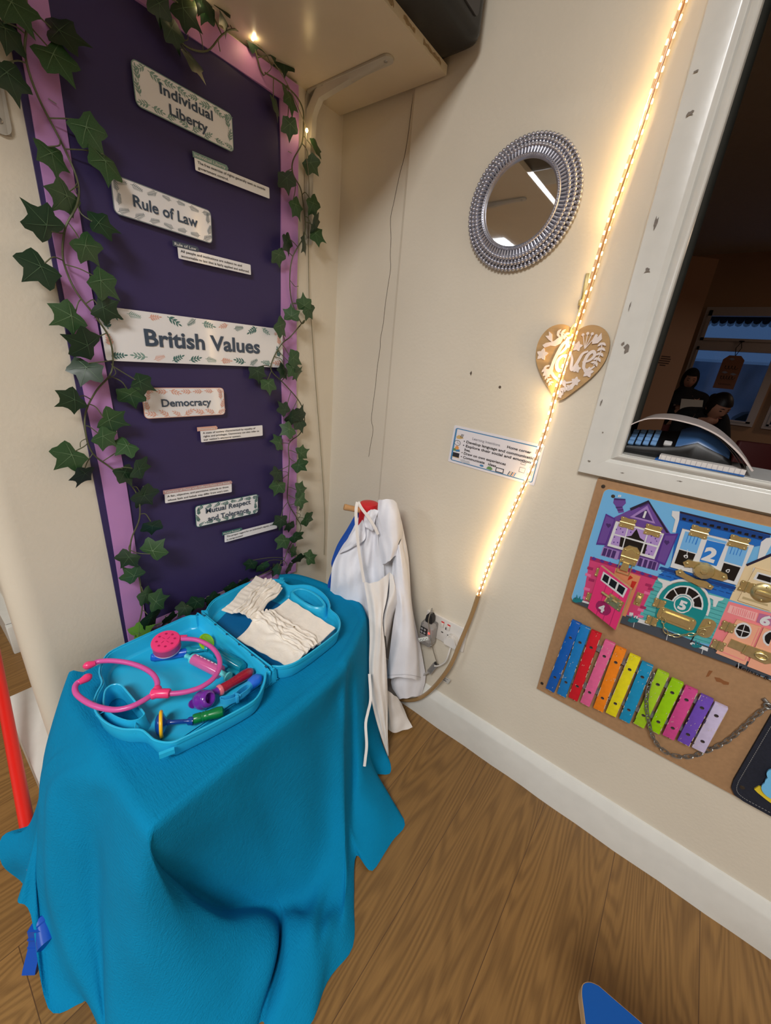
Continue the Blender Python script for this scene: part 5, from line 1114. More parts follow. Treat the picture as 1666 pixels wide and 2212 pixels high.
g = G(); g.prism(NB, SILL + .0002, SILL + .0025); obj('cover', g, mat('blue_card_cover', (26, 92, 168), .45), root, smooth=0)
g = G(); g.prism([(-.008, -.953), (-.013, -1.088), (.073, -1.092), (.078, -.955)], SILL + .0027, SILL + .0118); pg = obj('pages', g, mat('notepad_paper', (216, 212, 208), .7, var=.05, vscale=200, stretch=(1, 1, 30)), root, smooth=0)
g = G()
for i in range(16): y = -.956 - i * .0083; x = -.0082 - (y + .953) / -.135 * .005; g.rect(-y - .0003, SILL + .003, -y + .0003, SILL + .0115, 0, frame((x - .0004, 0, 0), (0, -1, 0), (0, 0, 1)))
obj('ruling', g, mat('ruling_grey', (150, 150, 160), .7), pg, smooth=0)
# a magazine bent over the phone
path = spline([(-.861, 1.0235), (-.866, 1.045), (-.876, 1.068), (-.888, 1.083), (-.903, 1.094), (-.917, 1.100), (-.940, 1.1035), (-.961, 1.1035), (-.989, 1.100), (-1.007, 1.0955), (-1.030, 1.0865), (-1.052, 1.073), (-1.074, 1.056), (-1.096, 1.034)], 4)
root = thing('magazine', (.04, -.98, SILL), 'open magazine arched over the telephone on the sill, page ends hanging over the notepad', 'magazine')
rows = []; n = len(path)
for i, (y, z) in enumerate(path):
    t = i / (n - 1); a = Vector(path[max(0, i - 1)]); b = Vector(path[min(n - 1, i + 1)]); d = (b - a).normalized(); nn = Vector((-d.y, d.x)) * -1
    if nn.y < 0: nn = -nn
    rows.append((y, z, nn.x, nn.y, .0012 + .001 * t))
g = G(); th = lambda k, s: [[(x, y + nx * o * s, z + nz * o * s) for x in (-.012, .04, .12, .17)] for (y, z, nx, nz, o) in rows]
up = th(0, 1.0); dn = th(0, -.4); g.grid(up); g.grid([r[::-1] for r in dn]); g.grid([[u[0] for u in up], [d[0] for d in dn]]); obj('cover', g, PAPER, root, smooth=60)
for k, (dy, dz) in enumerate(((.004, -.004), (.009, -.006), (-.003, -.001))):
    sub = rows[n * 2 // 3:]; m = len(sub); g = G(); g.grid([[(x, y + dy * (i / m) ** 1.5, z - .0012 - .0006 * k + dz * (i / m) ** 1.3) for x in (-.011 + .001 * k, .06, .168)] for i, (y, z, nx, nz, o) in enumerate(sub)]); obj('page', g, PAPER, root, smooth=60)

# ------------------------------------------------------------------ the dim next room seen through the hatch
NXW = mat('next_room_paint', (176, 138, 108), .7, var=.03, vscale=3); PVC = mat('upvc_white', (186, 176, 178), .35)
g = G()
WX = 5.6
for (y0, y1, z0, z1) in ((3.6, -.70, 0, 2.65), (-.70, -3.4, 2.09, 2.65), (-.70, -1.54, 0, .79), (-1.54, -1.62, 0, 2.65), (-1.62, -3.4, 0, .79), (-3.0, -4.7, 0, 2.65)):
    g.box((WX + .1, (y0 + y1) / 2, (z0 + z1) / 2), (.2, abs(y1 - y0), z1 - z0))
struct('wall_next_room', g, NXW, 0)
g = G(); g.box((2.85, 3.6, 1.325), (5.5, .1, 2.65)); struct('wall_next_left', g, NXW, 0)
g = G(); g.box((2.85, -4.75, 1.325), (5.5, .1, 2.65)); struct('wall_next_right', g, NXW, 0)
g = G(); g.box((4.6, -.6, -.05), (2.4, 8.6, .1)); struct('floor_next_room', g, mat('next_room_floor', (96, 70, 58), .5), 0)
g = G(); g.box((4.6, -.6, 2.7), (2.4, 8.6, .1)); struct('ceiling_next_room', g, CEIL, 0)
def window(name, y0, y1, open_=True):
    g = G(FB(0, 0, 0, -WX))     # local x = -y, y = z
    a, b = -y0, -y1; zb, zt = .79, 2.09
    def bar(u0, v0, u1, v1, d0=-.02, d1=.05): g.prism([(u0, v0), (u1, v0), (u1, v1), (u0, v1)], d0, d1)
    bar(a, zb, a + .035, zt); bar(b - .035, zb, b, zt); bar(a + .035, zb, b - .035, zb + .035); bar(a + .035, zt - .035, b - .035, zt); bar(a + .035, 1.655, b - .035, 1.725, -.02, .045)
    w = struct(name, g, PVC, 0)
    for (u0, v0, u1, v1, s) in ((a + .035, zb + .035, b - .035, 1.655, .04), (a + .035, 1.725, b - .035, zt - .035, .06)):
        g = G(FB(0, 0, 0, -WX))
        g.prism([(u0, v0), (u0 + s * .6, v0), (u0 + s * .6, v1), (u0, v1)], -.01, .06); g.prism([(u1 - s, v0), (u1, v0), (u1, v1), (u1 - s, v1)], -.01, .06); g.prism([(u0, v0), (u1, v0), (u1, v0 + s * .5), (u0, v0 + s * .5)], -.01, .06); g.prism([(u0, v1 - s), (u1, v1 - s), (u1, v1), (u0, v1)], -.01, .06); obj('sash', g, PVC, w, smooth=0)
        g = G(FB(0, 0, 0, -WX)); g.rect(u0, v0, u1, v1, .01); obj('glass', g, mat('window_glass', (235, 240, 245), .03, trans=1, alpha=.35), w, smooth=0)
window('window_1', -.70, -1.54); window('window_2', -1.62, -3.0)
# outside at dusk
OUT = mat('pale_outside_render', (170, 182, 200), .9, var=.55, vscale=2.2, stretch=(1, 1, .35)); BUSH = mat('dark_bush', (30, 44, 40), .9, var=.5, vscale=14)
g = G(); g.box((8.0, -1.8, .8), (.2, 9, 1.6)); struct('wall_outside', g, OUT, 0)
g = G(); rnd = random.Random(4)
for i in range(26):
    g.ball((7.4 + rnd.uniform(-.3, .3), -2.05 + rnd.uniform(-.45, .45), .45 + rnd.uniform(-.4, .45)), rnd.uniform(.14, .24), 6)
obj('garden_bush', g, BUSH, smooth=60, label='dark bush outside the lower right of the dusk-blue window', cat='bush')
root = thing('tiled_canopy', (6.6, -1.1, 2.0), 'dark roof tile edge seen outside through the top pane of the window', 'roof')
TILE = mat('dark_roof_tile', (34, 44, 56), .6, var=.2, vscale=10)
for r_ in range(3):
    g = G()
    for i in range(14):
        y = -.55 - i * .085 - (r_ % 2) * .04; z = 2.02 + r_ * .055
        g.tube([(6.45 + r_ * .02, y, z), (6.75 + r_ * .02, y, z + .09)], .042, 8)
    obj('tile_row', g, TILE, root, smooth=60)
# door standing open in the next room
a = Vector((2.9, -.545, 0)); b = Vector((3.1, -.769, 0)); d = (b - a).normalized(); e = a - d * .45
g = G(frame((b.x, b.y, 0), (-d.x, -d.y, 0), (0, 0, 1))); L_ = (b - e).length; g.prism([(0, 0), (L_, 0), (L_, 2.05), (0, 2.05)], -.02, .02); 
dn_ = Vector((-d.x, -d.y, 0)).cross(Vector((0, 0, 1)))
door = struct('door_1', g, mat('dim_door_paint', (186, 142, 112), .55), 0)
side = 1 if dn_.x < 0 else -1
Md = frame((b.x, b.y, 0), (-d.x, -d.y, 0), (0, 0, 1)) if side > 0 else frame((b.x, b.y, 0), (-d.x, -d.y, 0), (0, 0, 1)) @ tr(0, 0, 0)
g = G(Md); zz = .021 * side
for i, (w_, o_) in enumerate(((.075, .0), (.085, -.004), (.09, .0), (.095, .006), (.05, .006))): g.text('notice text line here'[:10 + i % 3 * 4] if False else 'Please close door after use', .007, w_, zz, .165 + o_, 1.375 - i * .016) if False else g.rect(.165 + o_ - w_ / 2, 1.372 - i * .016, .165 + o_ + w_ / 2, 1.380 - i * .016, zz)
obj('notice', g, mat('notice_dark', (84, 60, 48), .7), door, smooth=0)
g = G(Md)
g.tube([(.29, 1.30, zz), (.29, 1.30, zz + .035 * side), (.295, 1.345, zz + .04 * side), (.295, 1.385, zz + .04 * side), (.29, 1.41, zz + .035 * side), (.29, 1.41, zz)], .008, 8); obj('door_handle', g, mat('dark_metal', (50, 40, 36), .4, metal=.6), door, smooth=60)
# hanging tag sign in the window
TAGM = mat('brown_wood_tag', (150, 104, 84), .7, var=.1, vscale=14)
root = thing('hanging_sign', (5.5, -1.13, 1.19), 'brown wooden tag sign with script lettering hanging in front of the far window', 'sign')
MT = frame((5.5, -1.13, 1.38), (0, -1, 0), (0, 0, 1))
g = G(MT); g.prism([(-.10, -.187), (.10, -.187), (.10, .14), (.055, .187), (-.055, .187), (-.10, .14)], 0, .012); obj('board', g, TAGM, root, smooth=0)
g = G(MT)
for (yc, w_, a_, n_) in ((.055, .12, .020, 4), (-.06, .13, .020, 5), (-.135, .12, .009, 8)):      # faded script, not legible in the photo
    g.ribbon(spline([(-w_ / 2 + w_ * i / (n_ * 4) + a_ * .5 * math.cos(i * 1.57), yc + a_ * math.sin(i * 1.57 + .4 * math.sin(i))) for i in range(n_ * 4 + 1)], 4), .005 if a_ > .01 else .003, [.0125 + 2e-6 * k for k in range(n_ * 16 + 1)])
obj('lettering', g, mat('tag_script', (44, 30, 28), .7), root, smooth=0)
g = G(MT)
for x, y in ((-.02, .145), (-.04, -.005), (.045, -.02)): g.prism([(x - .03, y), (x - .01, y + .016), (x + .01, y + .014), (x + .032, y), (x + .005, y - .012)], .0124, .014)
obj('cloud_cutout', g, mat('tag_pale', (150, 160, 190), .6), root, smooth=0)
g = G(MT); g.tube([(0, .18, .006), (-.02, .27, .0), (.01, .34, -.03)], .004, 6); g.tube([(0, .18, .006), (.03, .27, .0), (.01, .34, -.03)], .004, 6); g.ball((.01, .345, -.03), .014, 6, sc=(2, .7, 1)); obj('cord', g, mat('dark_cord', (34, 28, 28), .8), root, smooth=60)

# ---- two people sitting in the next room
SKIN = mat('skin', (196, 142, 118), .55); HAIR = mat('black_hair', (18, 14, 16), .5, bump=.2, bscale=60); KNIT = mat('black_clothing', (18, 18, 22), .85, bump=.2, bscale=90); LIP = mat('lips', (150, 84, 80), .5); EYE = mat('dark_eye', (28, 20, 20), .3)
def skin_mesh(nodes, edges, sub=2):
    me = bpy.data.meshes.new('s'); me.from_pydata([n[0] for n in nodes], edges, [])
    o = bpy.data.objects.new('s', me); COL.objects.link(o)
    md = o.modifiers.new('skin', 'SKIN'); md.use_smooth_shade = True
    for i, v in enumerate(me.skin_vertices[0].data): v.radius = nodes[i][1] if isinstance(nodes[i][1], tuple) else (nodes[i][1],) * 2
    me.skin_vertices[0].data[0].use_root = True
    s = o.modifiers.new('sub', 'SUBSURF'); s.levels = sub; s.render_levels = sub
    bpy.context.view_layer.update()
    ev = o.evaluated_get(bpy.context.evaluated_depsgraph_get()); m = bpy.data.meshes.new_from_object(ev)
    vs = [tuple(v.co) for v in m.vertices]; fs = [tuple(p.vertices) for p in m.polygons]
    bpy.data.objects.remove(o); return vs, fs
def hand_nodes(nodes, edges, w, dr, sd, up):
    """palm and five fingers growing from wrist index w"""
    base = Vector(nodes[w][0]); dr = Vector(dr).normalized(); sd = Vector(sd).normalized(); up = Vector(up).normalized()
    pm = len(nodes); nodes.append((tuple(base + dr * .045), (.034, .014))); edges.append((w, pm))
    for k, (o_, l) in enumerate(((-.027, .060), (-.009, .070), (.009, .066), (.026, .052))):
        a = base + dr * .085 + sd * o_; i = len(nodes)
        nodes += [(tuple(a), .0095), (tuple(a + dr * l * .55 - up * .008), .0085), (tuple(a + dr * l * .85 - up * .028), .0072)]; edges += [(pm, i), (i, i + 1), (i + 1, i + 2)]
    i = len(nodes); a = base + dr * .03 - sd * .034; nodes += [(tuple(a), .0115), (tuple(a + dr * .03 - sd * .012 - up * .008), .010), (tuple(a + dr * .052 - sd * .008 - up * .018), .008)]; edges += [(pm, i), (i, i + 1), (i + 1, i + 2)]
def head_geo(g, M, s=1.0):
    """head about its centre; local -Y is the face, Z up"""
    n = 26; m = 20; vs = []
    for i in range(m + 1):
        th_ = math.pi * i / m; z = -math.cos(th_)
        for k in range(n):
            ph = 2 * math.pi * k / n; r_ = math.sin(th_); x = r_ * math.sin(ph); y = -r_ * math.cos(ph)
            X = x * .074; Y = y * .092; Zz = z * .112
            if z < 0: X *= 1 + .38 * z * abs(z) ** .3; Y *= 1 + (.28 * z if y < 0 else .42 * z)
            f = max(0, -y) * max(0, 1 - (abs(x) / .75) ** 2)
            Y -= .020 * math.exp(-((z + .16) / .16) ** 2 - (x / .16) ** 2) * (y < 0)          # nose
            Y -= .005 * math.exp(-((z + .50) / .10) ** 2 - (x / .30) ** 2) * (y < 0)          # lips
            Y -= .008 * math.exp(-((z + .80) / .12) ** 2 - (x / .3) ** 2) * (y < 0)           # chin
            Y += .008 * (math.exp(-((z - .04) / .10) ** 2 - ((x - .34) / .17) ** 2) + math.exp(-((z - .04) / .10) ** 2 - ((x + .34) / .17) ** 2)) * (y < 0)
            Y -= .004 * math.exp(-((z - .22) / .08) ** 2 - (x / .5) ** 2) * (y < 0)           # brow
            vs.append((X * s, Y * s, Zz * s))
    fs = [(i * n + k, i * n + (k + 1) % n, (i + 1) * n + (k + 1) % n, (i + 1) * n + k) for i in range(m) for k in range(n)]
    g.add(vs, fs, M)
    for sx in (-1, 1):
        g.lathe([(0, -.006), (.016, -.004), (.021, .002), (.018, .006), (.010, .002), (0, .001)], 12, M @ Matrix.Scale(s, 4) @ tr(sx * .073, .012, -.008) @ ry(sx * 80) @ Matrix.Diagonal((1.35, .8, 1, 1)))
def face_bits(M, root, s=1.0):
    g = G(M @ Matrix.Scale(s, 4))
    for sx in (-1, 1): g.ball((sx * .027, -.0815, .006), .0085, 8, sc=(1.5, .5, .55))
    obj('eye', g, EYE, root, smooth=60)
    g = G(M @ Matrix.Scale(s, 4))
    for sx in (-1, 1): g.tube([(sx * .012, -.0905, .026), (sx * .028, -.0885, .031), (sx * .043, -.078, .026)], [.002, .003, .0015], 6)
    obj('eyebrow', g, HAIR, root, smooth=60)
    g = G(M @ Matrix.Scale(s, 4)); g.tube([(-.022, -.0845, -.054), (-.008, -.0905, -.052), (0, -.0905, -.0535), (.008, -.0905, -.052), (.022, -.0845, -.054)], [.0015, .004, .0045, .004, .0015], 6); obj('mouth', g, LIP, root, smooth=60)
def seated(label, hip, face, headc, tilt, scarf, paper):
    """hip (x,y,z); face: heading the body looks along (degrees from -X towards -Y)"""
    H = Vector(hip); f = Vector((-math.cos(R(face)), -math.sin(R(face)), 0)); s = f.cross(Vector((0, 0, 1))); up = Vector((0, 0, 1))
    hc = Vector(headc); neck = hc - up * .125 - f * .01; ch = H + up * .36 + f * .03
    sh = [ch + up * .09 + s * q * .165 for q in (-1, 1)]
    N_ = [(tuple(H), (.15, .12)), (tuple(H + up * .18 + f * .0), (.135, .105)), (tuple(ch), (.145, .105)), (tuple(ch + up * .10), (.10, .08)), (tuple(neck), .048), (tuple(neck + up * .05), .045)]
    E_ = [(0, 1), (1, 2), (2, 3), (3, 4), (4, 5)]
    cl = list(N_[:5]); ce = [(0, 1), (1, 2), (2, 3), (3, 4)]
    for q in (0, 1):
        sg = (-1, 1)[q]; el = sh[q] - up * .26 + f * .10 + s * sg * .05; wr = el + f * .19 - s * sg * .13 + up * (.10 if paper else .02)
        i = len(N_); N_ += [(tuple(sh[q]), .052), (tuple(el), .042), (tuple(wr), .026)]; E_ += [(3, i), (i, i + 1), (i + 1, i + 2)]
        j = len(cl); cl += [(tuple(sh[q]), .066), (tuple(el), .056), (tuple(wr - (wr - el) * .12), .042)]; ce += [(3, j), (j, j + 1), (j + 1, j + 2)]
        hand_nodes(N_, E_, i + 2, f * .8 - s * sg * .5, s * sg + f * .3, up)
        kn = H + f * .42 + s * sg * .11 - up * .0; ft = kn - up * .42 + f * .02; i = len(N_)
        N_ += [(tuple(H + s * sg * .09), .085), (tuple(kn), .06), (tuple(ft), .038), (tuple(ft + f * .13 - up * .03), .032)]; E_ += [(0, i), (i, i + 1), (i + 1, i + 2), (i + 2, i + 3)]
        j = len(cl); cl += [(tuple(H + s * sg * .09), .10), (tuple(kn), .075), (tuple(ft + up * .03), .058)]; ce += [(0, j), (j, j + 1), (j + 1, j + 2)]
    vs, fs = skin_mesh(N_, E_)
    g = G(); g.add(vs, fs)
    hm = Matrix(((-s.x, -f.x, 0, hc.x), (-s.y, -f.y, 0, hc.y), (-s.z, -f.z, 1, hc.z), (0, 0, 0, 1))) @ rz(tilt[1]) @ rx(tilt[0])
    if hm.determinant() < 0: hm = Matrix(((s.x, -f.x, 0, hc.x), (s.y, -f.y, 0, hc.y), (s.z, -f.z, 1, hc.z), (0, 0, 0, 1))) @ rz(tilt[1]) @ rx(tilt[0])
    head_geo(g, hm)
    p = obj('person', g, SKIN, loc=(H.x, H.y, 0.02), smooth=70, label=label, cat='person')
    face_bits(hm, p)
    vs, fs = skin_mesh(cl, ce); g = G(); g.add(vs, fs); obj('clothing', g, KNIT, p, smooth=70)
    g = G(hm)
    n, m = 24, 12; rows = []
    for i in range(m + 1):
        th_ = math.pi * .98 * i / m; row = []
        for k in range(n + 1):
            a_ = -math.pi * 1.0 + 2 * math.pi * k / n
            r_ = math.sin(th_); z = math.cos(th_); front = max(0, math.cos(a_))
            if scarf: lim = -1.15 if front < .55 else .42
            else: lim = -.62 if front < .30 else .36
            z2 = max(z, lim); k2 = 1.12 if scarf else 1.08
            r2 = math.sqrt(max(0, 1 - min(1, abs(z2)) ** 2)) if z < lim else r_
            w = 1 + (.35 * max(0, -z2 - .2) if scarf else 0)
            row.append((r2 * math.sin(a_) * .078 * k2 * w, -r2 * math.cos(a_) * .096 * k2 * w + (.006 if front > .2 else .004), z2 * .114 * k2 + .004))
        rows.append(row)
    g.grid(rows)
    if not scarf: g.ball((0, .105, .03), .036, 8)
    else: g.lathe([(.068, -.078), (.078, -.11), (.12, -.17), (.175, -.22), (.19, -.26)], 28)
    obj('headscarf' if scarf else 'hair', g, mat('black_scarf', (20, 18, 22), .85) if scarf else HAIR, p, smooth=70)
    return p, f, s, hm
def chair(hip, face, label):
    H = Vector(hip); f = Vector((-math.cos(R(face)), -math.sin(R(face)), 0)); s = f.cross(Vector((0, 0, 1))); M = Matrix(((f.x, s.x, 0, H.x), (f.y, s.y, 0, H.y), (0, 0, 1, 0), (0, 0, 0, 1)))
    m = mat('dark_red_chair', (88, 24, 24), .6); sz_ = H.z - .125
    root = thing('office_chair', (H.x, H.y, 0.0), label, 'chair')
    g = G(M); g.box((.06, 0, sz_ - .02), (.44, .44, .04), bev=.012); obj('seat', g, m, root)
    g = G(M); g.box((-.19, 0, sz_ + .26), (.04, .40, .36), bev=.012); obj('backrest', g, m, root)
    for x in (-.14, .24):
        for y in (-.19, .19): g = G(M); g.tube([(x, y, 0), (x, y, sz_ - .03)], .013, 8); obj('leg', g, mat('chair_leg_metal', (40, 40, 42), .4, metal=.7), root)
HB = (3.66, -1.0, .50)
pB, fB, sB, mB = seated('woman with dark hair in black, looking down, seen through the hatch beside the telephone', HB, 30, (3.46, -1.105, 1.035), (24, 6), False, False)
chair(HB, 30, 'dark red chair under the woman looking down in the next room')
chair((2.25, -1.33, .60), 200, 'dark red chair with its back to the hatch at the right edge of the photo')
HA = (5.25, -.83, .62)
pA, fA, sA, mA = seated('person in a black headscarf and black clothes holding papers in front of the far window', HA, 10, (5.16, -.79, 1.262), (14, 0), True, True)
chair(HA, 10, 'dark red chair under the person in a black headscarf')
g = G(Matrix.Translation(Vector((5.25, -.83, .985)) + fA * .36 + sA * .0) @ Matrix(((sA.x, 0, fA.x, 0), (sA.y, 0, fA.y, 0), (0, 1, 0, 0), (0, 0, 0, 1))) @ rx(-40)); g.prism([(-.11, -.07), (.10, -.08), (.105, .07), (-.105, .08)], 0, .002)
obj('paper_sheets', g, mat('dim_paper', (200, 196, 190), .7), smooth=0, label='small sheets of paper held by the person in the black headscarf', cat='paper')
CLOTH = [[(-.8159,-.0779,.4525),(-.84,-.06,.4485),(-.86,-.05,.3),(-.91,-.06,.2),(-.9678,-.1127,.14),(-.9699,-.0919,.13)],
 [(-.832,-.115,.4525),(-.858,-.1,.4485),(-.9048,-.1237,.36),(-.9259,-.0735,.22),(-.9766,-.107,.145),(-1.0145,-.0711,.125)],
 [(-.8404,-.1568,.4525),(-.868,-.145,.4485),(-.9089,-.1387,.37),(-.9299,-.0998,.25),(-.9773,-.1438,.15),(-1.0279,-.102,.085)],
 [(-.8403,-.1939,.4525),(-.869,-.185,.4485),(-.915,-.1548,.37),(-.9398,-.1329,.25),(-.9816,-.1675,.13),(-1.0118,-.135,.03)],
 [(-.8386,-.2261,.4525),(-.868,-.22,.4485),(-.9216,-.1659,.36),(-.951,-.1479,.22),(-.9959,-.195,.14),(-1.0215,-.214,.1)],
 [(-.8372,-.2535,.4525),(-.867,-.25,.4485),(-.9261,-.1822,.36),(-.9564,-.1686,.22),(-.9921,-.2154,.13),(-1.0117,-.2478,.085)],
 [(-.836,-.2763,.4525),(-.866,-.275,.4485),(-.9274,-.1984,.37),(-.959,-.1962,.24),(-.9897,-.2224,.12),(-1.0137,-.3018,.04),(-1.0297,-.3734,.003)],
 [(-.836,-.2991,.4525),(-.866,-.3,.4485),(-.9258,-.2271,.37),(-.9568,-.232,.25),(-.9866,-.2637,.11),(-.9985,-.3486,.04),(-.9927,-.4089,.003)],
 [(-.8352,-.3219,.4525),(-.865,-.325,.4485),(-.9259,-.2628,.38),(-.9594,-.2774,.28),(-.9804,-.306,.17),(-.9862,-.3757,.08),(-.9827,-.4225,.01)],
 [(-.8358,-.363,.4525),(-.865,-.37,.4485),(-.9036,-.3127,.38),(-.9336,-.3245,.26),(-.9544,-.3588,.15),(-.9647,-.4177,.06),(-.9788,-.4839,.003)],
 [(-.8348,-.3998,.4525),(-.863,-.41,.4485),(-.8845,-.3627,.385),(-.9088,-.3564,.25),(-.9336,-.3905,.13),(-.9581,-.4421,.04),(-.9794,-.5067,.003)],
 [(-.835,-.437,.4525),(-.862,-.45,.4485),(-.8797,-.4367,.4),(-.9025,-.4376,.32),(-.9242,-.442,.21),(-.9513,-.4744,.11),(-.98,-.521,.003)],
 [(-.8342,-.4697,.4525),(-.86,-.485,.4485),(-.8716,-.4944,.41),(-.8877,-.5021,.32),(-.9017,-.5163,.2),(-.919,-.5466,.09),(-.9447,-.6001,.003)],
 [(-.8328,-.4867,.4525),(-.858,-.503,.4485),(-.8645,-.5103,.41),(-.858,-.5229,.3),(-.8537,-.5526,.18),(-.8707,-.5998,.08),(-.8963,-.6588,.003)],
 [(-.83,-.4894,.4525),(-.855,-.506,.4485),(-.8621,-.5129,.405),(-.8367,-.5166,.255),(-.7955,-.559,.14),(-.793,-.618,.07),(-.8568,-.6848,.003)],
 [(-.8252,-.4911,.4525),(-.85,-.508,.4485),(-.8599,-.5132,.395),(-.8288,-.5042,.25),(-.7813,-.5404,.12),(-.7156,-.588,.062),(-.7308,-.6421,.05),(-.8114,-.6852,.003)],
 [(-.8106,-.4915,.4525),(-.835,-.509,.4485),(-.8472,-.5062,.375),(-.8102,-.4859,.2),(-.754,-.5142,.07),(-.6935,-.5637,.02),(-.6981,-.6163,.012),(-.7955,-.6833,.002)],
 [(-.7192,-.4873,.4525),(-.74,-.509,.4485),(-.7353,-.5143,.36),(-.7215,-.5135,.22),(-.7021,-.5291,.09),(-.6722,-.5729,.02),(-.6909,-.61,.006),(-.7891,-.6884,.002)],
 [(-.6676,-.4836,.4525),(-.685,-.508,.4485),(-.692,-.5135,.3545),(-.6826,-.5242,.211),(-.6698,-.5516,.083),(-.6645,-.5856,.02),(-.6832,-.6176,.04),(-.7326,-.6716,.036),(-.7929,-.6993,.003)],
 [(-.6264,-.4802,.4525),(-.64,-.507,.4485),(-.6527,-.512,.35),(-.6469,-.5306,.2),(-.6456,-.5621,.08),(-.6524,-.5961,.02),(-.6714,-.6378,.05),(-.7264,-.6932,.045),(-.7833,-.7191,.003)],
 [(-.5732,-.4768,.4525),(-.58,-.506,.4485),(-.5706,-.5171,.34),(-.5815,-.5539,.19),(-.6002,-.5874,.07),(-.6261,-.6182,.02),(-.6508,-.6648,.058),(-.6852,-.7132,.045),(-.7395,-.7568,.003)],
 [(-.5042,-.4733,.4525),(-.5,-.503,.4485),(-.4933,-.5076,.34),(-.5108,-.5554,.18),(-.5433,-.6043,.07),(-.6034,-.6571,.02),(-.6335,-.6904,.045),(-.6485,-.7178,.03),(-.6777,-.7388,.003)],
 [(-.4519,-.4705,.4525),(-.44,-.498,.4485),(-.4267,-.4957,.35),(-.468,-.5651,.2),(-.5149,-.6233,.08),(-.5646,-.6711,.02),(-.6032,-.7052,.03),(-.6084,-.7247,.02),(-.6073,-.7439,.002)],
 [(-.4163,-.4648,.4525),(-.4,-.49,.4485),(-.4016,-.4974,.37),(-.4371,-.5466,.2),(-.5028,-.6157,.09),(-.5414,-.6659,.03),(-.5459,-.683,.015),(-.5503,-.6952,.003)],
 [(-.4029,-.4609,.4525),(-.385,-.485,.4485),(-.3688,-.4797,.34),(-.4095,-.5356,.17),(-.4731,-.6014,.07),(-.4867,-.6263,.035),(-.4875,-.6445,.012)],
 [(-.385,-.4526,.4525),(-.365,-.475,.4485),(-.349,-.4754,.33),(-.3876,-.5285,.15),(-.453,-.5994,.06),(-.4671,-.6371,.03),(-.4804,-.6921,.003)],
 [(-.3529,-.4406,.4525),(-.33,-.46,.4485),(-.3286,-.4762,.34),(-.3647,-.5273,.18),(-.4079,-.5801,.095),(-.3967,-.6377,.05),(-.3982,-.6876,.003)],
 [(-.3154,-.4241,.4525),(-.29,-.44,.4485),(-.2847,-.4611,.34),(-.3237,-.5115,.2),(-.3652,-.5594,.11),(-.3262,-.6125,.03),(-.3349,-.6823,.002)],
 [(-.2772,-.4074,.4525),(-.25,-.42,.4485),(-.2423,-.4374,.33),(-.2753,-.481,.17),(-.3044,-.5118,.07),(-.3199,-.5249,.035),(-.3167,-.5337,.008)],
 [(-.2385,-.3856,.4525),(-.21,-.395,.4485),(-.1992,-.4114,.33),(-.234,-.465,.18),(-.2555,-.5099,.06),(-.2572,-.5424,.01),(-.2621,-.576,.002)],
 [(-.2094,-.3541,.4525),(-.18,-.36,.4485),(-.1747,-.3934,.34),(-.2066,-.4436,.2),(-.2169,-.4932,.06),(-.2222,-.5376,.003)],
 [(-.1959,-.3175,.4525),(-.166,-.32,.4485),(-.1408,-.3645,.34),(-.1647,-.4044,.2),(-.1788,-.4332,.05),(-.2248,-.4903,.003)],
 [(-.1971,-.2072,.4525),(-.168,-.2,.4485),(-.15,-.2,.3),(-.135,-.19,.12),(-.13,-.19,.003)],
 [(-.2253,-.0961,.4525),(-.2,-.08,.4485),(-.185,-.07,.3),(-.17,-.06,.12),(-.165,-.06,.003)],
 [(-.2623,-.05,.4525),(-.24,-.03,.4485),(-.235,-.022,.38),(-.235,-.02,.2),(-.235,-.02,.003)]]
CASE_BODY = [(-.5593,-.1267),(-.5722,-.1096),(-.5909,-.098),(-.6465,-.0983),(-.698,-.0994),(-.7606,-.1032),(-.7837,-.1178),(-.7981,-.1384),(-.807,-.1629),(-.8117,-.1903),(-.8279,-.2125),(-.8405,-.2363),(-.8445,-.2672),(-.8395,-.3044),(-.8261,-.3359),(-.8063,-.3597),(-.8018,-.3776),(-.7987,-.3983),(-.7876,-.4182),(-.7761,-.4281),(-.7634,-.4318),(-.7141,-.4425),(-.6464,-.4529),(-.6174,-.4501),(-.5883,-.4312),(-.5655,-.4067),(-.5561,-.3884)]
CASE_LOOP = [(-.8196,-.2329),(-.81,-.2132),(-.7979,-.2083),(-.7886,-.2181),(-.7868,-.2422),(-.7857,-.3159),(-.7888,-.3262),(-.7984,-.3273),(-.8102,-.3164),(-.8208,-.2915),(-.8259,-.2666),(-.8256,-.251)]
CASE_LID = [(-.5556,-.1258),(-.5425,-.1079),(-.5206,-.0876),(-.4957,-.0749),(-.4522,-.0689),(-.4003,-.0646),(-.3688,-.0694),(-.3461,-.083),(-.3148,-.106),(-.3062,-.1343),(-.3052,-.1629),(-.2734,-.1893),(-.26,-.2154),(-.2602,-.2558),(-.2718,-.2959),(-.2896,-.3238),(-.3021,-.3384),(-.3081,-.3713),(-.3242,-.3987),(-.3469,-.4173),(-.3729,-.4249),(-.4492,-.4307),(-.4954,-.4308),(-.5176,-.426),(-.5344,-.4152),(-.5457,-.4012),(-.5507,-.3915)]
LID_HOLE = [(-.3143,-.1942),(-.2956,-.1971),(-.2845,-.2206),(-.285,-.2609),(-.2943,-.2945),(-.3038,-.3059),(-.3147,-.302),(-.3239,-.2828),(-.3259,-.2463),(-.3214,-.2074)]
LATCH = [(-.2934,-.118,.497),(-.3188,-.1383,.497),(-.3086,-.1519,.497)]
HINGE = [(-.5589,-.1319,.497),(-.5584,-.3938,.497)]
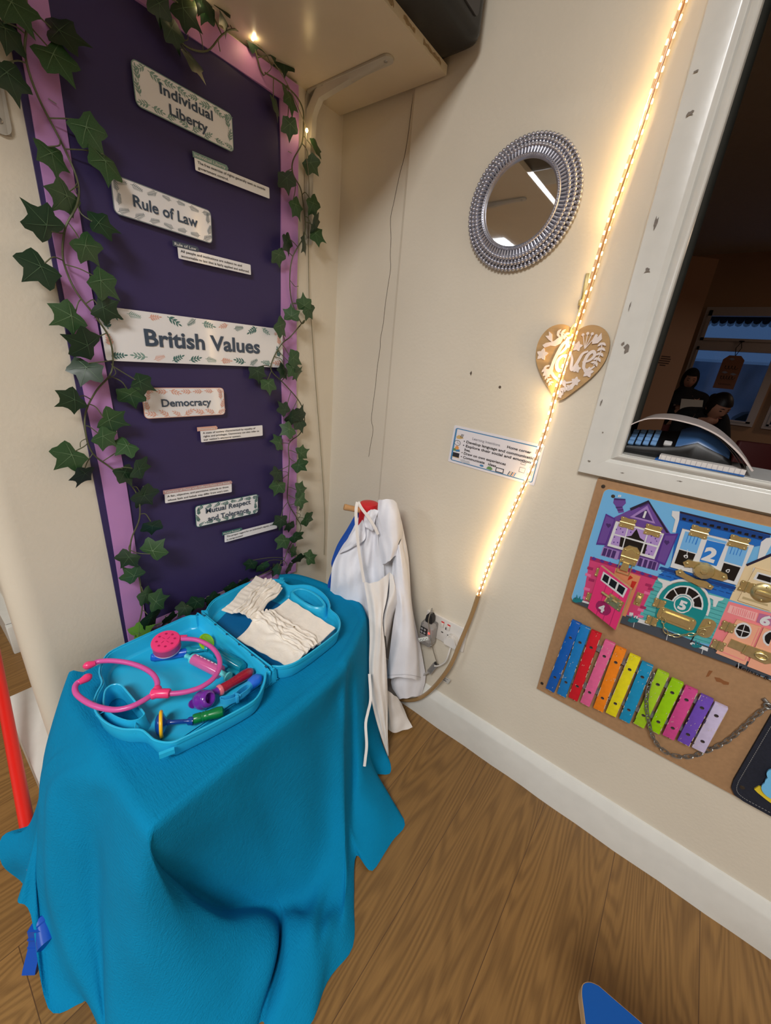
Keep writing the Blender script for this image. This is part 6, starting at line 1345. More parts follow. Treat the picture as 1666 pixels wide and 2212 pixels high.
TUBE_MAIN = [(-.6459,-.1916,.51),(-.6336,-.2087,.512),(-.6225,-.2305,.513),(-.6149,-.2679,.512),(-.6189,-.3042,.51),(-.6332,-.3325,.508),(-.6564,-.3504,.507),(-.6821,-.3554,.507),(-.7037,-.3501,.507),(-.724,-.3394,.508),(-.7414,-.3262,.51)]
TUBE_A = [(-.7484,-.3009,.512),(-.7416,-.286,.515),(-.7401,-.2608,.517),(-.7468,-.2276,.517),(-.7603,-.1919,.515),(-.7785,-.1618,.513),(-.7961,-.1424,.511),(-.808,-.1398,.511)]
TUBE_B = [(-.764,-.3106,.511),(-.7816,-.3123,.511),(-.801,-.31,.511),(-.82,-.2972,.51),(-.8365,-.2729,.51),(-.8476,-.2415,.508),(-.8541,-.2054,.506),(-.852,-.1838,.507),(-.8447,-.1735,.508),(-.8372,-.1755,.51)]
TIP_A = [(-.8075,-.1414,.511),(-.8226,-.1368,.511)]
TIP_B = [(-.8384,-.1764,.51),(-.8214,-.1727,.51)]
CHEST = [(-.6667,-.1661,.522),(-.6922,-.1548,.522),(-.6464,-.1896,.522)]
YJ = [(-.7617,-.3152,.511),(-.753,-.3154,.512),(-.7432,-.3257,.512)]
TOOLS = {'blue_handle':[(-.6993,-.1562,.468),(-.6395,-.1959,.47)],
 'neck':[(-.638,-.1929,.47),(-.6051,-.2184,.472)],
 'mirror':[(-.5983,-.2006,.49),(-.5781,-.1998,.492),(-.6238,-.2071,.488)],
 'syr':[(-.6498,-.2148,.476),(-.6435,-.2351,.476),(-.6238,-.3107,.474),(-.6185,-.3351,.473)],
 'teal':[(-.592,-.2475,.468),(-.5784,-.334,.47)],
 'oto_neck':[(-.6642,-.3554,.476),(-.6489,-.3584,.474)],
 'oto_red':[(-.6481,-.3593,.474),(-.5742,-.3602,.474)],
 'oto_head':[(-.6991,-.3509,.482),(-.6885,-.3767,.48)],
 'therm':[(-.6172,-.3963,.476),(-.577,-.3912,.478)],
 'strap':[(-.6738,-.4089,.486),(-.6514,-.4315,.488),(-.6206,-.4298,.488),(-.6371,-.4177,.492)],
 'ham_head':[(-.7738,-.3553,.482)],
 'ham_stem':[(-.7677,-.3645,.478),(-.7251,-.3931,.476)],
 'ham_handle':[(-.7205,-.391,.476),(-.6766,-.4152,.482)]}
NAPPY_A = [(-.504,-.1326,.5),(-.36,-.0651,.512),(-.3551,-.1921,.498),(-.4701,-.2082,.486),(-.4552,-.1309,.515),(-.363,-.1319,.508)]
NAPPY_B = [(-.5383,-.2452,.484),(-.5098,-.4163,.484),(-.3521,-.4081,.49),(-.3346,-.2233,.5),(-.5071,-.2188,.486),(-.4223,-.4121,.486)]
# ------------------------------------------------------------------ blue cloth over the low table
def cloth_mat():
    m = mat('blue_crepe_cloth', (0, 126, 172), .9, var=.08, vscale=5, spec=.15)
    nt = m.node_tree; L = nt.links.new; b = nt.nodes['Principled BSDF']; N = nt.nodes.new
    tc = N('ShaderNodeTexCoord'); hs = []
    for sc, st in (((60, 520, 60), 1.0), ((420, 70, 420), .6)):
        mp = N('ShaderNodeMapping'); mp.inputs['Scale'].default_value = sc; mp.inputs['Rotation'].default_value = (0, 0, .25); L(tc.outputs['Object'], mp.inputs['Vector'])
        n = N('ShaderNodeTexNoise'); n.inputs['Scale'].default_value = 1.0; n.inputs['Detail'].default_value = 3; L(mp.outputs['Vector'], n.inputs['Vector'])
        hs.append(n.outputs['Fac'])
    mx = N('ShaderNodeMath'); mx.operation = 'ADD'; L(hs[0], mx.inputs[0]); L(hs[1], mx.inputs[1])
    bp = N('ShaderNodeBump'); bp.inputs['Strength'].default_value = .55; bp.inputs['Distance'].default_value = .0022; L(mx.outputs[0], bp.inputs['Height']); L(bp.outputs['Normal'], b.inputs['Normal'])
    return m
def resample(P, n):
    P = [Vector(p) for p in P]; cum = [0]
    for a, b in zip(P[:-1], P[1:]): cum.append(cum[-1] + (b - a).length)
    out = []; j = 0
    for i in range(n):
        s = cum[-1] * i / (n - 1)
        while j < len(cum) - 2 and cum[j + 1] < s: j += 1
        t = (s - cum[j]) / max(1e-9, cum[j + 1] - cum[j]); out.append(P[j].lerp(P[j + 1], min(1, t)))
    return out
K = 46
colsr = [resample(spline(c, 8), K) for c in CLOTH]
grid = []
for k in range(K):
    grid.append(spline([tuple(c[k]) for c in colsr], 5))
nc = len(grid[0])
rows = [[grid[k][i] for k in range(K)] for i in range(nc)]
def crease(p, s=0.0):      # soft irregular wrinkles
    x, y, z = p
    w = .0016 * math.sin(31 * x + 17 * y + 9 * z) * math.sin(23 * z + 11 * x) + .0008 * math.sin(71 * x - 43 * y + 37 * z)
    f = max(0, min(1, (.445 - z) / .1)); return (x - w * f * .7, y - w * f, max(.0015, z))
rows = [[crease(p) for p in r] for r in rows]
g = G(); g.grid(rows)
ring = [r[0] for r in rows]; cx, cy = -.53, -.29; prev = ring
inn = []
for q in range(1, 9):
    t = 1 - q / 8.5
    inn.append([(cx + (p[0] - cx) * t, cy + (p[1] - cy) * t, .4525 + .0008 * math.sin(20 * p[0] * t + 9 * p[1])) for p in ring])
g.grid([ring] + inn, closed_u=False); g.grid([[l[-1] for l in [ring] + inn], [l[0] for l in [ring] + inn]][::-1])
g.add([*inn[-1], (cx, cy, .4525)], [(i, (i + 1) % nc, nc) for i in range(nc)])
obj('tablecloth', g, cloth_mat(), smooth=75, label='bright blue cloth draped over a low table and pooling on the floor', cat='tablecloth')

# ------------------------------------------------------------------ toy doctor's case
CASEM = mat('turquoise_plastic', (40, 182, 226), .3, spec=.5); CASED = mat('turquoise_plastic_inside', (24, 160, 210), .32)
def offset(poly, d):
    n = len(poly); ar = sum(poly[i][0] * poly[(i + 1) % n][1] - poly[(i + 1) % n][0] * poly[i][1] for i in range(n)); s = 1 if ar > 0 else -1
    out = []
    for i in range(n):
        a = Vector(poly[i - 1]); b = Vector(poly[(i + 1) % n]); t = (b - a).normalized(); out.append((poly[i][0] - t.y * d * s, poly[i][1] + t.x * d * s))
    return out
def holed(g, outer, holes, z, flip=False):
    polys = [[Vector((p[0], p[1], 0)) for p in outer]] + [[Vector((p[0], p[1], 0)) for p in h] for h in holes]
    t = tessellate_polygon(polys); flat = [p for q in polys for p in q]
    fs = []
    for a, b, c in t:
        A, B, Cc = flat[a], flat[b], flat[c]; ar = (B - A).cross(Cc - A).z
        up = ar > 0
        fs.append((a, b, c) if up != flip else (a, c, b))
    g.add([(p.x, p.y, z) for p in flat], fs)
def ccw(poly):
    n = len(poly); ar = sum(poly[i][0] * poly[(i + 1) % n][1] - poly[(i + 1) % n][0] * poly[i][1] for i in range(n)); return poly if ar > 0 else poly[::-1]
def tray(g, poly, prof):
    """prof of (inset, z) from outside bottom over the rim to inside bottom"""
    rings = [[(p[0], p[1], z) for p in offset(poly, d)] for d, z in prof]
    n = len(poly); vs = [p for r in rings for p in r]
    fs = [(r * n + i, r * n + (i + 1) % n, (r + 1) * n + (i + 1) % n, (r + 1) * n + i) for r in range(len(rings) - 1) for i in range(n)]
    g.add(vs, fs); return rings
Z0 = .4535
BODY = ccw([p[:2] for p in spline(CASE_BODY, 4, True)]); LIDP = ccw([p[:2] for p in spline(CASE_LID, 4, True)])
LOOP = ccw([p[:2] for p in spline(CASE_LOOP, 4, True)]); LHOLE = ccw([p[:2] for p in spline(LID_HOLE, 4, True)])
case = thing('toy_case', (-.56, -.27, Z0), "open turquoise plastic toy doctor's case lying on the blue cloth", 'toy case')
g = G(); PR = [(.012, Z0), (.008, Z0 + .001), (.0055, Z0 + .005), (.003, Z0 + .026), (.0028, Z0 + .032), (.0005, Z0 + .034), (.0, Z0 + .0425), (.0008, Z0 + .0435), (.0028, Z0 + .0435), (.0032, Z0 + .0395), (.0052, Z0 + .0395), (.0058, Z0 + .038), (.008, Z0 + .012), (.011, Z0 + .0065), (.014, Z0 + .005)]
r = tray(g, BODY, PR); holed(g, [p[:2] for p in r[-1]], [LOOP], Z0 + .005); holed(g, [p[:2] for p in r[0]], [LOOP], Z0, True)
hw = [[(p[0], p[1], z) for p in offset(LOOP, d)] for d, z in ((0, Z0), (0, Z0 + .038), (-.001, Z0 + .039), (-.003, Z0 + .039), (-.0035, Z0 + .037), (-.006, Z0 + .012), (-.009, Z0 + .005))]
n = len(LOOP); g.add([p for q in hw for p in q], [(a * n + i, (a + 1) * n + i, (a + 1) * n + (i + 1) % n, a * n + (i + 1) % n)[::-1] for a in range(len(hw) - 1) for i in range(n)])
for a, b in (((-.8445, -.262), (-.826, -.262)), ((-.812, -.352), (-.80, -.326))):
    g.tube([(a[0], a[1], Z0 + .034), (b[0], b[1], Z0 + .034)], .0012, 4)
base = obj('base', g, CASEM, case, smooth=40)
g = G()
for (x, y, ang) in ((-.7905, -.4235, 20),): g.box((0, 0, 0), (.024, .006, .010), tr(x, y - .005, Z0 + .030) @ rz(-ang))
obj('latch_catch', g, CASEM, base, smooth=0)
g = G(); r = tray(g, LIDP, PR); holed(g, [p[:2] for p in r[-1]], [LHOLE], Z0 + .005); holed(g, [p[:2] for p in r[0]], [LHOLE], Z0, True)
hw = [[(p[0], p[1], z) for p in offset(LHOLE, d)] for d, z in ((0, Z0), (0, Z0 + .038), (-.002, Z0 + .040), (-.006, Z0 + .040), (-.010, Z0 + .036), (-.013, Z0 + .022), (-.016, Z0 + .005))]
n = len(LHOLE); g.add([p for q in hw for p in q], [(a * n + i, a * n + (i + 1) % n, (a + 1) * n + (i + 1) % n, (a + 1) * n + i) for a in range(len(hw) - 1) for i in range(n)])
lidp = obj('lid', g, CASEM, case, smooth=40)
g = G(); g.prism([(-.545, -.14), (-.47, -.10), (-.37, -.12), (-.345, -.22), (-.33, -.34), (-.40, -.40), (-.50, -.40), (-.545, -.36)], Z0 + .0052, Z0 + .0062); obj('lining', g, mat('deep_blue_lining', (14, 104, 160), .5, bump=.15, bscale=120), lidp, smooth=0)
g = G(); g.box((0, 0, 0), (.022, .020, .004), tr(-.312, -.127, Z0 + .041) @ rz(-50), bev=.001); g.box((0, 0, 0), (.012, .024, .003), tr(-.302, -.117, Z0 + .039) @ rz(-50)); obj('clasp', g, CASEM, lidp, smooth=30)
hx, y0, y1 = HINGE[0][0] + .0045, -.395, -.131
g = G(); g.tube([(hx - .0035, y0, Z0 + .0415), (hx - .0035, y1, Z0 + .0415)], .0028, 8); g.box((hx - .0035, (y0 + y1) / 2, Z0 + .036), (.006, y1 - y0, .008))
for k in range(5): g.tube([(hx - .0035, y0 + (y1 - y0) * (k + .3) / 5, Z0 + .0415), (hx - .0035, y0 + (y1 - y0) * (k + .75) / 5, Z0 + .0415)], .0036, 8)
hg = obj('hinge', g, CASEM, case, smooth=40)
g = G()
for k in range(6): g.tube([(hx - .0035, y0 + (y1 - y0) * (k + .02) / 5 - .003, Z0 + .0440), (hx - .0035, y0 + (y1 - y0) * (k + .02) / 5 + .003, Z0 + .0440)], .0022, 6)
obj('hinge_slot', g, mat('hinge_dark_blue', (16, 70, 100), .6), hg, smooth=40)

def axis(a, b):
    a = Vector(a); b = Vector(b); d = (b - a); q = d.normalized().to_track_quat('Z', 'Y').to_matrix().to_4x4(); return Matrix.Translation(a) @ q, d.length
def lo(p, dz): return (p[0], p[1], p[2] + dz)
PINK = mat('hot_pink_plastic', (236, 62, 122), .28); MAUVE = mat('pink_mauve_tube', (206, 84, 158), .3)
root = thing('toy_stethoscope', (-.72, -.26, .49), 'pink toy stethoscope lying across the open turquoise case', 'toy stethoscope')
g = G(); g.tube(spline(TUBE_MAIN, 6), .0052, 12); obj('tube', g, MAUVE, root, smooth=60)
g = G(); g.tube(spline(TUBE_A, 6), .0052, 12); obj('ear_tube', g, MAUVE, root, smooth=60)
g = G(); g.tube(spline(TUBE_B, 6), .0052, 12); obj('ear_tube', g, MAUVE, root, smooth=60)
for t in (TIP_A, TIP_B):
    M, L_ = axis(*t); g = G(); g.lathe([(.0052, -.004), (.0062, 0), (.0082, L_ * .45), (.0082, L_ * .7), (.006, L_ * .95), (.002, L_ * 1.12), (0, L_ * 1.13)], 14, M); obj('ear_tip', g, PINK, root, smooth=60)
g = G(); M, L_ = axis(YJ[1], YJ[2]); g.lathe([(.0085, -.012), (.0092, -.010), (.0092, L_ + .006), (.0082, L_ + .008)], 16, M)
for t, s in ((TUBE_A, 0), (TUBE_B, 0)): g.tube(spline([YJ[1], tuple((Vector(YJ[1]) + Vector(t[0])) / 2), t[0]], 4), [.0085] * 8 + [.0075], 12)
obj('connector', g, PINK, root, smooth=50)
c = Vector(CHEST[0]); rr = .030
M = tr(c.x - .006, c.y - .005, .497) @ rx(10) @ ry(-6)
g = G(M); g.lathe([(rr * .96, -.010), (rr * 1.0, -.008), (rr * 1.0, .008), (rr * 1.03, .010), (rr * 1.03, .013), (rr * .97, .0155), (rr * .5, .0165), (0, .0168)], 40)
g.tube([(rr * .95, -.006, .006), (rr * 1.35, -.016, .006)], .0068, 12)
ch = obj('chest_piece', g, PINK, root, smooth=40)
g = G(M); g.lathe([(rr * .9, -.0125), (rr * .98, -.012), (rr * .98, -.0095)], 40); obj('diaphragm_ring', g, mat('white_ring', (226, 214, 222), .3), ch, smooth=40)
g = G(M)
for k in range(8): a = k * .785 + .3; g.disc(rr * .62 * math.cos(a), rr * .62 * math.sin(a), .0026, .0172, 10)
for k in range(4): a = k * 1.57; g.ribbon([(.004 * math.cos(a), .004 * math.sin(a)), (.011 * math.cos(a + .2), .011 * math.sin(a + .2))], .0012, .0172)
obj('embossing', g, mat('deep_pink', (176, 30, 84), .4), ch, smooth=0)

def pair(k): return TOOLS[k][0], TOOLS[k][1]
BLUEP = mat('royal_blue_plastic', (20, 92, 200), .25, coat=.4); TEALP = mat('teal_plastic', (20, 150, 176), .25, coat=.3); LIME = mat('lime_plastic', (150, 208, 20), .3)
root = thing('toy_dental_mirror', (-.64, -.19, Z0 + .006), 'blue-handled toy dental mirror with a lime green head in the case', 'toy tool')
a, b = pair('blue_handle'); M, L_ = axis(a, b); g = G(); g.lathe([(0, -.006), (.008, -.004), (.0105, .003), (.0108, L_ * .5), (.0098, L_)], 18, M); obj('handle', g, BLUEP, root, smooth=60)
a, b = pair('neck'); M, L_ = axis(a, b); g = G(); g.lathe([(.0102, -.002), (.0105, .006), (.006, .011), (.0052, L_ * .9), (.007, L_ * .95), (.007, L_ + .004), (0, L_ + .008)], 16, M); obj('neck', g, TEALP, root, smooth=50)
c = (Vector(TOOLS['mirror'][0]) + Vector((.002, -.004, -.012))); n = Vector((.42, -.62, .66)).normalized(); M = Matrix.Translation(c) @ n.to_track_quat('Z', 'Y').to_matrix().to_4x4()
g = G(M); g.lathe([(0, -.004), (.018, -.003), (.0215, 0), (.0215, .003), (.019, .0042), (.0185, .003), (0, .003)], 28); obj('mirror_head', g, LIME, root, smooth=40)
g = G(M); g.prism([(-.0025, -.016), (.0025, -.016), (.0025, .016), (-.0025, .016)], .003, .0055); obj('rib', g, LIME, root, smooth=0)

AQUA = mat('aqua_plastic', (96, 206, 214), .3); PINKT = mat('clear_pink_barrel', (232, 110, 176), .18, trans=.25, coat=.5)
root = thing('toy_syringe', (-.635, -.26, Z0 + .006), 'pink and aqua toy syringe in the middle of the case', 'toy syringe')
p0, p1, p2, p3 = [Vector(p) for p in TOOLS['syr']]
M, L_ = axis(p1, p2); g = G(); g.lathe([(.012, 0), (.0128, .003), (.0128, L_ - .003), (.015, L_ - .002), (.015, L_ + .002), (.006, L_ + .003)], 22, M); obj('barrel', g, PINKT, root, smooth=40)
g = G()
for k in range(6): q = p1.lerp(p2, .12 + .14 * k); g.box((0, 0, 0), (.0012, .0065, .0008), tr(q.x + .004, q.y, q.z + .0128) @ rz(15))
obj('scale_marks', g, mat('white_print', (235, 235, 235), .4), root, smooth=0)
M, L_ = axis(p1, p0); g = G(); g.lathe([(.0122, -.006), (.0122, .004), (.006, .010), (.0042, L_ * .8), (.0055, L_ * .85), (.0055, L_ + .002), (0, L_ + .003)], 16, M); obj('nozzle', g, AQUA, root, smooth=40)
M, L_ = axis(p2, p3); g = G(); g.lathe([(.0062, -.01), (.0062, L_ - .002), (.011, L_), (.0112, L_ + .004), (0, L_ + .004)], 16, M); obj('plunger', g, AQUA, root, smooth=40)

root = thing('toy_bottle', (-.585, -.29, Z0 + .006), 'see-through teal toy tube lying against the hinge side of the case', 'toy tool')
a, b = pair('teal'); M, L_ = axis(a, b); g = G(); g.lathe([(.007, -.03), (.0085, -.026), (.0085, -.004), (.0125, 0), (.0132, .006), (.0132, L_ * .85), (.0105, L_), (0, L_ + .005)], 22, M); obj('tube', g, mat('clear_teal', (12, 150, 178), .12, trans=.35, coat=.5), root, smooth=50)
a = Vector(TOOLS['teal'][1]); g = G(); g.box((0, 0, 0), (.012, .03, .006), tr(a.x - .018, a.y + .012, Z0 + .010) @ rz(28), bev=.002); obj('tab', g, TEALP, root, smooth=30)

PURP = mat('purple_plastic', (112, 44, 158), .18, coat=.5); REDG = mat('glitter_red', (158, 24, 48), .3, var=.35, vscale=700, coat=.6)
root = thing('toy_otoscope', (-.65, -.36, Z0 + .006), 'purple toy otoscope with a glittery red handle at the front of the case', 'toy tool')
a, b = pair('oto_red'); M, L_ = axis(a, b); g = G(); g.lathe([(.0095, 0), (.0105, .004), (.0098, L_ * .3), (.0118, L_ * .75), (.0112, L_ * .92), (.007, L_ + .003), (0, L_ + .005)], 20, M); obj('handle', g, REDG, root, smooth=60)
g = G(); g.lathe([(.0102, -.006), (.0118, -.004), (.0118, .001), (.010, .003)], 20, M); obj('collar', g, mat('salmon_plastic', (228, 116, 128), .3), root, smooth=40)
a, b = pair('oto_neck'); M, L_ = axis(a, b); g = G(); g.lathe([(.006, -.004), (.0058, L_ * .3), (.0085, L_ * .7), (.009, L_)], 16, M); obj('neck', g, PURP, root, smooth=50)
c = Vector((-.6885, -.362, .479)); d = Vector((.28, -.72, .50)).normalized(); M = Matrix.Translation(c) @ d.to_track_quat('Z', 'Y').to_matrix().to_4x4()
g = G(M); g.lathe([(0, -.024), (.010, -.022), (.0165, -.014), (.0195, -.004), (.0195, .003), (.0165, .008), (.0175, .011), (.0165, .017), (.0125, .021), (.0105, .021), (.0095, .015), (.0085, .004), (0, .002)], 30); hd = obj('head', g, PURP, root, smooth=50)
g = G(M); g.lathe([(.006, -.028), (.008, -.024), (.009, -.02)][::1], 14, tr(-.012, .004, .004)); obj('knob', g, PURP, hd, smooth=50)

root = thing('toy_thermometer', (-.6, -.395, Z0 + .006), 'blue and aqua toy thermometer in the front right corner of the case', 'toy tool')
a, b = pair('therm'); M, L_ = axis(a, b); g = G(); g.lathe([(.009, L_ * .35), (.0115, L_ * .5), (.0125, L_ * .8), (.0105, L_), (.005, L_ + .006), (0, L_ + .007)], 20, M); obj('body', g, mat('violet_blue_plastic', (48, 110, 216), .28), root, smooth=60)
g = G(); g.lathe([(0, -.012), (.006, -.011), (.0095, -.004), (.0105, L_ * .2), (.0098, L_ * .42)], 20, M); obj('tip', g, mat('aqua_blue_plastic', (52, 166, 220), .28), root, smooth=60)

root = thing('toy_wristband', (-.645, -.425, Z0 + .02), 'light blue plastic toy wristband perched on the front rim of the case', 'toy')
BAND = mat('light_blue_plastic', (46, 164, 218), .35)
P = spline([(-.6755, -.4075, .497), (-.668, -.421, .4985), (-.650, -.4275, .499), (-.628, -.427, .499), (-.6175, -.4225, .498), (-.6195, -.414, .499), (-.634, -.4135, .500), (-.652, -.4165, .500), (-.664, -.411, .500), (-.672, -.403, .498)], 5, True)
vs = []; n = len(P)
cxm = sum(p[0] for p in P) / n; cym = sum(p[1] for p in P) / n
rings = [[(p[0], p[1], p[2] + dz) for p in offset([q[:2] for q in P], ins) and [(o[0], o[1], P[i][2]) for i, o in enumerate(offset([q[:2] for q in P], ins))]] for ins, dz in ((0, -.006), (0, .007), (.0016, .007), (.0016, -.006))]
g = G(); g.add([p for r_ in rings for p in r_], [(a * n + i, a * n + (i + 1) % n, ((a + 1) % 4) * n + (i + 1) % n, ((a + 1) % 4) * n + i) for a in range(4) for i in range(n)]); obj('band', g, BAND, root, smooth=40)
g = G(); g.box((0, 0, 0), (.006, .006, .017), tr(-.651, -.4275, .4995) @ rz(-15), bev=.001); g.box((0, 0, 0), (.004, .018, .004), tr(-.647, -.421, .504) @ rz(20), bev=.001); obj('buckle', g, BAND, root, smooth=30)

YEL = mat('yellow_plastic', (246, 190, 24), .3); GRN = mat('green_plastic', (8, 120, 60), .28)
root = thing('toy_reflex_hammer', (-.73, -.38, Z0 + .006), 'toy reflex hammer with a yellow ringed blue head and green handle', 'toy tool')
c = Vector(TOOLS['ham_head'][0]) + Vector((.004, -.004, -.003)); d = Vector((.90, -.42, -.06)).normalized(); M = Matrix.Translation(c) @ d.to_track_quat('Z', 'Y').to_matrix().to_4x4()
g = G(M); g.lathe([(0, -.011), (.010, -.010), (.0175, -.007), (.0205, -.003), (.0205, .003), (.015, .006), (.006, .010), (.0045, .016)], 28); obj('head', g, mat('navy_blue_plastic', (16, 62, 140), .22, coat=.4), root, smooth=40)
g = G(M); g.tube([(.0222 * math.cos(i * .2094), .0222 * math.sin(i * .2094), 0) for i in range(30)], .0032, 8, closed=True); obj('ring', g, YEL, root, smooth=60)
a = c + d * .012; b = Vector(TOOLS['ham_stem'][1]); M, L_ = axis(a, b); g = G(); g.lathe([(.0042, 0), (.0042, L_ - .012), (.0075, L_ - .009), (.0085, L_)], 14, M); obj('stem', g, MATS['navy_blue_plastic'], root, smooth=50)
a, b = Vector(TOOLS['ham_handle'][0]), Vector(TOOLS['ham_handle'][1]) + Vector((0, 0, -.004)); M, L_ = axis(a, b); g = G(); g.lathe([(.0085, -.004), (.0095, 0), (.0095, .010), (.0085, .012), (.0098, .014), (.0088, .017), (.0100, .019), (.009, .022), (.0092, .026), (.011, L_ * .8), (.0095, L_), (0, L_ + .004)], 18, M); hh = obj('handle', g, GRN, root, smooth=50)

# ------------------------------------------------------------------ two doll nappies in the lid
NAP = mat('white_nappy_fabric', (236, 228, 216), .9, var=.05, vscale=30, bump=.25, bscale=160)
def sheet(fn, nu=44, nv=36, th=.0025):
    g = G(); top = [[fn(i / (nu - 1), j / (nv - 1)) for j in range(nv)] for i in range(nu)]; g.grid(top)
    e = [top[0], [(p[0], p[1], p[2] - th) for p in top[0]]]; g.grid(e); e = [top[-1], [(p[0], p[1], p[2] - th) for p in top[-1]]]; g.grid(e[::-1])
    a = [r[0] for r in top]; g.grid([a, [(p[0], p[1], p[2] - th) for p in a]][::-1]); a = [r[-1] for r in top]; g.grid([a, [(p[0], p[1], p[2] - th) for p in a]])
    return g
def bil(q, u, v):
    a, b, c, d = [Vector(x) for x in q]; return a.lerp(b, u).lerp(d.lerp(c, u), v)
A_, B_, C_, D_ = NAPPY_A[0], NAPPY_A[1], NAPPY_A[2], NAPPY_A[3]
# folded flat panel above, gathered roll below
def nap_a(u, v):
    p = bil(((-.512, -.135, .494), (-.357, -.066, .508), (-.338, -.172, .505), (-.478, -.222, .490)), u, v)
    w = math.sin(math.pi * min(1, max(0, (v - .35) / .65)))
    p.z += .012 * w + .0035 * math.sin(v * 34 + 3 * u + math.sin(u * 9)) * max(0, v - .3) * 1.4 + .001 * math.sin(u * 60) * max(0, .42 - abs(v - .22)) * 2
    p.y += .004 * math.sin(u * 40) * (v > .32) * (1 - v) + .003 * math.sin(u * 11 + 2)
    return tuple(p)
root = thing('doll_nappy', (-.42, -.15, .478), 'gathered off-white doll nappy at the back of the lid, one corner over the rim', 'doll nappy', 'doll nappies in the case lid')
obj('pad', sheet(nap_a), NAP, root, smooth=60)
g = G(); k = 0
for k in range(4):
    P = []
    for i in range(14):
        u = i / 13; p = Vector(nap_a(u, .40 + .17 * k + .03 * math.sin(u * 6 + k))); P.append((p.x, p.y, p.z + .0015 + .002 * math.sin(u * 13 + k * 2)))
    g.tube(spline(P, 3), [.0035 + .0012 * math.sin(i * .7 + k) for i in range(40)], 8)
obj('elastic_gathers', g, NAP, root, smooth=60)
def nap_b(u, v):
    # u across (left edge to right edge), v from the hinge side to the far side
    p = bil((NAPPY_B[0][:3], NAPPY_B[1][:3], (-.3505, -.405, .492), (-.352, -.215, .497)), u, v)
    mid = math.exp(-((v - .40 - .10 * (1 - u)) / .17) ** 2)
    p.z = .4785 + .016 * v * v + .012 * mid + .004 * mid * math.sin(v * 46 + 4 * math.sin(u * 7)) + .0012 * math.sin(u * 25 + v * 9)
    pinch = math.exp(-((v - .42) / .20) ** 2); p.y += (.018 * (1 - u) - .004 * u) * pinch * (1 if u < .5 else 1); p.x += .004 * math.sin(u * 9) * pinch
    return tuple(p)
root = thing('doll_nappy', (-.44, -.31, .472), 'larger off-white doll nappy spread open across the front of the lid', 'doll nappy', 'doll nappies in the case lid')
obj('pad', sheet(nap_b, 50, 60), NAP, root, smooth=60)
g = G()
for k, v0 in enumerate((.30, .37, .44, .52, .60)):
    P = []
    for i in range(16):
        u = -.03 + 1.04 * i / 15; p = Vector(nap_b(min(1, max(0, u)), v0 + .03 * math.sin(u * 5 + k) + .06 * (1 - u))); P.append((p.x, p.y + .003 * (u < 0), p.z + .0012 + .0025 * math.sin(u * 17 + k * 1.7)))
    g.tube(spline(P, 3), [.0038 + .0014 * math.sin(i * .9 + k) for i in range(46)], 8)
obj('elastic_gathers', g, NAP, root, smooth=60)
g = G(); p = nap_b(.55, .60); g.ball((p[0], p[1], p[2] + .0045), .0022, 6, sc=(1, 1, .4)); obj('brown_spot', g, mat('brown_spot', (130, 106, 62), .8), root, smooth=60)
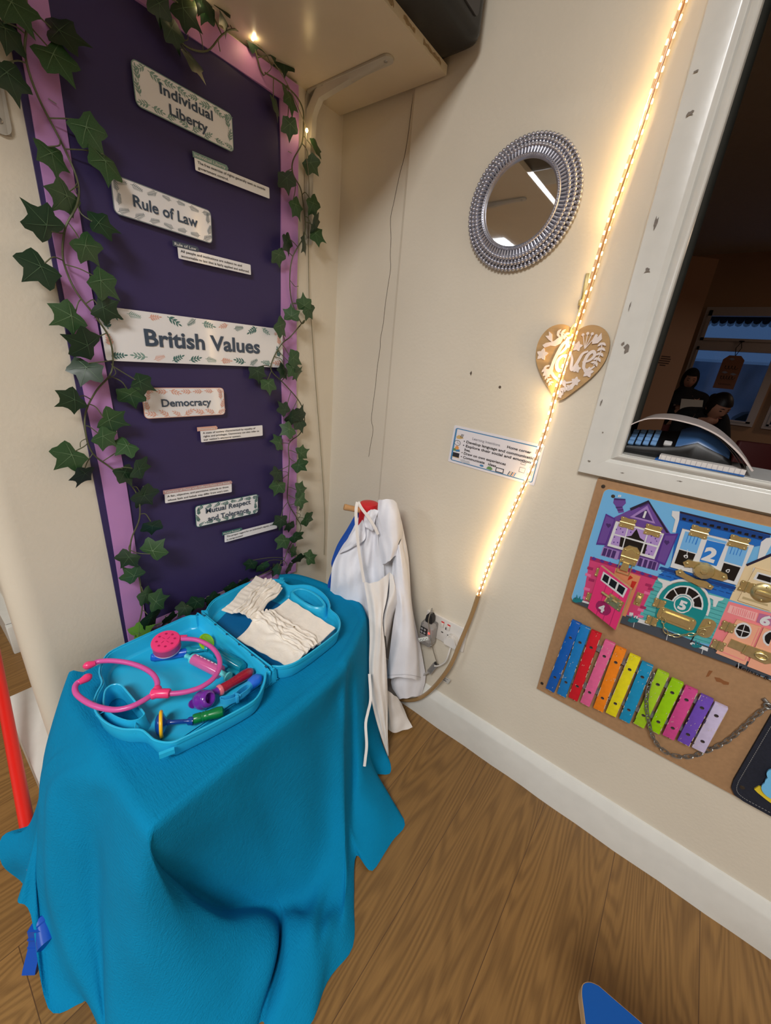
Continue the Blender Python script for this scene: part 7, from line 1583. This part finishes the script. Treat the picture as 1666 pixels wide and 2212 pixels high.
GARMENT = {'hood':[[(-0.1289,-0.3402,0.7845),(-0.1442,-0.3531,0.7522),(-0.1474,-0.365,0.6929),(-0.1485,-0.3795,0.6324),(-0.1466,-0.3898,0.5996)],[(-0.1307,-0.3617,0.7944),(-0.153,-0.3819,0.7635),(-0.1552,-0.395,0.7058),(-0.1578,-0.4077,0.6555),(-0.1558,-0.4102,0.6196)],[(-0.1145,-0.3738,0.7943),(-0.1427,-0.4025,0.7755),(-0.1487,-0.4189,0.7248),(-0.1507,-0.4243,0.6724),(-0.1525,-0.4221,0.6321)],[(-0.0964,-0.3801,0.7833),(-0.1149,-0.4049,0.761),(-0.1223,-0.4196,0.7258),(-0.1303,-0.4256,0.6747),(-0.131,-0.4248,0.6386)],[(-0.0694,-0.3658,0.7676),(-0.085,-0.3942,0.737),(-0.088,-0.4063,0.6982),(-0.0913,-0.4102,0.647),(-0.0912,-0.4103,0.6056)]],
 'sleeve':[[(-0.1135,-0.3988,0.6613),(-0.1314,-0.4163,0.5865),(-0.1384,-0.4236,0.5272),(-0.1345,-0.4443,0.4922),(-0.1436,-0.4489,0.4255),(-0.1483,-0.451,0.3265),(-0.1535,-0.4526,0.2134)],[(-0.1252,-0.4161,0.6738),(-0.1405,-0.4368,0.5988),(-0.1437,-0.4487,0.5413),(-0.153,-0.469,0.5133),(-0.1552,-0.4742,0.4454),(-0.1584,-0.4782,0.3492),(-0.1625,-0.4811,0.2409)],[(-0.1288,-0.4275,0.6749),(-0.1354,-0.451,0.6118),(-0.1414,-0.4674,0.549),(-0.1465,-0.4849,0.4945),(-0.1445,-0.4953,0.4266),(-0.1481,-0.5067,0.36),(-0.1473,-0.5156,0.2556)],[(-0.1136,-0.4223,0.6811),(-0.1105,-0.45,0.6016),(-0.1137,-0.4697,0.5377),(-0.1148,-0.4921,0.458),(-0.1129,-0.5104,0.3818),(-0.1092,-0.5227,0.3192),(-0.109,-0.531,0.2331)],[(-0.087,-0.4075,0.6761),(-0.0785,-0.4338,0.5824),(-0.0774,-0.451,0.5126),(-0.0733,-0.4719,0.4258),(-0.0689,-0.4931,0.3459),(-0.0634,-0.5077,0.2804),(-0.0564,-0.5242,0.1849)]],
 'back_panel':[[(-0.0703,-0.3647,0.7147),(-0.0675,-0.3998,0.5831),(-0.0766,-0.4361,0.4347),(-0.1004,-0.4545,0.2987),(-0.1175,-0.4493,0.1707),(-0.1064,-0.4629,0.1304),(-0.0964,-0.4752,0.1001)],[(-0.0737,-0.3763,0.7327),(-0.0693,-0.4134,0.5893),(-0.0728,-0.4487,0.4392),(-0.0854,-0.4808,0.3053),(-0.1032,-0.4826,0.1804),(-0.0983,-0.4887,0.1486),(-0.0916,-0.4969,0.1134)],[(-0.0647,-0.3795,0.7269),(-0.0595,-0.4175,0.5873),(-0.0581,-0.4509,0.433),(-0.064,-0.4911,0.2983),(-0.0704,-0.507,0.1762),(-0.0688,-0.5091,0.1408),(-0.0656,-0.5129,0.1097)],[(-0.0487,-0.3753,0.7087),(-0.0354,-0.4076,0.5888),(-0.0332,-0.4419,0.4265),(-0.0288,-0.4868,0.302),(-0.0233,-0.5094,0.2268),(-0.0177,-0.5243,0.1617),(-0.0257,-0.5223,0.096)]],
 'front_left':[[(-0.1307,-0.2747,0.7187),(-0.1491,-0.2521,0.6442),(-0.1735,-0.238,0.5952),(-0.1927,-0.2303,0.5461),(-0.1941,-0.2285,0.4915),(-0.1953,-0.2271,0.4455)],[(-0.1405,-0.2943,0.7196),(-0.1596,-0.2867,0.6553),(-0.1816,-0.2756,0.6032),(-0.1978,-0.2716,0.5367),(-0.1937,-0.2607,0.4557),(-0.1941,-0.2602,0.4197)],[(-0.15,-0.3143,0.7393),(-0.1591,-0.3111,0.655),(-0.1742,-0.3084,0.5857),(-0.1892,-0.3058,0.5241),(-0.186,-0.3019,0.4416),(-0.1848,-0.3034,0.4058)],[(-0.1508,-0.3292,0.7548),(-0.1572,-0.3372,0.6728),(-0.1625,-0.3386,0.5937),(-0.1671,-0.3329,0.5173),(-0.166,-0.3423,0.4317),(-0.1629,-0.346,0.3908)],[(-0.1404,-0.334,0.758),(-0.14,-0.3425,0.6693),(-0.141,-0.3492,0.5899),(-0.1426,-0.3552,0.5265),(-0.1405,-0.3657,0.4308),(-0.1382,-0.3684,0.3844)],[(-0.1425,-0.3473,0.76),(-0.1463,-0.3664,0.6711),(-0.141,-0.3808,0.6029),(-0.1398,-0.3902,0.541),(-0.1379,-0.4005,0.4473),(-0.1352,-0.4038,0.3966)],[(-0.1261,-0.3437,0.7489),(-0.1328,-0.3672,0.6671),(-0.1293,-0.3872,0.6011),(-0.1231,-0.3949,0.536),(-0.1175,-0.4017,0.4377),(-0.1146,-0.4053,0.3863)],[(-0.1056,-0.3531,0.7379),(-0.1069,-0.3831,0.6646),(-0.1044,-0.402,0.5978),(-0.1032,-0.4114,0.535),(-0.0985,-0.4171,0.436),(-0.0981,-0.4176,0.384)],[(-0.0801,-0.3606,0.7249),(-0.0775,-0.3875,0.6568),(-0.0772,-0.4037,0.5883),(-0.08,-0.4161,0.5272),(-0.0763,-0.4206,0.4267),(-0.0758,-0.4213,0.374)]],
 'lapel':[[(-0.1551,-0.3081,0.7214),(-0.1657,-0.2982,0.697),(-0.1811,-0.2841,0.6589),(-0.1843,-0.2485,0.5983)],[(-0.1618,-0.3236,0.7089),(-0.1688,-0.3197,0.6856),(-0.1831,-0.3054,0.6561),(-0.1883,-0.2547,0.6007)],[(-0.1641,-0.3287,0.6982),(-0.1667,-0.3334,0.6718),(-0.1814,-0.3154,0.6482),(-0.1894,-0.2581,0.6005)]],
 'collar':[[(-0.1617,-0.3317,0.7562),(-0.171,-0.3282,0.7301),(-0.1722,-0.3346,0.7112)],[(-0.1578,-0.3444,0.7646),(-0.1701,-0.3452,0.7333),(-0.1633,-0.3551,0.7037)],[(-0.1427,-0.355,0.7608),(-0.1561,-0.3544,0.7261),(-0.1586,-0.3545,0.7064)]],
 'apron_bib':[[(-0.198,-0.3663,0.5528),(-0.202,-0.393,0.4756),(-0.2184,-0.4204,0.4018),(-0.2388,-0.4428,0.3277),(-0.2481,-0.4631,0.2437),(-0.249,-0.4968,0.1497),(-0.2231,-0.5381,0.0058)],[(-0.1911,-0.3905,0.5566),(-0.2019,-0.4169,0.4877),(-0.2159,-0.4394,0.4112),(-0.2327,-0.4582,0.3334),(-0.2402,-0.4807,0.2502),(-0.2391,-0.509,0.1396),(-0.2219,-0.5388,0.0052)],[(-0.1704,-0.408,0.5703),(-0.1825,-0.4248,0.5057),(-0.2004,-0.4424,0.4527),(-0.2137,-0.4657,0.351),(-0.2204,-0.4892,0.2413),(-0.2293,-0.5179,0.1325),(-0.2209,-0.5392,0.0046)],[(-0.148,-0.4197,0.589),(-0.1651,-0.4304,0.5143),(-0.1889,-0.4408,0.4528),(-0.1987,-0.4683,0.3683),(-0.1984,-0.4924,0.227),(-0.2187,-0.523,0.0986),(-0.2197,-0.5391,0.0076)]],
 'apron_fold':[[(-0.148,-0.4197,0.589),(-0.1577,-0.4316,0.5208),(-0.1794,-0.4366,0.4455),(-0.1828,-0.4483,0.3971)],[(-0.1458,-0.4303,0.5823),(-0.1571,-0.4481,0.547),(-0.1728,-0.4447,0.4873),(-0.1812,-0.4502,0.3973)],[(-0.1358,-0.4267,0.5697),(-0.134,-0.4527,0.5033),(-0.1464,-0.4454,0.4598),(-0.1623,-0.4418,0.3712)],[(-0.1215,-0.4127,0.5528),(-0.121,-0.437,0.4772),(-0.1282,-0.4362,0.4205),(-0.142,-0.4351,0.3129)]],
 'apron_tail':[[(-0.1725,-0.4767,0.1962),(-0.1634,-0.48,0.1046),(-0.1581,-0.4865,0.023)],[(-0.1529,-0.4849,0.1701),(-0.1539,-0.4916,0.0878),(-0.15,-0.5043,0.0136)],[(-0.1243,-0.4884,0.1329),(-0.1197,-0.5099,0.0609),(-0.1171,-0.5257,0.0116)],[(-0.0972,-0.49,0.0884),(-0.0898,-0.515,0.0394),(-0.0881,-0.5392,0.0112)]],
 'blue':[[(-0.1245,-0.2665,0.7355),(-0.1322,-0.257,0.7121),(-0.1464,-0.2396,0.6622),(-0.1636,-0.2186,0.6058),(-0.1809,-0.2131,0.5492),(-0.1787,-0.2158,0.5247),(-0.1854,-0.2076,0.4784),(-0.1895,-0.2104,0.4583),(-0.1844,-0.2167,0.4304)],[(-0.1271,-0.2792,0.7245),(-0.1327,-0.2723,0.7014),(-0.1456,-0.2564,0.6586),(-0.1612,-0.2372,0.6049),(-0.1768,-0.2261,0.5481),(-0.1761,-0.2269,0.5234),(-0.1806,-0.2214,0.4825),(-0.1813,-0.2206,0.4516),(-0.178,-0.2246,0.4312)],[(-0.1228,-0.2844,0.7161),(-0.1256,-0.281,0.6887),(-0.1307,-0.2747,0.6512),(-0.1434,-0.2671,0.6055),(-0.1587,-0.2561,0.5536),(-0.1604,-0.2541,0.5188),(-0.1619,-0.2523,0.4783),(-0.1611,-0.2532,0.4527),(-0.1591,-0.2557,0.4321)]]}
STRAPS = {'s1':[(-0.197,-0.32,0.7895),(-0.2059,-0.3248,0.7672),(-0.2069,-0.3316,0.7202),(-0.2048,-0.3421,0.6595),(-0.2028,-0.3525,0.6145),(-0.1985,-0.3673,0.5529)],'s2':[(-0.1961,-0.3212,0.7897),(-0.1919,-0.3342,0.7715),(-0.1842,-0.3515,0.7517),(-0.1752,-0.3706,0.7243),(-0.1677,-0.3797,0.7017)],'tie':[(-0.2645,-0.4667,0.3203),(-0.2961,-0.5023,0.2779),(-0.3129,-0.5102,0.2465),(-0.3311,-0.5196,0.2233),(-0.3503,-0.5435,0.1832),(-0.3623,-0.5525,0.1557),(-0.3707,-0.558,0.1323)]}
# ------------------------------------------------------------------ coat stand with hanging garments
REDP = mat('red_painted_post', (206, 30, 38), .4, var=.08, vscale=30); PEGW = mat('beech_peg', (196, 150, 100), .5, var=.1, vscale=60)
WHITEC = mat('white_cotton', (232, 233, 240), .9, var=.03, vscale=20, bump=.25, bscale=55, sheen=.2); CREAMC = mat('cream_cotton_apron', (230, 225, 220), .9, var=.03, vscale=20, bump=.2, bscale=60)
BLUEC = mat('royal_blue_costume', (16, 74, 164), .7, bump=.2, bscale=80)
root = thing('coat_stand', (-.1235, -.303, 0), 'red wooden coat stand with a beech peg, hung with costumes in the corner', 'coat stand')
M = tr(-.1235, -.303, 0)
g = G(M); g.lathe([(.026, .02), (.026, .66), (.029, .67), (.029, .755), (.0265, .764), (.012, .7675), (0, .768)], 28); obj('post', g, REDP, root, smooth=40)
g = G(M); g.lathe([(.065, 0), (.065, .016), (.06, .022), (.03, .025), (0, .025)], 32); obj('foot', g, REDP, root, smooth=40)
for d in ((-.775, .63), (.63, .775), (-.63, -.775)):
    g = G(); a = Vector((-.1235, -.303, .735)); dv = Vector((d[0], d[1], .22)).normalized(); M_, L_ = axis(a + dv * .02, a + dv * (.076 if d[0] < -.7 else .045)); g.lathe([(.0088, 0), (.0088, L_ * .8), (.0096, L_ * .88), (.009, L_), (0, L_ + .001)], 16, M_); obj('peg', g, PEGW, root, smooth=40)
def patch(cols, nu=6, nv=30, fold=0.0, seed=0):
    cr = [resample(spline(c, 8), nv) for c in cols]; rows = [spline([tuple(c[k]) for c in cr], nu) for k in range(nv)]
    out = []
    for i in range(len(rows[0])):
        r = []
        for k in range(nv):
            p = Vector(rows[k][i]); w = fold * (math.sin(i * .9 + seed + 1.5 * math.sin(k * .25 + seed)) * .6 + math.sin(i * .37 + k * .5 + seed) * .5)
            r.append((p.x - .775 * w, p.y - .63 * w, p.z))
        out.append(r)
    g = G(); g.grid(out); return g
def garment(name, label, cat, main, base, pieces, m, fold=.0042, group=None):
    g = patch(GARMENT[main], 7, 40, fold, len(main)); o = obj(name, g, m, loc=base, smooth=75, label=label, cat=cat, group=group)
    for pn, key in pieces: obj(pn, patch(GARMENT[key], 6, 26, fold * .7, len(key) * 1.3), m, o, smooth=75)
    return o
coat = garment('lab_coat', 'white cotton doctor coat hanging on the coat stand beside the socket', 'coat', 'front_left', (-.2, -.35, .35), (('lapel', 'lapel'), ('collar', 'collar'), ('sleeve', 'sleeve'), ('sleeve', 'hood'), ('back_panel', 'back_panel')), WHITEC)
g = G()
S = GARMENT['sleeve']
hem = [c[-1] for c in S]; hp_ = spline([(p[0] - .001, p[1] - .001, p[2] + .014) for p in hem], 5); g.tube(hp_, .0006, 4); obj('hem_stitching', g, mat('stitch_grey', (186, 186, 192), .9), coat, smooth=60)
apron = garment('apron', 'cream cotton apron with long ties hanging in front of the doctor coat', 'apron', 'apron_bib', (-.22, -.45, .02), (('folded_edge', 'apron_fold'), ('tail', 'apron_tail')), CREAMC, .003)
def strap(P, w, name):
    P = spline(P, 8); rows = []
    for i, p in enumerate(P):
        a = Vector(P[max(0, i - 1)]); b = Vector(P[min(len(P) - 1, i + 1)]); d = (b - a).normalized(); s = d.cross(Vector((-.775, -.63, 0))).normalized(); p = Vector(p)
        rows.append([tuple(p - s * w / 2), tuple(p + Vector((-.775, -.63, 0)) * .0008), tuple(p + s * w / 2)])
    g = G(); g.grid(rows); obj(name, g, CREAMC, apron, smooth=60)
strap(STRAPS['s1'], .0085, 'neck_strap'); strap(STRAPS['s2'], .0085, 'neck_strap'); strap(STRAPS['tie'], .0075, 'waist_tie')
cos = garment('blue_costume', 'royal blue costume on the coat stand showing behind the left edge of the white coat', 'costume', 'blue', (-.2, -.28, .4), (), BLUEC, .001)
POLE = ((-0.9962, -0.2575, 0.06), (-0.974, -0.0584, 0.105))
# ------------------------------------------------------------------ left edge and foreground
REDPOLE = mat('red_plastic_pole', (222, 34, 26), .35); BLUEB = mat('blue_moulded_plastic', (8, 76, 176), .35)
root = thing('toy_broom', (-1.0, -.25, 0), 'red-handled toy broom with blue plastic head, half hidden behind the cloth at left', 'toy broom')
a = Vector(POLE[0]); b = Vector(POLE[1]); d = (b - a).normalized()
M, L_ = axis(a, a + d * .95); g = G(); g.lathe([(.0135, 0), (.0135, L_), (.010, L_ + .006), (0, L_ + .008)], 20, M); obj('handle', g, REDPOLE, root, smooth=40)
g = G(); g.lathe([(.019, -.045), (.019, -.012), (.0215, -.010), (.0215, .0), (.018, .004), (.018, .028), (.0145, .032)], 18, M); obj('socket', g, BLUEB, root, smooth=40)
# moulded fan-shaped head, one tip pointing out to the left
q = Vector((-1.003, -.262, 0)); g = G(frame((q.x, q.y, 0), (-.75, -.66, 0), (0, 0, 1)))
g.prism([(-.016, .072), (.016, .072), (.018, .050), (.026, .034), (.046, .010), (.050, .003), (.045, .001), (.030, .008), (.008, .022), (-.09, .012), (-.13, .0015), (-.14, .006), (-.10, .03), (-.03, .055)], -.012, .012)
for z in (.05, .035): g.box((0, z, 0), (.040 if z > .04 else .050, .004, .027))
obj('head', g, BLUEB, root, smooth=30)

BLUEW = mat('blue_laminate', (0, 78, 158), .45); PLY = mat('birch_ply_edge', (196, 160, 116), .6, var=.25, vscale=6, stretch=(1, 1, 60))
root = thing('stool', (-.42, -1.32, 0), 'blue-topped plywood child stool at the bottom edge of the photo, only one corner showing', 'stool')
out = spline([(-.4965, -1.1085), (-.4885, -1.1215), (-.487, -1.145), (-.486, -1.30), (-.50, -1.42), (-.58, -1.50), (-.70, -1.46), (-.74, -1.34), (-.69, -1.22), (-.60, -1.145), (-.53, -1.112), (-.508, -1.1045)], 5, True)
zt = .30
g = G(); g.prism([p[:2] for p in out], zt - .018, zt - .0008); seat = obj('seat', g, PLY, root, smooth=40)
g = G(); g.prism([p[:2] for p in offset(ccw([q[:2] for q in out]), .001)], zt - .0007, zt); obj('blue_top', g, BLUEW, seat, smooth=40)
for x, y in ((-.54, -1.19), (-.54, -1.40), (-.67, -1.40), (-.67, -1.27)):
    g = G(); g.tube([(x - .01, y, 0), (x, y, zt - .018)], [.014, .017], 14); obj('leg', g, PLY, root, smooth=40)
